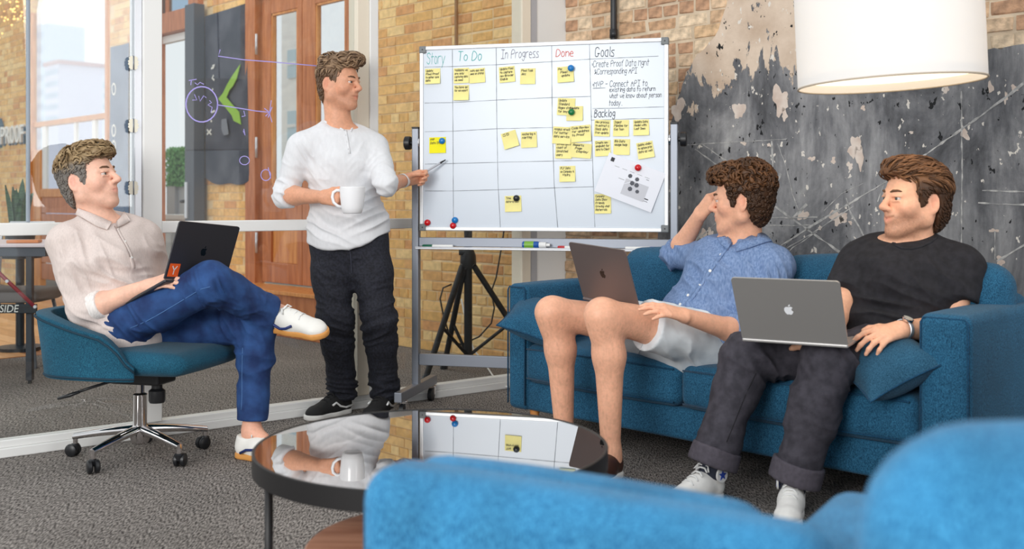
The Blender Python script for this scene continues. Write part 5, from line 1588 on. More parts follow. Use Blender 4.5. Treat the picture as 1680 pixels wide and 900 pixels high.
def ev(o, x, y, z):
    if o.kind == 'cap':
        ba = o.b - o.a; L2 = ba.dot(ba) + 1e-12
        px, py, pz = x - o.a[0], y - o.a[1], z - o.a[2]
        t0 = (px * ba[0] + py * ba[1] + pz * ba[2]) / L2
        t = np.clip(t0, 0, 1)
        d = np.sqrt((px - ba[0] * t) ** 2 + (py - ba[1] * t) ** 2 + (pz - ba[2] * t) ** 2) - (o.ra + (o.rb - o.ra) * t)
        L = math.sqrt(L2)
        if o.fa: d = np.maximum(d, -t0 * L)
        if o.fb: d = np.maximum(d, (t0 - 1) * L)
        return d
    if o.kind == 'con':
        px, py, pz = x - o.a[0], y - o.a[1], z - o.a[2]
        e0 = px * o.ax[0] + py * o.ax[1] + pz * o.ax[2]
        t0 = e0 / o.L; t = np.clip(t0, 0, 1)
        qw = px * o.w[0] + py * o.w[1] + pz * o.w[2]; qd = px * o.d[0] + py * o.d[1] + pz * o.d[2]
        rw = o.ra[0] + (o.rb[0] - o.ra[0]) * t; rd = o.ra[1] + (o.rb[1] - o.ra[1]) * t
        re = np.minimum(rw, rd) * o.e; qe = e0 - t * o.L
        k0 = np.sqrt((qw / rw) ** 2 + (qd / rd) ** 2 + (qe / re) ** 2) + 1e-9
        k1 = np.sqrt((qw / rw ** 2) ** 2 + (qd / rd ** 2) ** 2 + (qe / re ** 2) ** 2) + 1e-9
        d = k0 * (k0 - 1) / k1
        d = np.where(k0 < 0.3, -np.minimum(rw, rd) * 0.7, d)
        if o.fa: d = np.maximum(d, -e0)
        if o.fb: d = np.maximum(d, e0 - o.L)
        return d
    if o.kind == 'ell':
        px, py, pz = x - o.c[0], y - o.c[1], z - o.c[2]
        q = [px * o.R[0, i] + py * o.R[1, i] + pz * o.R[2, i] for i in range(3)]
        k0 = np.sqrt(sum((q[i] / o.rad[i]) ** 2 for i in range(3))) + 1e-9
        k1 = np.sqrt(sum((q[i] / o.rad[i] ** 2) ** 2 for i in range(3))) + 1e-9
        d = k0 * (k0 - 1) / k1
        return np.where(k0 < 0.3, -min(o.rad) * 0.7, d)
    return o.f(x, y, z)
def axis_coords(lo, hi, h, fines):
    c = [lo]
    while c[-1] < hi:
        st = h
        for (a, b, hf) in fines:
            if a - h <= c[-1] <= b: st = min(st, hf)
        c.append(c[-1] + st)
    return np.array(c, dtype=np.float32)
def sdf_mesh(ops, h=0.007, fines=()):
    """fines: list of (lo3, hi3, step)"""
    adds = [o for o in ops if o.mode == 'add']
    lo = np.min([o.lo for o in adds], 0) - 0.02; hi = np.max([o.hi for o in adds], 0) + 0.02
    ax = [axis_coords(lo[i], hi[i], h, [(f[0][i], f[1][i], f[2]) for f in fines]) for i in range(3)]
    n = [len(a) for a in ax]
    G = np.full(n, 0.08, dtype=np.float32)
    for o in ops:
        if o.lo is None: sl = [slice(0, m) for m in n]
        else:
            pad = max(o.k * 1.2, 2.5 * h)
            sl = []
            for i in range(3):
                a = max(0, int(np.searchsorted(ax[i], o.lo[i] - pad)) - 1); b = min(n[i], int(np.searchsorted(ax[i], o.hi[i] + pad)) + 1)
                sl.append(slice(a, max(b, a + 1)))
        x = ax[0][sl[0]][:, None, None]; y = ax[1][sl[1]][None, :, None]; z = ax[2][sl[2]][None, None, :]
        d = ev(o, x, y, z).astype(np.float32)
        g = G[sl[0], sl[1], sl[2]]
        k = o.k
        if o.mode == 'add':
            if k > 1e-6:
                hh = np.clip(k - np.abs(g - d), 0, None) / k
                r = np.minimum(g, d) - hh * hh * k * 0.25
            else: r = np.minimum(g, d)
        else:
            if o.mode == 'sub': d = -d
            if k > 1e-6:
                hh = np.clip(k - np.abs(g - d), 0, None) / k
                r = np.maximum(g, d) + hh * hh * k * 0.25
            else: r = np.maximum(g, d)
        G[sl[0], sl[1], sl[2]] = r
    G[0], G[-1] = 1, 1; G[:, 0], G[:, -1] = 1, 1; G[:, :, 0], G[:, :, -1] = 1, 1
    S = G < 0
    s8 = np.zeros([m - 1 for m in n], dtype=np.uint8)
    for i in (0, 1):
        for j in (0, 1):
            for k in (0, 1):
                s8 += S[i:n[0] - 1 + i, j:n[1] - 1 + j, k:n[2] - 1 + k]
    act = (s8 > 0) & (s8 < 8)
    idx = np.argwhere(act)
    vid = np.full(act.shape, -1, dtype=np.int32); vid[act] = np.arange(len(idx))
    pos = np.zeros((len(idx), 3)); cnt = np.zeros(len(idx))
    C = [(i, j, k) for i in (0, 1) for j in (0, 1) for k in (0, 1)]
    for a in C:
        for axx in range(3):
            if a[axx]: continue
            b = list(a); b[axx] = 1
            ia = idx + np.array(a); ib = idx + np.array(b)
            fa_ = G[ia[:, 0], ia[:, 1], ia[:, 2]]; fb_ = G[ib[:, 0], ib[:, 1], ib[:, 2]]
            m = (fa_ < 0) != (fb_ < 0)
            t = np.where(m, fa_ / (fa_ - fb_ + 1e-20), 0)[:, None]
            pa = np.stack([ax[i][ia[:, i]] for i in range(3)], 1); pb = np.stack([ax[i][ib[:, i]] for i in range(3)], 1)
            pos += np.where(m[:, None], pa + (pb - pa) * t, 0); cnt += m
    pos /= np.maximum(cnt, 1)[:, None]
    quads = []
    for axx in range(3):
        sa = [slice(1, n[i] - 1) for i in range(3)]; sb = list(sa)
        sa[axx] = slice(0, n[axx] - 1); sb[axx] = slice(1, n[axx])
        A_, B_ = S[tuple(sa)], S[tuple(sb)]
        e = np.argwhere(A_ != B_)
        if not len(e): continue
        inside = A_[e[:, 0], e[:, 1], e[:, 2]]
        e = e.copy()
        for i in range(3):
            if i != axx: e[:, i] += 1
        u, v = (axx + 1) % 3, (axx + 2) % 3
        def cell(du, dv):
            c = e.copy(); c[:, u] -= du; c[:, v] -= dv
            return vid[c[:, 0], c[:, 1], c[:, 2]]
        q = np.stack([cell(1, 1), cell(0, 1), cell(0, 0), cell(1, 0)], 1)
        q[~inside] = q[~inside][:, ::-1]
        quads.append(q)
    quads = np.concatenate(quads)
    quads = quads[(quads >= 0).all(1)]
    return pos, quads
def smooth_verts(pos, quads, it=2, lam=0.5):
    e = np.concatenate([quads[:, [0, 1]], quads[:, [1, 2]], quads[:, [2, 3]], quads[:, [3, 0]]])
    e = np.concatenate([e, e[:, ::-1]])
    n = len(pos); deg = np.bincount(e[:, 0], minlength=n).astype(float); deg[deg == 0] = 1
    for _ in range(it):
        acc = np.stack([np.bincount(e[:, 0], weights=pos[e[:, 1], i], minlength=n) for i in range(3)], 1)
        pos = pos + lam * (acc / deg[:, None] - pos)
    return pos
def vnormals(pos, quads):
    nrm = np.cross(pos[quads[:, 2]] - pos[quads[:, 0]], pos[quads[:, 3]] - pos[quads[:, 1]])
    out = np.stack([sum(np.bincount(quads[:, c], weights=nrm[:, i], minlength=len(pos)) for c in range(4)) for i in range(3)], 1)
    return out / (np.linalg.norm(out, axis=1)[:, None] + 1e-12)
def vnoise(p, scale, seed=0):
    p = p * scale + seed * 17.13
    i = np.floor(p).astype(np.int64); f = p - i; f = f * f * (3 - 2 * f)
    def h(a, b, c):
        n = (a * 374761393 + b * 668265263 + c * 2147483647 + seed * 97) & 0xffffffff
        n = ((n ^ (n >> 13)) * 1274126177) & 0xffffffff
        return ((n ^ (n >> 16)) & 0xffff) / 32767.5 - 1
    r = 0
    for a in (0, 1):
        for b in (0, 1):
            for c in (0, 1):
                w = (f[:, 0] if a else 1 - f[:, 0]) * (f[:, 1] if b else 1 - f[:, 1]) * (f[:, 2] if c else 1 - f[:, 2])
                r = r + w * h(i[:, 0] + a, i[:, 1] + b, i[:, 2] + c)
    return r
def fold_disp(pos, folds, base=0.0025, seed=1):
    """cloth wrinkles: broad unevenness plus local fans of long irregular creases (centre, radius, direction across, wavelength, depth)"""
    d = base * (vnoise(pos, 11, seed) + 0.4 * vnoise(pos, 26, seed + 1))
    for fi, (c, r, dr, wl, amp) in enumerate(folds):
        c = A3(c); dr = A3(dr); dr = dr / np.linalg.norm(dr)
        t = np.array([0.0, 1.0, 0.0]) if abs(dr[1]) < 0.8 else np.array([1.0, 0, 0])
        e1 = np.cross(dr, t); e1 /= np.linalg.norm(e1); e2 = np.cross(dr, e1)
        q = pos - c
        g = np.exp(-(q ** 2).sum(1) / (2 * r * r))
        bend = 0.35 * vnoise(pos, 9, seed + 40 + fi)
        uvw = np.stack([(q @ dr) / (wl * 0.9) + bend, (q @ e1) / (wl * 4.0), (q @ e2) / (wl * 4.0)], 1)
        n = vnoise(uvw, 1.0, seed + 3 * fi)
        d = d + amp * 3.2 * g * (0.75 - 1.7 * np.abs(n) ** 0.75)
    return d
def np_mesh(name, pos, quads, m, col=None):
    me = bpy.data.meshes.new(name)
    me.vertices.add(len(pos)); me.vertices.foreach_set('co', pos.astype(np.float32).ravel())
    nf = len(quads)
    me.loops.add(nf * 4); me.loops.foreach_set('vertex_index', quads.astype(np.int32).ravel())
    me.polygons.add(nf); me.polygons.foreach_set('loop_start', np.arange(0, nf * 4, 4, dtype=np.int32))
    me.update(calc_edges=True)
    me.validate()
    me.materials.append(m)
    if col is not None:
        ca = me.color_attributes.new('Col', 'FLOAT_COLOR', 'POINT')
        c4 = np.ones((len(pos), 4), dtype=np.float32); c4[:, :3] = col
        ca.data.foreach_set('color', c4.ravel())
    me.shade_smooth()
    return me
def sdf_obj(name, ops, m, parent, h=0.007, fines=(), folds=(), base=0.0, colf=None, sm=2, seed=1, dispf=None):
    pos, quads = sdf_mesh(ops, h, fines)
    pos = smooth_verts(pos, quads, sm)
    if folds or base or dispf:
        nr = vnormals(pos, quads)
        d = fold_disp(pos, folds, base, seed) if (folds or base) else 0
        if dispf is not None: d = d + dispf(pos, nr)
        pos = pos + nr * np.asarray(d)[:, None]
    col = colf(pos) if colf else None
    o = bpy.data.objects.new(name, np_mesh(name, pos, quads, m, col))
    COL.objects.link(o)
    o.parent = parent
    if parent is not None:
        r = parent
        while r.parent is not None: r = r.parent
        if o.parent == r: o.matrix_parent_inverse = r.matrix_basis.inverted()
    return o
def wput(root, parent, name, m, mb, smooth=None):
    """world-space geometry under a root placed somewhere else"""
    o = mb.build(name, m, None, smooth)
    o.parent = parent
    if parent is root: o.matrix_parent_inverse = root.matrix_basis.inverted()
    return o

# ------------------------------------------------------------------ anatomy
class Frame:
    def __init__(self, c, fwd, up, s=1.0):
        self.c = Vector(c); x = Vector(fwd).normalized(); up = Vector(up)
        z = (up - x * up.dot(x)).normalized(); y = z.cross(x)
        self.x, self.y, self.z, self.s = x, y, z, s
        self.R = np.array([[x.x, y.x, z.x], [x.y, y.y, z.y], [x.z, y.z, z.z]])
    def __call__(self, a, b, c):
        return self.c + (self.x * a + self.y * b + self.z * c) * self.s
    def loc(self, pos):
        return (pos - A3(self.c)) @ self.R / self.s
def head_ops(H, opt):
    s = H.s; R = H.R
    o = []
    E = lambda c, r, k=0.02, mode='add': o.append(ell(H(*c), R, [v * s for v in r], k * s, mode))
    Cc = lambda a, b, ra, rb, k=0.015, mode='add': o.append(cap(H(*a), H(*b), ra * s, rb * s, k * s, mode))
    E((-0.014, 0, 0.038), (0.098, 0.076, 0.088))
    E((0.030, 0, 0.010), (0.060, 0.062, 0.085), 0.03)               # forehead and mid face
    Cc((0.030, 0, -0.02), (0.052, 0, -0.075), 0.056, 0.036, 0.03)
    for sg in (1, -1):
        Cc((-0.005, sg * 0.054, -0.058), (0.070, sg * 0.014, -0.098), 0.019, 0.016, 0.03)
        Cc((-0.012, sg * 0.058, -0.01), (-0.005, sg * 0.054, -0.058), 0.020, 0.019, 0.03)
        E((0.056, sg * 0.044, -0.020), (0.026, 0.022, 0.024), 0.025)
        Cc((0.070, sg * 0.046, 0.024), (0.090, sg * 0.014, 0.027), 0.010, 0.010, 0.016)
    E((0.079, 0, -0.098), (0.018, 0.020, 0.016), 0.02)              # chin
    for sg in (1, -1): E((0.098, sg * 0.030, 0.008), (0.018, 0.017, 0.011), 0.012, 'sub')
    Cc((0.090, 0, 0.022), (0.117 + opt.get('nose', 0), 0, -0.018), 0.0085, 0.0115, 0.012)
    E((0.116 + opt.get('nose', 0), 0, -0.022), (0.0125, 0.013, 0.010), 0.008)
    for sg in (1, -1): E((0.104, sg * 0.012, -0.026), (0.011, 0.008, 0.008), 0.008)
    E((0.080, 0, -0.055), (0.024, 0.030, 0.024), 0.02)              # muzzle
    op = opt.get('open', 0.0)
    for sg in (1, -1):
        Cc((0.0995, 0, -0.0500), (0.087, sg * 0.024, -0.055 + opt.get('smile', 0)), 0.0048, 0.0032, 0.007)
        Cc((0.0975, 0, -0.0640 - op), (0.086, sg * 0.022, -0.058 - op * 0.4 + opt.get('smile', 0)), 0.0056, 0.0032, 0.007)
        Cc((0.1065, 0, -0.0568 - op * 0.5), (0.091, sg * 0.026, -0.0562 - op * .2 + opt.get('smile', 0)), 0.0018 + op * 0.5, 0.0012, 0.003, 'sub')
    for sg in (1, -1):                                              # upper lids over the eyeballs
        Cc((0.0940, sg * 0.019, 0.0170), (0.0885, sg * 0.043, 0.0152), 0.0046, 0.0040, 0.006)
        Cc((0.0930, sg * 0.019, 0.0008), (0.0875, sg * 0.042, 0.0014), 0.0038, 0.0034, 0.006)
    for sg in (1, -1):                                              # ears
        er = Frame(H(-0.018, sg * 0.078, -0.004), H.x * 0.92 + H.y * (0.45 * sg) * -1 + H.z * 0.0, H.z * 1 - H.x * 0.22, s)
        e2 = ell(er.c, er.R, [0.019 * s, 0.0075 * s, 0.033 * s], 0.006 * s); o.append(e2)
        o.append(ell(er(-0.002, sg * 0.007, 0.003), er.R, [0.011 * s, 0.006 * s, 0.020 * s], 0.005 * s, 'sub'))
        o.append(cap(er(0.010, sg * 0.002, -0.006), er(0.012, sg * 0.001, 0.004), 0.005 * s, 0.004 * s, 0.005 * s))
        o.append(ell(er(0.004, 0, -0.026), er.R, [0.010 * s, 0.0065 * s, 0.010 * s], 0.006 * s))
    return o
def poly_sd(px, pz, poly):
    d = None; inside = None
    n = len(poly)
    for i in range(n):
        ax_, az_ = poly[i]; bx_, bz_ = poly[(i + 1) % n]
        ex, ez = bx_ - ax_, bz_ - az_
        wx, wz = px - ax_, pz - az_
        t = np.clip((wx * ex + wz * ez) / (ex * ex + ez * ez), 0, 1)
        dd = (wx - ex * t) ** 2 + (wz - ez * t) ** 2
        d = dd if d is None else np.minimum(d, dd)
        cr = ((az_ <= pz) & (bz_ > pz) | (bz_ <= pz) & (az_ > pz)) & (px < (bx_ - ax_) * (pz - az_) / ((bz_ - az_) if bz_ != az_ else 1e-9) + ax_)
        inside = cr if inside is None else inside ^ cr
    return np.where(inside, -1, 1) * np.sqrt(d)
HAIRLINE = [(0.150, 0.088), (0.088, 0.082), (0.070, 0.074), (0.052, 0.046), (0.044, 0.040), (0.036, 0.022), (0.032, -0.020), (0.016, -0.024), (0.010, 0.006), (-0.004, 0.030), (-0.022, 0.034), (-0.038, 0.016), (-0.042, -0.030), (-0.050, -0.072), (-0.075, -0.098), (-0.17, -0.098), (-0.17, 0.24), (0.150, 0.24)]
def hair_obj(H, root, spec):
    s = H.s; R = H.R
    t_top, t_side = spec.get('top', 0.016), spec.get('side', 0.006)
    o = [ell(H(-0.014, 0, 0.038), R, [(0.098 + t_side + spec.get('back', 0)) * s, (0.076 + t_side) * s, (0.088 + t_top * 0.8) * s], 0.01 * s)]
    o.append(ell(H(-0.02, 0, -0.03), R, [(0.078 + t_side) * s, (0.064 + t_side) * s, 0.085 * s], 0.03 * s))
    o.append(ell(H(0.034, 0, 0.045), R, [0.062 * s, (0.062 + t_side) * s, (0.068 + t_top * 0.5) * s], 0.02 * s))
    for (c, r, k) in spec.get('vols', ()):
        o.append(ell(H(*c), R, [v * s for v in r], k * s))
    poly = spec.get('line', HAIRLINE)
    Rm, c0 = R, A3(H.c)
    def cutf(x, y, z):
        dx, dy, dz = x - c0[0], y - c0[1], z - c0[2]
        lx = (dx * Rm[0, 0] + dy * Rm[1, 0] + dz * Rm[2, 0]) / s; lz = (dx * Rm[0, 2] + dy * Rm[1, 2] + dz * Rm[2, 2]) / s
        ly = (dx * Rm[0, 1] + dy * Rm[1, 1] + dz * Rm[2, 1]) / s
        fx = lx + np.where(lx > 0.04, (np.abs(ly) / 0.07) ** 2 * spec.get('temple', 0.022), 0)
        return poly_sd(fx, lz, poly) * s
    o.append(fun(cutf, 'cut', 0.006 * s))
    pos, quads = sdf_mesh(o, 0.0042)
    pos = smooth_verts(pos, quads, 2)
    nr = vnormals(pos, quads)
    L = H.loc(pos)
    flow = spec['flow']
    st = L.copy()
    amp = spec.get('rough', 0.003)
    topw = np.clip((L[:, 2] - 0.03) / 0.06, 0.25, 1)
    pos = pos + nr * (amp * topw * (vnoise(st * np.array(spec.get('strand', (0.5, 1.6, 1.0))), 70, 3) + 0.7 * vnoise(st, 36, 8)))[:, None]
    # strands lying on the cap
    kd = kdtree.KDTree(len(pos))
    for i, p in enumerate(pos): kd.insert(p, i)
    kd.balance()
    V_, Q_, C_ = [pos], [quads], []
    base = np.array(spec['col'][:3]); alt = np.array(spec['col2'][:3]); side = np.array(spec.get('colside', spec['col'])[:3])
    def colour(Lp, rnd):
        w = np.clip((Lp[:, 2] - spec.get('sidez', 0.05)) / 0.03 + 0.25 * rnd, 0, 1)[:, None]
        top = base * (1 - rnd[:, None]) + alt * rnd[:, None]
        return side * (1 - w) * (0.75 + 0.5 * rnd[:, None]) + top * w
    C_.append(colour(L, 0.5 + 0.5 * vnoise(L * np.array([0.6, 1.5, 1.0]), 90, 4)))
    n0 = len(pos)
    lr = np.random.default_rng(spec.get('seed', 5))
    cand = np.where((L[:, 2] > spec.get('lockz', 0.0)) | (L[:, 0] < -0.03))[0]
    for ii in lr.choice(cand, spec.get('locks', 420)):
        p = pos[ii].copy(); n_ = nr[ii]
        Lp = L[ii]
        top = np.clip((Lp[2] - 0.04) / 0.05, 0, 1)
        ln = (spec.get('len', 0.04) * (0.35 + 0.65 * top)) * lr.uniform(0.6, 1.2) * s
        wd = spec.get('wid', 0.0032) * lr.uniform(0.6, 1.2) * s
        f = np.array(flow(Lp)) + lr.normal(0, spec.get('mess', 0.18), 3)
        f = R @ f
        pts = []; ns = []
        cur = p - n_ * 0.001; nn = n_
        seg = 5
        curl = spec.get('curl', 0.0); ph = lr.uniform(0, 6.28)
        for j in range(seg + 1):
            u = j / seg
            pts.append(cur + nn * (0.0015 + spec.get('lift', 0.003) * top * math.sin(u * 2.6) * s) + np.cross(nn, f) / (np.linalg.norm(f) + 1e-9) * curl * math.sin(u * 7 + ph)); ns.append(nn)
            t = f - nn * f.dot(nn); t = t / (np.linalg.norm(t) + 1e-9)
            cur = cur + t * ln / seg
            co, k, dist = kd.find(cur)
            nn = nr[k]
            if dist < 0.02 * s: cur = np.array(co) * 0.75 + cur * 0.25
        vv, qq = [], []
        for j in range(seg + 1):
            u = j / seg
            w = wd * (0.55 + 0.9 * math.sin(math.pi * min(1, u * 0.9 + 0.1))) * (1 if u < 0.99 else 0.2)
            t = (pts[min(j + 1, seg)] - pts[max(j - 1, 0)]); t = t / (np.linalg.norm(t) + 1e-9)
            b = np.cross(t, ns[j]); b = b / (np.linalg.norm(b) + 1e-9)
            vv += [pts[j] - b * w, pts[j] + ns[j] * w * 0.7, pts[j] + b * w, pts[j] - ns[j] * w * 0.7]
        for j in range(seg):
            for q in range(4):
                qq.append((n0 + j * 4 + q, n0 + j * 4 + (q + 1) % 4, n0 + (j + 1) * 4 + (q + 1) % 4, n0 + (j + 1) * 4 + q))
        V_.append(np.array(vv)); Q_.append(np.array(qq))
        C_.append(colour(np.repeat(Lp[None, :], len(vv), 0), np.full(len(vv), lr.uniform(0, 1))))
        n0 += len(vv)
    me = np_mesh('hair', np.concatenate(V_), np.concatenate(Q_), M_HAIR, np.concatenate(C_))
    o_ = bpy.data.objects.new('hair', me); COL.objects.link(o_); o_.parent = root; o_.matrix_parent_inverse = root.matrix_basis.inverted()
    return o_
M_HAIR = mat('hair', (0.1, 0.06, 0.03, 1), 0.5, attr=True, var=0.12, vscale=300, spec=0.35)
M_SKIN = mat('skin', (0.6, 0.35, 0.25, 1), 0.5, attr=True, var=0.05, vscale=90, bump=0.06, bscale=500, sss=0.12, spec=0.4)
M_EYEW = mat('eye_white', lin(206, 194, 188), 0.2); M_IRIS = mat('iris', lin(70, 74, 70), 0.15); M_BROW = mat('brow_hair', lin(104, 74, 52), 0.8)
M_TEETH = mat('teeth', lin(238, 230, 218), 0.25)

def hand_ops(Wr, x, zback, side, curls, spread=0.0, thumb=None, s=1.0, k=0.006):
    """hand from the wrist point; x along the palm, zback out of the back of the hand, side +1: thumb on +y"""
    f = Frame(Wr, x, zback, s)
    sy = side
    o = []
    kn = [(0.088, 0.026), (0.092, 0.006), (0.087, -0.013), (0.078, -0.030)]
    lens = [(0.042, 0.025, 0.020), (0.046, 0.029, 0.021), (0.042, 0.027, 0.020), (0.033, 0.020, 0.018)]
    tips = []
    for i in range(4):
        b0 = (0.008, sy * (0.018 - 0.012 * i), 0.0)
        o.append(cap(f(*b0), f(kn[i][0], sy * kn[i][1], 0), 0.0165 * s, 0.0115 * s, 0.014 * s))
        c = curls[i] if isinstance(curls, (list, tuple)) else curls
        c3 = c if isinstance(c, (list, tuple)) else (c, c * 1.1, c * 0.7)
        p = [kn[i][0], sy * kn[i][1], 0.0]; ang = 0.0
        yaw = spread * (1.5 - i) * sy
        for j in range(3):
            ang += c3[j]
            q = [p[0] + lens[i][j] * math.cos(ang) * math.cos(yaw), p[1] + lens[i][j] * math.cos(ang) * math.sin(yaw), p[2] - lens[i][j] * math.sin(ang)]
            r0 = (0.0100, 0.0090, 0.0080)[j] * (0.88 if i == 3 else 1); r1 = (0.0088, 0.0080, 0.0068)[j] * (0.88 if i == 3 else 1)
            o.append(cap(f(*p), f(*q), r0 * s, r1 * s, k * s))
            p = q
        tips.append(f(*p))
    o.append(cap(f(0.012, sy * 0.006, -0.004), f(0.065, sy * 0.004, -0.004), 0.020 * s, 0.018 * s, 0.014 * s))
    th = thumb or [(0.048, 0.050, -0.016), (0.078, 0.062, -0.022), (0.100, 0.062, -0.026)]
    p = (0.014, sy * 0.020, -0.008)
    rr = (0.0165, 0.0125, 0.0105, 0.0085)
    for j, q in enumerate(th):
        q = (q[0], sy * q[1], q[2])
        o.append(cap(f(*p), f(*q), rr[j] * s, rr[j + 1] * s, (0.012 if j == 0 else k) * s))
        p = q
    return o, tips, f

def lerp(a, b, t): return a + (b - a) * t
class Person:
    def __init__(self, label, J, opt):
        self.J, self.opt = J, opt
        base = opt['base']
        self.root = empty('person', Vector(base), label, 'person', opt.get('group'))
        self.s = opt.get('s', 1.0)
    def torso_ops(self, off=0.0, low=True):
        J, s = self.J, self.s
        hip = lerp(J['hipR'], J['hipL'], 0.5); nb = J['neck']
        wh = J['hipL'] - J['hipR']; wsh = J['shL'] - J['shR']
        up = (nb - hip)
        wa = hip + up * 0.30; wa += self.opt.get('waist_off', V(0, 0, 0)); ch = hip + up * 0.66; ch += self.opt.get('chest_off', V(0, 0, 0)); uc = hip + up * 0.86
        b = self.opt.get('girth', 1.0)
        wm = wh.normalized().lerp(wsh.normalized(), 0.4); wm2 = wh.normalized().lerp(wsh.normalized(), 0.85)
        o = []
        if low: o.append(con(hip, wa, wm, (0.165 * s * b + off, 0.118 * s * b + off), (0.146 * s * b + off, 0.108 * s * b + off), 0.05))
        o.append(con(wa, ch, wm2, (0.146 * s * b + off, 0.106 * s * b + off), (0.168 * s * b + off, 0.118 * s * b + off), 0.05))
        o.append(con(ch, uc, wsh, (0.168 * s * b + off, 0.118 * s * b + off), (0.148 * s + off, 0.088 * s + off), 0.05))
        o.append(cap(lerp(J['shR'], J['shL'], 0.12), lerp(J['shR'], J['shL'], 0.88), 0.058 * s + off, 0.058 * s + off, 0.05))
        for sh in ('shL', 'shR'):
            o.append(cap(nb + up.normalized() * 0.012, lerp(nb, J[sh], 0.8), 0.040 * s + off, 0.040 * s + off, 0.05))
        return o
    def arm_ops(self, sd, off=0.0, frac=None, wide=1.0):
        """frac None: whole arm; else sleeve reaching that share of upper arm (<=1) or 1+share of forearm"""
        J, s = self.J, self.s
        sh, el, wr = J['sh' + sd], J['el' + sd], J['wr' + sd]
        ra, rb_, rf, rw = 0.056 * s, 0.043 * s, 0.045 * s, 0.029 * s
        o = []
        if frac is None or frac >= 1:
            o.append(cap(sh, el, ra + off, rb_ + off * wide, 0.04))
        else:
            e = lerp(sh, el, frac)
            o.append(cap(sh, e, ra + off, lerp(ra, rb_, frac) + off * wide, 0.04, fb=True))
        if frac is None:
            m = lerp(el, wr, 0.28)
            o.append(cap(el, m, 0.040 * s, rf, 0.02)); o.append(cap(m, wr, rf, rw, 0.02))
        elif frac > 1:
            f = frac - 1; e = lerp(el, wr, f)
            o.append(cap(el, e, 0.044 * s + off * wide, lerp(rf, rw, f) + off * wide, 0.02, fb=True))
        return o
    def leg_ops(self, sd, off=0.0, frac=None, calf=True, rr=None):
        J, s = self.J, self.s
        hp, kn, an = J['hip' + sd], J['kn' + sd], J['an' + sd]
        rt, rk, rc, ra = rr or (0.092 * s, 0.060 * s, 0.058 * s, 0.037 * s)
        o = [cap(hp, lerp(hp, kn, 0.45), rt + off, lerp(rt, rk, 0.4) + off, 0.05)]
        if frac is not None and frac < 1:
            e = lerp(hp, kn, frac)
            o[0] = cap(hp, e, rt + off, lerp(rt, rk, frac * 0.9) + off, 0.05, fb=True)
            return o
        o.append(cap(lerp(hp, kn, 0.45), kn, lerp(rt, rk, 0.4) + off, rk + off, 0.05))
        m = lerp(kn, an, 0.3)
        # calf bulges to the back of the bent knee
        bk = (an - kn).normalized().cross((kn - hp).normalized()); bk = bk.cross((an - kn).normalized())
        bk = bk.normalized() * -1 if bk.length > 1e-6 else V(0, 0, 0)
        mm = m + bk * (0.020 * s) * (1 if calf else 0)
        if frac is None or frac >= 2:
            o.append(cap(kn, mm, rk * 0.96 + off, rc + off, 0.04)); o.append(cap(mm, an, rc + off, ra + off, 0.04))
            if frac is None and calf: o.append(cap(kn - bk * 0.016, lerp(kn, an, 0.12) - bk * 0.014, 0.044 * s, 0.036 * s, 0.03))
        else:
            f = frac - 1; e = lerp(kn, an, f)
            o.append(cap(kn, mm, rk + off, rc + off, 0.04)); o.append(cap(mm, e, rc + off, lerp(rc, ra, f) + off + self.opt.get('cuff_flare', 0.008), 0.04, fb=True))
        return o
    def body(self, H, hopt, hands, skin, legs=True, beard=0.0, tone=None, bare=False):
        J, s = self.J, self.s
        self.H = H
        nb = J['neck']
        o = head_ops(H, hopt)
        o += self.torso_ops(-0.004)
        o.append(cap(H(-0.028, 0, -0.035), nb, 0.057 * s, 0.066 * s, 0.03))
        o.append(cap(H(0.010, 0, -0.07), lerp(H(0.0, 0, -0.10), nb, 0.55), 0.040 * s, 0.046 * s, 0.03))
        o += self.arm_ops('L') + self.arm_ops('R')
        fines = [(A3(H.c) - 0.15, A3(H.c) + 0.15, 0.0036)]
        self.tips = {}; self.hf = {}
        for sd, h in hands.items():
            ho, tips, f = hand_ops(J['wr' + sd], h['x'], h['z'], h['side'], h['curl'], h.get('spread', 0.03), h.get('thumb'), h.get('s', s))
            o += ho; self.tips[sd] = tips; self.hf[sd] = f
            lo = np.min([q.lo for q in ho], 0) - 0.008; hi = np.max([q.hi for q in ho], 0) + 0.008
            fines.append((lo, hi, 0.0036))
        if legs:
            o += self.leg_ops('L', -0.004 if not bare else 0) + self.leg_ops('R', -0.004 if not bare else 0)
            if bare:
                for sd in 'LR': o += self.opt['feet'](sd)
        sk = np.array(skin[:3])
        def colf(pos):
            L = H.loc(pos)
            c = np.repeat(sk[None, :], len(pos), 0)
            c = c * (1 + 0.07 * vnoise(pos, 22, 2) + 0.05 * vnoise(pos, 60, 6))[:, None]
            inh = (np.abs(L[:, 1]) < 0.1) & (np.abs(L[:, 2]) < 0.16) & (np.abs(L[:, 0]) < 0.15)
            lip = np.exp(-(((L[:, 0] - 0.100) / 0.014) ** 2 + (L[:, 1] / 0.020) ** 2 + ((L[:, 2] + 0.057 + hopt.get('open', 0) * .5) / 0.0125) ** 2) ** 2)
            c = c * (1 - (lip * inh)[:, None] * np.array([0.10, 0.30, 0.26]))
            ck = np.exp(-(((L[:, 0] - 0.065) / 0.035) ** 2 + ((np.abs(L[:, 1]) - 0.045) / 0.03) ** 2 + ((L[:, 2] + 0.022) / 0.025) ** 2))
            ns = np.exp(-(((L[:, 0] - 0.115) / 0.02) ** 2 + (L[:, 1] / 0.02) ** 2 + ((L[:, 2] + 0.02) / 0.02) ** 2))
            er = np.exp(-(((L[:, 0] + 0.018) / 0.02) ** 2 + ((np.abs(L[:, 1]) - 0.08) / 0.014) ** 2 + (L[:, 2] / 0.035) ** 2))
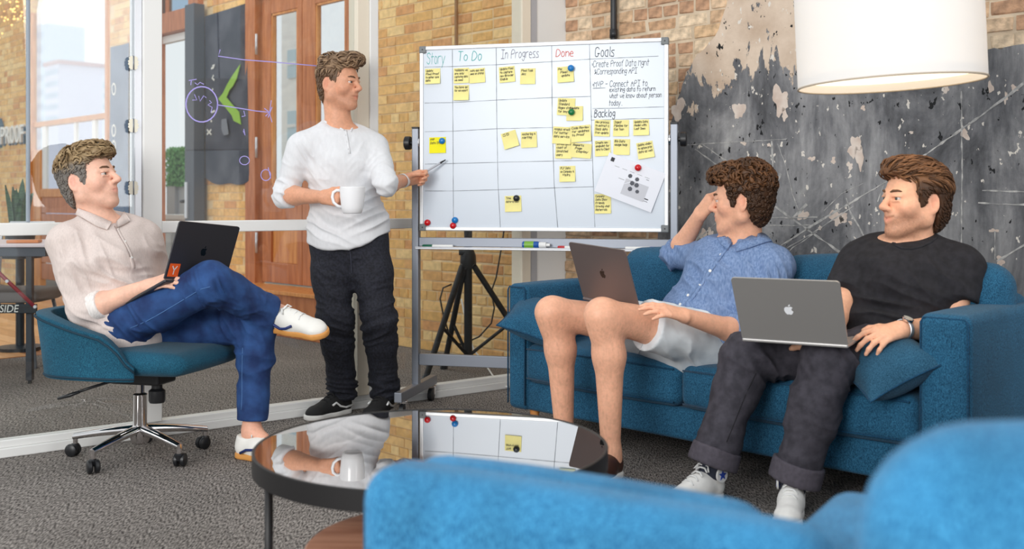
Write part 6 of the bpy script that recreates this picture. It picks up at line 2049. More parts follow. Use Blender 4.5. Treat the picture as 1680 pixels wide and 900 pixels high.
            c = c * (1 - ((0.35 * ck + 0.4 * ns + 0.7 * er) * inh)[:, None] * np.array([0.02, 0.22, 0.20]))
            if beard:
                bz = np.clip((-0.032 - L[:, 2] - 0.35 * np.clip(0.03 - L[:, 0], 0, 1) * 0) / 0.02, 0, 1) * np.clip((L[:, 0] + 0.01) / 0.03, 0, 1) * np.clip((L[:, 2] + 0.135) / 0.02, 0, 1)
                bz = bz * (0.75 + 0.25 * vnoise(pos, 420, 3)) * (1 - lip)
                c = c * (1 - (beard * bz * inh)[:, None] * np.array([0.55, 0.60, 0.62]))
            if tone is not None: c = tone(pos, c)
            return np.clip(c, 0, 1)
        b = sdf_obj('body', o, M_SKIN, self.root, 0.0075, fines, colf=colf, sm=2)
        # eyes and brows
        for sg in (1, -1):
            e = MB()
            c_ = H(0.0800, sg * 0.0305, 0.0085)
            Me = Matrix.Translation(c_) @ Matrix(((H.x.x, H.y.x, H.z.x, 0), (H.x.y, H.y.y, H.z.y, 0), (H.x.z, H.y.z, H.z.z, 0), (0, 0, 0, 1)))
            r = 0.0128 * H.s
            Ml = Me @ Matrix.Rotation(math.radians(hopt.get('gaze', 0)), 4, 'Z') @ Matrix.Rotation(math.pi / 2, 4, 'Y')
            prof = [(r * math.sin(a), r * math.cos(a)) for a in [math.pi * (1 - i / 14) for i in range(15)]]
            eye = wput(self.root, self.root, 'eye', M_EYEW, MB().lathe([(max(p, 1e-4), q) for p, q in prof], 16, Ml, cap=False), True)
            wput(self.root, eye, 'iris', M_IRIS, MB().lathe([(0.0068 * H.s, r * 0.855), (0.0050 * H.s, r * 0.955), (0.0001, r * 1.01)], 14, Ml, cap=False), True).matrix_parent_inverse = self.root.matrix_basis.inverted() if False else Matrix.Identity(4)
            br = MB()
            pts = [H(0.0985, sg * 0.012, 0.0285 + hopt.get('brow', 0)), H(0.0975, sg * 0.024, 0.0335 + hopt.get('brow', 0)), H(0.0900, sg * 0.038, 0.0345 + hopt.get('brow', 0)), H(0.0760, sg * 0.050, 0.0290 + hopt.get('brow', 0))]
            br.tube(pts, [0.0034 * H.s, 0.0048 * H.s, 0.0040 * H.s, 0.0018 * H.s], 6)
            wput(self.root, self.root, 'eyebrow', hopt.get('browm', M_BROW), br, True)
        if hopt.get('open', 0) > 0.002 or hopt.get('smile', 0) > 0.002:
            tp_ = [H(0.0885 - 0.010 * (y / 0.02) ** 2, y, -0.0545 + hopt.get('smile', 0) * (y / 0.02) ** 2 * 0.8) for y in (-0.018, -0.009, 0, 0.009, 0.018)]
            wput(self.root, self.root, 'teeth', M_TEETH, MB().tube(tp_, 0.0042 * H.s, 6), True)
        return b
def shoe(P_, sd, heel, toe_dir, up, L, m_up, m_sole, high=False, stripe=None, star=None, lace=True, width=1.0, toe_m=None):
    """trainer: sub-parts sole, laces, side mark"""
    root = P_.root
    f = Frame(heel, toe_dir, up, 1.0)
    e = L / 0.285
    w = width
    ops = [con(f(0.045 * e, 0, 0.045), f(0.12 * e, 0, 0.045), f.y, (0.036 * w, 0.050), (0.042 * w, 0.048), 0.02),
           con(f(0.12 * e, 0, 0.045), f(0.225 * e, 0, 0.034), f.y, (0.042 * w, 0.048), (0.047 * w, 0.030), 0.03),
           ell(f(0.235 * e, 0, 0.030), f.R, [0.048 * e, 0.045 * w, 0.030], 0.02),
           cap(f(0.042 * e, 0, 0.05), f(0.050 * e, 0, (0.135 if high else 0.092)), 0.040, 0.043 if high else 0.040, 0.02, fb=True),
           cap(f(0.10 * e, 0, 0.06), f(0.175 * e, 0, 0.045), 0.034, 0.028, 0.03)]
    c0 = A3(f.c); zz_ = A3(f.z)
    hs = lambda off: (lambda x, y, z: off - ((x - c0[0]) * zz_[0] + (y - c0[1]) * zz_[1] + (z - c0[2]) * zz_[2]))
    hs2 = lambda off: (lambda x, y, z: -off + ((x - c0[0]) * zz_[0] + (y - c0[1]) * zz_[1] + (z - c0[2]) * zz_[2]))
    up_o = sdf_obj('shoe', ops + [fun(hs(0.012), 'cut', 0.003)], m_up, root, 0.005, base=0.0008, sm=2)
    so = [con(f(0.043 * e, 0, 0.012), f(0.12 * e, 0, 0.012), f.y, (0.043 * w, 0.06), (0.045 * w, 0.06), 0.02), con(f(0.12 * e, 0, 0.012), f(0.23 * e, 0, 0.012), f.y, (0.045 * w, 0.06), (0.051 * w, 0.05), 0.02),
          ell(f(0.236 * e, 0, 0.012), f.R, [0.053 * e, 0.049 * w, 0.05], 0.02), fun(hs(0.0), 'cut', 0.003), fun(hs2(0.026), 'cut', 0.003)]
    def sub(name, m, mb, smooth=True):
        o = mb.build(name, m, None, smooth); o.parent = up_o; return o
    sl = sdf_obj('sole', so, m_sole, None, 0.005, sm=1); sl.parent = up_o
    if lace:
        for i in range(5 if high else 4):
            u = i / 4
            x = (0.175 - 0.105 * u * (0.9 if high else 1)) * e; zc = 0.083 + 0.026 * u + (0.02 * u if high else 0)
            sub('lace', lace if not isinstance(lace, bool) else M_WHITE, MB().tube([f(x, 0.026, zc - 0.008), f(x - 0.004, 0.012, zc + 0.004), f(x, 0, zc + 0.006), f(x - 0.004, -0.012, zc + 0.004), f(x, -0.026, zc - 0.008)], 0.0035, 6))
        bw = f(0.07 * e, 0, 0.112 + (0.028 if high else 0))
        for sg in (1, -1):
            sub('lace_bow', lace if not isinstance(lace, bool) else M_WHITE, MB().tube([f(0.088 * e, 0, 0.106 + (0.02 if high else 0)), f(0.095 * e, sg * 0.022, 0.112 + (0.02 if high else 0)), f(0.105 * e, sg * 0.036, 0.098 + (0.015 if high else 0)), f(0.095 * e, sg * 0.02, 0.10 + (0.02 if high else 0))], 0.003, 6))
    if stripe:
        for sg in (1, -1):
            pts = [(x * e, z) for x, z in stripe['pts']]
            vs_ = []
            for x, z in pts:
                wy = 0.037 + 0.010 * min(1, x / (0.2 * e))
                wy = wy * w * (1 - max(0, (z - 0.05)) * 4.0) + 0.008
                vs_.append(wy)
            sub('side_mark', stripe['m'], MB().tube([f(x, sg * (wy + 0.000), z) for (x, z), wy in zip(pts, vs_)], stripe['w'], 6))
    if star:
        for sg in (1, -1):
            st_ = []
            for i in range(10):
                r = 0.020 if i % 2 == 0 else 0.008
                a = math.pi / 2 + i * math.pi / 5
                st_.append((r * math.cos(a), r * math.sin(a)))
            Ms = Matrix.Translation(f(0.052 * e, sg * 0.047, 0.098)) @ Matrix(((f.x.x, f.z.x, -f.y.x * sg, 0), (f.x.y, f.z.y, -f.y.y * sg, 0), (f.x.z, f.z.z, -f.y.z * sg, 0), (0, 0, 0, 1)))
            pd = sub('ankle_patch', M_WHITE, MB().lathe([(0.027, -0.006), (0.027, 0.001)], 20, Ms), False)
            sub('star', star, MB().prism(st_, -0.0085, 0.003, Ms), False)
    return up_o
# ------------------------------------------------------------------ the four people
from mathutils.bvhtree import BVHTree
CAMP = Vector((0, 0, CH))
def bvh_of(o):
    me = o.data
    return BVHTree.FromPolygons([v.co[:] for v in me.vertices], [tuple(p.vertices) for p in me.polygons])
def hit(bv, px, py):
    d = Vector(((px - 840) / F, 1, (HY - py) / F)).normalized()
    r = bv.ray_cast(CAMP, d)
    return r[0], r[1]
def drape(P_, parent, bv, name, m, pix, r, off=0.0, flat=1.0, n=3, closed=False):
    """a seam, band or cord laid on a garment along the given run"""
    pts = []
    for (a, b) in zip(pix[:-1], pix[1:]):
        for i in range(n):
            l, nn = hit(bv, a[0] + (b[0] - a[0]) * i / n, a[1] + (b[1] - a[1]) * i / n)
            if l is not None: pts.append(l + nn * off)
    l, nn = hit(bv, *pix[-1])
    if l is not None: pts.append(l + nn * off)
    if len(pts) < 2: return None
    o = MB().tube(pts, r, 6, flat=flat, closed=closed).build(name, m, None, True)
    o.parent = parent
    if parent is P_.root: o.matrix_parent_inverse = P_.root.matrix_basis.inverted()
    return o
def button(P_, parent, bv, px, py, r, m):
    l, nn = hit(bv, px, py)
    if l is None: return
    M_ = Matrix.Translation(l) @ nn.to_track_quat('Z', 'Y').to_matrix().to_4x4()
    o = MB().lathe([(r, 0), (r, 0.0025), (r * 0.8, 0.0035), (0.0004, 0.003)], 12, M_).build('button', m, None, 40)
    o.parent = parent
def halfspace(p, n):
    p, n = A3(p), A3(Vector(n).normalized())
    return lambda x, y, z: (x - p[0]) * n[0] + (y - p[1]) * n[1] + (z - p[2]) * n[2]
def ring_cuff(P_, sd, frac, r, w, name, m, seed=2):
    """turned-up sleeve end"""
    J = P_.J
    el, wr = J['el' + sd], J['wr' + sd]
    a, b = lerp(el, wr, frac - w / 2), lerp(el, wr, frac + w / 2)
    return sdf_obj(name, [cap(a, b, r, r * 0.94, 0.004, fa=True, fb=True)], m, P_.root, 0.006, base=0.0015, sm=2, seed=seed)
def trouser_ops(P_, off, frac, rr, seat=(0.17, 0.12)):
    J, s = P_.J, P_.s
    hip = lerp(J['hipR'], J['hipL'], 0.5); up = (J['neck'] - hip).normalized()
    o = [con(hip - up * 0.03, hip + up * 0.10, J['hipL'] - J['hipR'], (seat[0] * s + off, seat[1] * s + off), (0.155 * s + off, 0.112 * s + off), 0.05, fb=True)]
    for sd in 'LR': o += P_.leg_ops(sd, off, frac, False, rr)
    return o
SK_A, SK_B, SK_C, SK_D = lin(238, 188, 164), lin(224, 164, 132), lin(235, 177, 146), lin(240, 182, 149)
M_JEANB = mat('indigo_black_denim', lin(20, 21, 29), 0.85, col2=lin(40, 42, 54), vscale=90, detail=6, bump=0.3, bscale=500)
M_JEANA = mat('blue_denim', lin(18, 44, 92), 0.85, col2=lin(40, 78, 134), vscale=12, detail=8, bump=0.3, bscale=600)
M_SHORT = mat('pale_shorts_cloth', lin(222, 228, 232), 0.85, var=0.05, vscale=20, bump=0.2, bscale=500)
M_CHAR = mat('charcoal_twill', lin(46, 44, 52), 0.85, col2=lin(66, 63, 72), vscale=30, detail=6, bump=0.25, bscale=500)
M_TEE = mat('black_jersey', lin(25, 24, 29), 0.9, col2=lin(37, 36, 42), vscale=40, bump=0.3, bscale=500)
M_HENLEY = mat('white_jersey', lin(228, 229, 232), 0.85, var=0.03, vscale=60, bump=0.25, bscale=450, stretch=(1, 1, 0.4))
M_OXF = mat('beige_shirting', lin(214, 200, 194), 0.85, var=0.06, vscale=220, stretch=(1, 1, 0.2), bump=0.1)
M_CHAM = mat('blue_linen', lin(98, 124, 166), 0.85, col2=lin(130, 153, 192), vscale=140, stretch=(1, 1, 0.3), bump=0.15)
M_SOLEW = mat('white_rubber', lin(232, 230, 226), 0.6); M_GUM = mat('gum_rubber', lin(214, 150, 78), 0.55); M_CANV = mat('white_canvas', lin(236, 234, 230), 0.8, var=0.04, vscale=40)
M_LEATH = mat('offwhite_leather', lin(234, 232, 226), 0.5); M_NAVY = mat('navy_mark', lin(28, 46, 104), 0.5); M_BSUEDE = mat('black_suede', lin(28, 27, 28), 0.8)
M_LOAF = mat('brown_leather', lin(66, 40, 32), 0.4); M_SOCK = mat('charcoal_knit', lin(50, 54, 68), 0.95, bump=0.5, bscale=200, stretch=(1, 1, 0.1))

# ---------------- standing man in white
J = dict(neck=P(556, 210, 5.28), shR=P(492, 242, 5.20), shL=P(616, 242, 5.33), elR=P(468, 320, 5.20), elL=P(633, 302, 5.15), wrR=P(529, 323, 5.02), wrL=P(663, 296, 5.37),
         hipR=P(541, 388, 5.26), hipL=P(603, 386, 5.28), knR=P(550, 525, 5.22), knL=P(622, 525, 5.22), anR=P(563, 646, 5.36), anL=P(632, 643, 5.36))
B_ = Person('man standing in white henley and dark jeans holding a mug and pointing at the board', J, dict(base=(J['anR'].x * .5 + J['anL'].x * .5, 5.36, 0), s=1.0, girth=1.0, group='colleagues in the meeting'))
H = Frame(P(556, 139, 5.26), (0.90, -0.42, -0.03), (0, 0, 1), 1.05)
mugc = P(578, 350, 4.97)
xh = (P(556, 325, 4.98) - J['wrR']).normalized()
B_.body(H, dict(open=0.006, gaze=0, browm=M_BROW), {'R': dict(x=xh, z=(-0.25, -0.95, 0.0), side=1, curl=[(1.35, 1.5, 0.7)] * 4, thumb=[(0.045, 0.040, -0.020), (0.072, 0.046, -0.034), (0.092, 0.040, -0.040)], s=0.98),
                 'L': dict(x=P(700, 286, 5.40) - J['wrL'], z=(0.1, 0.85, 0.35), side=-1, curl=[(0.75, 1.0, 0.5), (0.95, 1.2, 0.6), (1.1, 1.2, 0.6), (1.15, 1.2, 0.6)], thumb=[(0.050, 0.030, -0.030), (0.080, 0.026, -0.040), (0.104, 0.016, -0.040)], s=0.98)}, SK_B, legs=False, beard=0.42)
hair_obj(H, B_.root, dict(top=0.014, side=0.004, vols=[((0.052, 0, 0.120), (0.050, 0.058, 0.026), 0.02), ((0.092, 0.004, 0.116), (0.026, 0.046, 0.022), 0.02), ((-0.03, 0, 0.118), (0.06, 0.055, 0.022), 0.03)],
     flow=lambda L: (0.9 if L[0] > 0.0 else -0.4, 0.15, 0.35 if L[0] > 0.03 else -0.2) if L[2] > 0.075 else (-0.35, 0, -0.9), col=lin(92, 68, 50), col2=lin(168, 138, 108), colside=lin(104, 80, 60), len=0.05, locks=900, rough=0.004, lift=0.011, mess=0.3, seed=2))
hc = lerp(J['hipR'], J['hipL'], 0.5)
def hemB(x, y, z): return (0.846 + 1.3 * (x - hc.x - 0.005) ** 2 + 0.14 * (x - hc.x)) - z
ops = B_.torso_ops(0.014) + [con(hc - V(0, 0, 0.14), hc + V(0, 0, 0.06), V(1, 0, 0), (0.216, 0.165), (0.205, 0.150), 0.05)]
ops += B_.arm_ops('R', 0.013, 1.14) + B_.arm_ops('L', 0.012, 1.10)
ops += [fun(halfspace(J['neck'] + V(0.01, -0.02, 0.020), (0.25, -0.45, 0.9)), 'cut', 0.004), fun(hemB, 'cut', 0.004), ell(P(574, 222, 5.13), np.eye(3), (0.020, 0.07, 0.05), 0.004, 'sub')]
shB = sdf_obj('shirt', ops, M_HENLEY, B_.root, 0.0055, base=0.0035, seed=3, sm=2,
    folds=[(J['elR'], 0.09, (0.5, 0.1, 1), 0.030, 0.0055), (P(505, 262, 5.1), 0.06, (1, 0, 0.7), 0.030, 0.005), (P(600, 262, 5.2), 0.05, (-1, 0, 0.8), 0.028, 0.004), (P(545, 380, 5.12), 0.12, (0.5, 0, 1), 0.05, 0.006), (P(610, 350, 5.2), 0.10, (-0.5, 0, 1), 0.045, 0.005), (P(525, 330, 5.13), 0.09, (0.7, 0, 0.8), 0.045, 0.005), (J['elL'], 0.06, (0.3, 0, 1), 0.026, 0.004)])
bv = bvh_of(shB)
drape(B_, shB, bv, 'placket', M_HENLEY, [(567, 214), (569, 226), (571, 238), (573, 252)], 0.007, 0.001, 0.4)
drape(B_, shB, bv, 'neck_band', M_HENLEY, [(527, 196), (540, 203), (556, 209), (564, 214)], 0.006, 0.0)
drape(B_, shB, bv, 'neck_band', M_HENLEY, [(575, 216), (579, 208), (582, 200), (582, 192)], 0.006, 0.0)
for px, py in ((568, 222), (570, 233), (572, 245)): button(B_, shB, bv, px, py, 0.005, mat('button_grey', lin(200, 202, 204), 0.4))
ops = trouser_ops(B_, 0.010, 1.985, (0.092, 0.072, 0.066, 0.052), (0.165, 0.118))
for sd in 'LR': ops += [cap(lerp(J['kn' + sd], J['an' + sd], 0.84), J['an' + sd] + V(0, 0, -0.012), 0.068, 0.068, 0.02, fb=True)]
trB = sdf_obj('trousers', ops, M_JEANB, B_.root, 0.0055, base=0.0025, seed=9, sm=2, folds=[(J['knR'], 0.10, (0.3, 0, 1), 0.035, 0.006), (J['knL'], 0.10, (-0.3, 0, 1), 0.035, 0.006), (lerp(J['knR'], J['anR'], 0.9), 0.07, (0.1, 0, 1), 0.028, 0.008), (lerp(J['knL'], J['anL'], 0.9), 0.07, (-0.1, 0, 1), 0.028, 0.008), (P(572, 425, 5.15), 0.09, (0.6, 0, 1), 0.04, 0.005), (P(545, 470, 5.15), 0.09, (0.8, 0, 0.8), 0.04, 0.004)])
bv = bvh_of(trB)
drape(B_, trB, bv, 'fly_seam', mat('denim_thread', lin(60, 62, 76), 0.8), [(574, 410), (576, 430), (577, 448)], 0.0025)
WAVE = dict(pts=[(0.02, 0.045), (0.07, 0.040), (0.11, 0.052), (0.135, 0.072), (0.16, 0.062)], w=0.0055, m=M_WHITE)
shoe(B_, 'R', Vector((J['anR'].x + 0.030, 5.385, 0)), (-0.62, -0.78, 0), (0, 0, 1), 0.285, M_BSUEDE, M_SOLEW, True, WAVE, lace=M_BSUEDE)
shoe(B_, 'L', Vector((J['anL'].x + 0.015, 5.41, 0)), (-0.25, -0.97, 0), (0, 0, 1), 0.285, M_BSUEDE, M_SOLEW, True, WAVE, lace=M_BSUEDE)
wx = (J['wrL'] - J['elL']).normalized(); wc = lerp(J['elL'], J['wrL'], 0.93)
wput(B_.root, B_.root, 'wristband', M_WHITE, MB().lathe([(0.034, -0.013), (0.037, -0.011), (0.037, 0.011), (0.034, 0.013)], 24, Matrix.Translation(wc) @ wx.to_track_quat('Z', 'Y').to_matrix().to_4x4(), cap=False), 40)
# mug
mg = empty('coffee_mug', mugc, 'tall white ceramic mug held by the standing man', 'mug')
put(mg, 'cup', mat('white_glaze', lin(246, 246, 248), 0.12), MB().lathe([(0.040, 0.0), (0.046, 0.004), (0.052, 0.03), (0.0585, 0.08), (0.0600, 0.124), (0.0575, 0.126), (0.0555, 0.08), (0.048, 0.025), (0.030, 0.012)], 40), 50)
put(mg, 'handle', mat('white_glaze', lin(246, 246, 248), 0.12), MB().tube([(-0.056, 0, 0.108), (-0.074, 0, 0.110), (-0.090, 0, 0.100), (-0.095, 0, 0.078), (-0.088, 0, 0.052), (-0.070, 0, 0.036), (-0.050, 0, 0.030)], 0.0075, 8), True)
# marker pen in hand
p0, p1 = P(686, 289, 5.375), P(731, 262, 5.40)
pn = empty('marker_pen', p0, 'slim grey marker pen held by the pointing hand', 'pen')
d_ = p1 - p0
put(pn, 'barrel', mat('pen_grey', lin(186, 188, 196), 0.35), MB().tube([(0, 0, 0), tuple(d_ * 0.8)], 0.006, 10), 40)
put(pn, 'tip', M_BLACK, MB().tube([tuple(d_ * 0.8), tuple(d_ * 0.86), tuple(d_)], [0.005, 0.0045, 0.003], 8), 40)
put(pn, 'end_cap', M_WHITE, MB().tube([tuple(d_ * -0.18), tuple(d_ * 0.08)], 0.0072, 10), 40)

# ---------------- seated man on the office chair
J = dict(neck=P(164, 366, 4.45), shR=P(107, 398, 4.34), shL=P(238, 392, 4.58), elR=P(142, 508, 4.30), elL=P(264, 478, 4.62), wrR=P(240, 470, 4.24), wrL=P(300, 458, 4.44),
         hipR=P(190, 535, 4.38), hipL=P(236, 533, 4.53), knR=P(346, 464, 4.22), knL=P(422, 530, 4.46), anR=P(447, 510, 4.44), anL=P(413, 694, 4.42))
A_ = Person('seated man with greying hair in beige shirt and blue jeans on the office chair', J, dict(base=(CC.x, CC.y, 0), s=1.0, girth=1.12, cuff_flare=0.004, group='colleagues in the meeting'))
H = Frame(P(147, 296, 4.43), (0.93, -0.20, 0.20), (-0.15, 0, 1), 1.10)
A_.body(H, dict(nose=0.002, gaze=6), {'R': dict(x=P(278, 456, 4.20) - J['wrR'], z=(-0.3, -0.55, 0.75), side=1, curl=[(0.30, 0.35, 0.25)] * 4, s=1.0),
                      'L': dict(x=P(330, 460, 4.34) - J['wrL'], z=(-0.2, 0.3, 0.9), side=-1, curl=[(0.3, 0.35, 0.25)] * 4, s=1.0)}, SK_A, legs=False, beard=0.28)
hair_obj(H, A_.root, dict(top=0.020, side=0.009, back=0.004, vols=[((0.040, 0, 0.110), (0.060, 0.058, 0.026), 0.03), ((0.080, 0, 0.094), (0.024, 0.045, 0.020), 0.02)],
     flow=lambda L: (0.8, 0.45, -0.1) if L[2] > 0.06 and L[0] > -0.02 else (-0.25, 0.1, -0.9), col=lin(112, 88, 58), col2=lin(176, 150, 112), colside=lin(118, 112, 106), sidez=0.055, len=0.042, locks=1000, rough=0.0048, curl=0.005, mess=0.4, lift=0.010, seed=4))
ops = A_.torso_ops(0.016) + A_.arm_ops('R', 0.022, 1.16) + A_.arm_ops('L', 0.016, 1.3)
ops += [fun(halfspace(J['neck'] + V(0.0, 0, 0.045), (0.35, -0.35, 0.9)), 'cut', 0.004), ell(P(190, 352, 4.30), np.eye(3), (0.026, 0.07, 0.045), 0.004, 'sub')]
hipA = lerp(J['hipR'], J['hipL'], 0.5)
ops += [con(hipA - V(0.01, 0, 0.02), hipA + V(-0.01, 0, 0.08), J['hipL'] - J['hipR'], (0.175, 0.15), (0.17, 0.15), 0.05)]
shA = sdf_obj('shirt', ops, M_OXF, A_.root, 0.0055, base=0.004, seed=13, sm=2, folds=[(J['elR'], 0.09, (0.6, 0, 1), 0.030, 0.006), (P(185, 440, 4.3), 0.11, (0.6, 0, 1), 0.055, 0.007), (P(125, 430, 4.25), 0.08, (1, 0, 0.4), 0.035, 0.006), (P(215, 500, 4.3), 0.09, (0.2, 0, 1), 0.035, 0.007), (P(250, 430, 4.5), 0.07, (1, 0, 0.5), 0.032, 0.005)])
ring_cuff(A_, 'R', 0.17, 0.063, 0.22, 'sleeve_cuff', mat('white_striped_cuff', lin(232, 226, 222), 0.85, var=0.1, vscale=160, stretch=(1, 1, 0.1)))
bv = bvh_of(shA)
drape(A_, shA, bv, 'placket', M_OXF, [(190, 371), (197, 385), (207, 402), (215, 420), (219, 440)], 0.008, 0.0, 0.5)
drape(A_, shA, bv, 'placket_seam', mat('shirt_seam', lin(150, 136, 132), 0.9), [(188, 372), (195, 386), (205, 403), (213, 421)], 0.0016, 0.003)
for px, py in ((193, 375), (205, 396), (216, 422)): button(A_, shA, bv, px, py, 0.005, M_WHITE)
def bvh_join(objs):
    vs_, fs = [], []
    for o in objs:
        k = len(vs_); vs_ += [v.co[:] for v in o.data.vertices]; fs += [tuple(k + i for i in p.vertices) for p in o.data.polygons]
    return BVHTree.FromPolygons(vs_, fs)
def collar(P_, sh, runs, m, w=0.016):
    """turned-down collar leaf following neck and chest"""
    bj = bvh_join([sh] + [c for c in P_.root.children if c.name.startswith('body')])
    for top, low in runs:
        vs_, fs = [], []
        n = 10
        def along(run, u):
            x = u * (len(run) - 1); i = min(int(x), len(run) - 2); f = x - i
            return run[i][0] + (run[i + 1][0] - run[i][0]) * f, run[i][1] + (run[i + 1][1] - run[i][1]) * f
        for i in range(n + 1):
            u = i / n
            for run, off in ((top, 0.004), (top, 0.012), (low, 0.010), (low, 0.003)):
                l, nn = hit(bj, *along(run, u))
                if l is None:
                    l, nn = bj.find_nearest(P(*along(run, u), P_.J['neck'].y - 0.05))[:2]
                vs_.append(tuple(l + nn * off))
        for i in range(n):
            for j in range(4):
                a_, b_ = i * 4 + j, i * 4 + (j + 1) % 4
                fs.append((a_, b_, b_ + 4, a_ + 4))
        fs += [(0, 1, 2, 3), tuple(n * 4 + k for k in (3, 2, 1, 0))]
        o = MB().add(vs_, fs).build('collar', m, None, True)
        o.parent = sh
collar(A_, shA, [([(131, 341), (146, 347), (164, 356), (182, 366)], [(124, 352), (142, 363), (160, 373), (176, 378)]), ([(190, 364), (198, 356), (203, 350)], [(190, 376), (203, 370), (213, 364)])], M_OXF)
ops = trouser_ops(A_, 0.008, 1.97, (0.092, 0.074, 0.064, 0.052), (0.165, 0.125))
trA = sdf_obj('trousers', ops, M_JEANA, A_.root, 0.0055, base=0.003, seed=23, sm=2, folds=[(P(345, 480, 4.16), 0.06, (1, 0, 0.4), 0.022, 0.005), (P(385, 520, 4.36), 0.08, (1, 0, 0.3), 0.028, 0.006), (P(225, 530, 4.28), 0.07, (1, 0, 0.8), 0.035, 0.005), (lerp(J['knL'], J['anL'], 0.35), 0.09, (0.2, 0, 1), 0.05, 0.005), (P(410, 490, 4.3), 0.06, (0.5, 0, 1), 0.03, 0.004)])
bv = bvh_of(trA)
drape(A_, trA, bv, 'side_seam', mat('jean_seam', lin(70, 108, 160), 0.8), [(214, 538), (240, 527), (270, 510), (300, 492), (330, 474), (345, 470)], 0.0020)
drape(A_, trA, bv, 'side_seam', mat('jean_seam', lin(70, 108, 160), 0.8), [(398, 570), (397, 610), (397, 650), (396, 672)], 0.0020)
for sd in 'LR':
    kn, an = J['kn' + sd], J['an' + sd]
    dr = (an - kn).normalized()
    ft_dir = V(0.92, -0.38, 0) if sd == 'L' else (P(540, 527, 4.40) - P(452, 515, 4.45)).normalized()
    sdf_obj('ankle', [cap(lerp(kn, an, 0.75), an + dr * 0.05, 0.040, 0.036, 0.02), cap(an + dr * 0.03, an + dr * 0.06 + ft_dir * 0.06, 0.034, 0.030, 0.03)], M_SKIN, A_.root, 0.006, colf=lambda p: np.repeat(np.array(SK_A[:3])[None, :] * np.array([0.95, 0.85, 0.8]), len(p), 0))
SWSH = dict(pts=[(0.055, 0.030), (0.085, 0.046), (0.12, 0.050), (0.16, 0.058)], w=0.006, m=M_NAVY)
SWS2 = dict(pts=[(0.03, 0.062), (0.06, 0.048), (0.09, 0.034), (0.12, 0.040), (0.15, 0.056)], w=0.006, m=M_NAVY)
shoe(A_, 'L', Vector((-1.165, 4.44, 0)), (0.90, -0.42, 0), (0, 0, 1), 0.29, M_LEATH, M_GUM, False, SWSH)
anR = J['anR']
fd = (P(540, 524, 4.36) - P(456, 512, 4.45)).normalized()
upv = (V(-0.10, -0.35, 0.92) - fd * V(-0.10, -0.35, 0.92).dot(fd)).normalized()
shoe(A_, 'R', anR - fd * 0.045 - upv * 0.085 + V(0.015, -0.01, 0), fd, upv, 0.285, M_LEATH, M_GUM, False, SWS2)

# ---------------- man in blue shirt and shorts on the sofa
J = dict(neck=P(1222, 400, 4.37), shR=P(1164, 424, 4.47), shL=P(1274, 438, 4.24), elR=P(1108, 420, 4.66), elL=P(1222, 548, 4.14), wrR=P(1148, 352, 4.50), wrL=P(1124, 518, 3.96),
         hipR=P(1100, 546, 4.42), hipL=P(1164, 556, 4.26), knR=P(906, 512, 4.24), knL=P(988, 516, 3.99), anR=P(926, 716, 4.30), anL=P(1002, 740, 4.05))
def feetC(sd):
    an = J['an' + sd]; d = V(-0.55, -0.83, 0)
    return [cap(an, an + V(0, 0, -0.06) - d * 0.02, 0.036, 0.034, 0.03), cap(an + V(0, 0, -0.04), an + d * 0.15 + V(0, 0, -0.085), 0.034, 0.024, 0.03)]
C_ = Person('man in blue shirt and pale shorts on the sofa resting his head on his hand', J, dict(base=(J['hipL'].x, J['hipL'].y, 0), s=1.0, girth=0.98, feet=feetC, group='colleagues in the meeting'))
H = Frame(P(1216, 331, 4.34), (-0.92, 0.34, -0.06), (0.08, 0, 1), 1.07)
def hairy(pos, c):
    leg = (pos[:, 2] < 0.62) & (pos[:, 0] < 0.62)
    n = vnoise(pos * np.array([1, 1, 0.25]), 260, 7)
    k = np.where(leg, np.clip(n * 0.35 + 0.02, 0, 0.25), 0)[:, None]
    return c * (1 - k * np.array([0.5, 0.55, 0.6])) * np.where(leg, 1.02, 1)[:, None]
C_.body(H, dict(gaze=0), {'R': dict(x=P(1174, 318, 4.42) - J['wrR'], z=(-0.75, -0.60, 0.25), side=1, curl=[(0.9, 1.3, 0.7), (1.0, 1.3, 0.7), (1.1, 1.3, 0.7), (1.1, 1.3, 0.7)], thumb=[(0.05, 0.030, -0.03), (0.08, 0.022, -0.045), (0.10, 0.01, -0.045)], s=1.0),
                      'L': dict(x=P(1066, 500, 3.90) - J['wrL'], z=(0.15, -0.45, 0.88), side=-1, curl=[(0.22, 0.25, 0.2), (0.20, 0.25, 0.2), (0.22, 0.28, 0.2), (0.28, 0.3, 0.2)], spread=0.07, s=1.02)}, SK_C, legs=True, bare=True, beard=0.12, tone=hairy)
hair_obj(H, C_.root, dict(top=0.030, side=0.016, back=0.006, vols=[((0.050, 0, 0.112), (0.058, 0.064, 0.030), 0.03), ((0.088, 0, 0.100), (0.026, 0.050, 0.022), 0.02), ((-0.05, 0, 0.09), (0.065, 0.075, 0.055), 0.04)], line=[(x + (0.006 if x < 0 and x > -0.06 and z < 0.04 else 0), z - (0.01 if z < -0.05 else 0)) for x, z in HAIRLINE],
     flow=lambda L: (0.7, 0.3, 0.0) if L[2] > 0.07 and L[0] > 0.0 else (-0.3, 0.1, -0.8), col=lin(58, 36, 20), col2=lin(112, 74, 44), colside=lin(62, 40, 24), len=0.04, wid=0.0042, locks=1100, rough=0.006, curl=0.008, mess=0.6, lift=0.011, seed=6))
hipC = lerp(J['hipR'], J['hipL'], 0.5)
ops = C_.torso_ops(0.016) + C_.arm_ops('R', 0.017, 1.05) + C_.arm_ops('L', 0.018, 1.12)
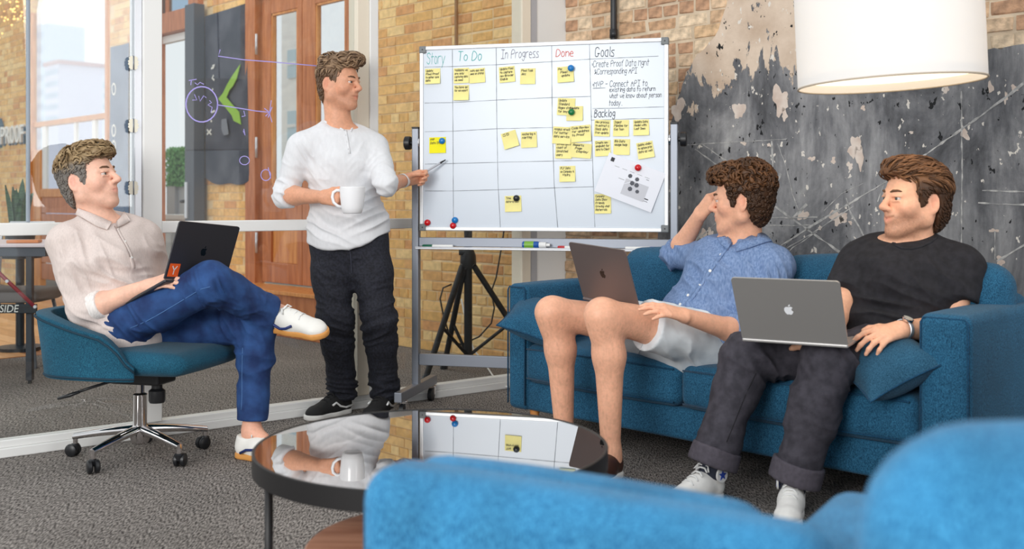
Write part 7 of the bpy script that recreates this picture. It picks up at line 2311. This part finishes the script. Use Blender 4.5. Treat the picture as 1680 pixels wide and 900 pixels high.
ops += [con(hipC, hipC + (J['neck'] - hipC) * 0.2, J['hipL'] - J['hipR'], (0.178, 0.138), (0.17, 0.13), 0.05), fun(halfspace(J['neck'] + V(0, 0, 0.040), (-0.12, -0.12, 0.95)), 'cut', 0.004), ell(P(1205, 392, 4.26), np.eye(3), (0.035, 0.06, 0.035), 0.004, 'sub')]
shC = sdf_obj('shirt', ops, M_CHAM, C_.root, 0.0055, base=0.0045, seed=33, sm=2, folds=[(J['elR'], 0.09, (1, 0, 0.6), 0.030, 0.006), (P(1160, 450, 4.3), 0.10, (1, 0, 0.7), 0.045, 0.007), (P(1240, 470, 4.15), 0.10, (1, 0, 0.25), 0.040, 0.006), (P(1160, 520, 4.2), 0.10, (0.3, 0, 1), 0.040, 0.007), (J['elL'], 0.08, (0.6, 0, 1), 0.030, 0.005)])
ring_cuff(C_, 'R', 0.10, 0.066, 0.22, 'sleeve_cuff', M_CHAM); ring_cuff(C_, 'L', 0.14, 0.068, 0.24, 'sleeve_cuff', M_CHAM)
bv = bvh_of(shC)
drape(C_, shC, bv, 'placket', M_CHAM, [(1199, 398), (1190, 410), (1176, 428), (1163, 447), (1150, 467), (1137, 486), (1122, 505)], 0.009, 0.0, 0.5)
for px, py in ((1183, 418), (1165, 444), (1149, 467), (1129, 484), (1116, 499)): button(C_, shC, bv, px, py, 0.0062, M_WHITE)
collar(C_, shC, [([(1264, 383), (1248, 386), (1230, 391), (1212, 400)], [(1270, 396), (1252, 400), (1232, 407), (1208, 414)]), ([(1190, 386), (1194, 392), (1200, 400)], [(1178, 392), (1184, 402), (1195, 412)])], M_CHAM)
ops = trouser_ops(C_, 0.014, 0.60, (0.098, 0.082, 0.07, 0.06), (0.168, 0.128))
shoC = sdf_obj('shorts', ops, M_SHORT, C_.root, 0.0055, base=0.003, seed=43, sm=2, folds=[(P(1140, 560, 4.15), 0.09, (1, 0, 0.9), 0.04, 0.006), (P(1090, 540, 4.1), 0.06, (1, 0, 0.5), 0.04, 0.004)])
bv = bvh_of(shoC)
drape(C_, shoC, bv, 'hem_seam', mat('short_seam', lin(186, 194, 200), 0.9), [(1068, 524), (1060, 550), (1048, 580)], 0.0018)
for sd in 'LR':
    an = J['an' + sd]; d = V(-0.55, -0.83, 0)
    hl = Vector((an.x, an.y, 0)) - d * 0.06 + V(0, 0, 0.012)
    shoe(C_, sd, hl, d, (0, 0, 1), 0.29, M_LOAF, M_SOLEW, False, None, lace=False)

# ---------------- man in black T-shirt on the sofa
J = dict(neck=P(1494, 400, 3.92), shR=P(1408, 432, 4.02), shL=P(1580, 440, 3.83), elR=P(1372, 516, 3.84), elL=P(1556, 540, 3.78), wrR=P(1345, 560, 3.70), wrL=P(1480, 540, 3.60),
         hipR=P(1402, 572, 3.92), hipL=P(1482, 575, 3.82), knR=P(1224, 586, 3.84), knL=P(1358, 592, 3.64), anR=P(1166, 770, 3.80), anL=P(1300, 798, 3.66))
D_ = Person('smiling man in black T-shirt and charcoal trousers on the right of the sofa', J, dict(base=(J['hipL'].x, J['hipL'].y, 0), s=1.04, girth=1.06, cuff_flare=0.006, group='colleagues in the meeting'))
H = Frame(P(1499, 331, 3.88), (-0.955, -0.28, 0.03), (0.03, 0, 1), 1.12)
D_.body(H, dict(open=0.006, smile=0.008, gaze=0), {'R': dict(x=(-0.2, 0.9, -0.1), z=(0, 0, 1), side=1, curl=[(0.3, 0.35, 0.25)] * 4, s=1.0),
                      'L': dict(x=P(1405, 556, 3.52) - J['wrL'], z=(0.1, -0.45, 0.88), side=-1, curl=[(0.25, 0.35, 0.25), (0.35, 0.45, 0.3), (0.42, 0.5, 0.3), (0.5, 0.5, 0.3)], spread=0.10, s=1.05)}, SK_D, legs=False, beard=0.85)
hair_obj(H, D_.root, dict(top=0.020, side=0.013, back=0.008, vols=[((0.040, -0.006, 0.114), (0.062, 0.060, 0.026), 0.03), ((0.086, -0.004, 0.100), (0.026, 0.044, 0.024), 0.02), ((-0.085, 0, -0.035), (0.03, 0.05, 0.055), 0.03)],
     line=[(0.150, 0.088), (0.092, 0.084), (0.070, 0.076), (0.050, 0.058), (0.044, 0.040), (0.034, 0.010), (0.026, -0.022), (0.010, -0.012), (0.004, 0.020), (-0.010, 0.034), (-0.030, 0.028), (-0.042, -0.010), (-0.040, -0.050), (-0.056, -0.105), (-0.08, -0.122), (-0.17, -0.118), (-0.17, 0.24), (0.150, 0.24)],
     flow=lambda L: (-0.85, 0.1, 0.15) if L[2] > 0.085 else (-0.8, 0.0, -0.55), col=lin(66, 42, 26), col2=lin(140, 98, 66), colside=lin(74, 50, 34), len=0.062, wid=0.0030, locks=1000, rough=0.003, mess=0.16, lift=0.008, strand=(0.3, 1.8, 1.4), seed=8))
hipD = lerp(J['hipR'], J['hipL'], 0.5)
ops = D_.torso_ops(0.018) + D_.arm_ops('R', 0.022, 0.66, 1.3) + D_.arm_ops('L', 0.024, 0.52, 1.3)
ops += [con(hipD, hipD + (J['neck'] - hipD) * 0.2, J['hipL'] - J['hipR'], (0.19, 0.15), (0.18, 0.142), 0.05), fun(halfspace(J['neck'] + V(-0.01, -0.01, 0.036), (-0.16, -0.22, 0.95)), 'cut', 0.005)]
shD = sdf_obj('t_shirt', ops, M_TEE, D_.root, 0.0055, base=0.004, seed=53, sm=2, folds=[(P(1450, 530, 3.72), 0.10, (0.2, 0, 1), 0.05, 0.008), (P(1430, 450, 3.8), 0.08, (1, 0, -0.6), 0.05, 0.005), (P(1560, 470, 3.7), 0.08, (1, 0, 0.5), 0.045, 0.006), (P(1500, 500, 3.7), 0.10, (0.4, 0, 1), 0.06, 0.006)])
bv = bvh_of(shD)
drape(D_, shD, bv, 'neck_rib', M_TEE, [(1462, 392), (1468, 400), (1480, 406), (1496, 407), (1512, 403), (1526, 396), (1536, 388)], 0.009, -0.002, 0.6)
ops = trouser_ops(D_, 0.010, 1.93, (0.094, 0.076, 0.074, 0.062), (0.17, 0.122))
trD = sdf_obj('trousers', ops, M_CHAR, D_.root, 0.0055, base=0.003, seed=63, sm=2, folds=[(lerp(J['hipR'], J['knR'], 0.85), 0.09, (1, 0, 0.8), 0.036, 0.006), (lerp(J['hipL'], J['knL'], 0.85), 0.09, (1, 0, 0.6), 0.036, 0.006), (lerp(J['knR'], J['anR'], 0.5), 0.12, (0.4, 0, 1), 0.06, 0.005), (lerp(J['knL'], J['anL'], 0.5), 0.12, (0.3, 0, 1), 0.06, 0.005)])
for sd in 'LR':
    kn, an = J['kn' + sd], J['an' + sd]
    a, b = lerp(kn, an, 0.80), lerp(kn, an, 0.96)
    cf = sdf_obj('turned_cuff', [cap(a, b, 0.090, 0.092, 0.004, fa=True, fb=True)], mat('cuff_twill', lin(78, 73, 82), 0.85, var=0.15, vscale=60), D_.root, 0.006, base=0.002, seed=70, sm=2)
    sdf_obj('sock', [cap(lerp(kn, an, 0.85), an + V(0, 0, -0.01), 0.046, 0.044, 0.01)], M_SOCK, D_.root, 0.006)
bv = bvh_of(trD)
drape(D_, trD, bv, 'side_seam', mat('twill_seam', lin(30, 29, 34), 0.9), [(1240, 612), (1222, 650), (1206, 690), (1192, 725)], 0.0018)
M_BLUESTAR = mat('star_blue', lin(36, 70, 170), 0.5)
shoe(D_, 'R', Vector((J['anR'].x + 0.045, J['anR'].y + 0.035, 0)), (-0.80, -0.60, 0), (0, 0, 1), 0.285, M_CANV, M_SOLEW, True, None, M_BLUESTAR, width=0.9)
shoe(D_, 'L', Vector((J['anL'].x + 0.020, J['anL'].y + 0.05, 0)), (-0.35, -0.94, 0), (0, 0, 1), 0.285, M_CANV, M_SOLEW, True, None, M_BLUESTAR, width=0.9)
wx = (J['wrL'] - J['elL']).normalized(); wc = lerp(J['elL'], J['wrL'], 0.97)
Mw = Matrix.Translation(wc) @ wx.to_track_quat('Z', 'Y').to_matrix().to_4x4()
wt = wput(D_.root, D_.root, 'wristwatch', M_ALU, MB().lathe([(0.033, -0.009), (0.036, -0.008), (0.036, 0.008), (0.033, 0.009)], 24, Mw, cap=False), 40)
upw = V(-0.1, -0.5, 0.85); upw = (upw - wx * upw.dot(wx)).normalized()
fc = wc + upw * 0.036
Mf = Matrix.Translation(fc) @ upw.to_track_quat('Z', 'Y').to_matrix().to_4x4()
wc_ = MB().lathe([(0.017, -0.004), (0.020, 0.0), (0.020, 0.007), (0.017, 0.009)], 24, Mf).build('watch_case', M_CHROME, None, 40); wc_.parent = wt
wd_ = MB().lathe([(0.0165, 0.0092), (0.0001, 0.0094)], 24, Mf, cap=False).build('watch_dial', mat('dial', lin(210, 206, 196), 0.2), None); wd_.parent = wt
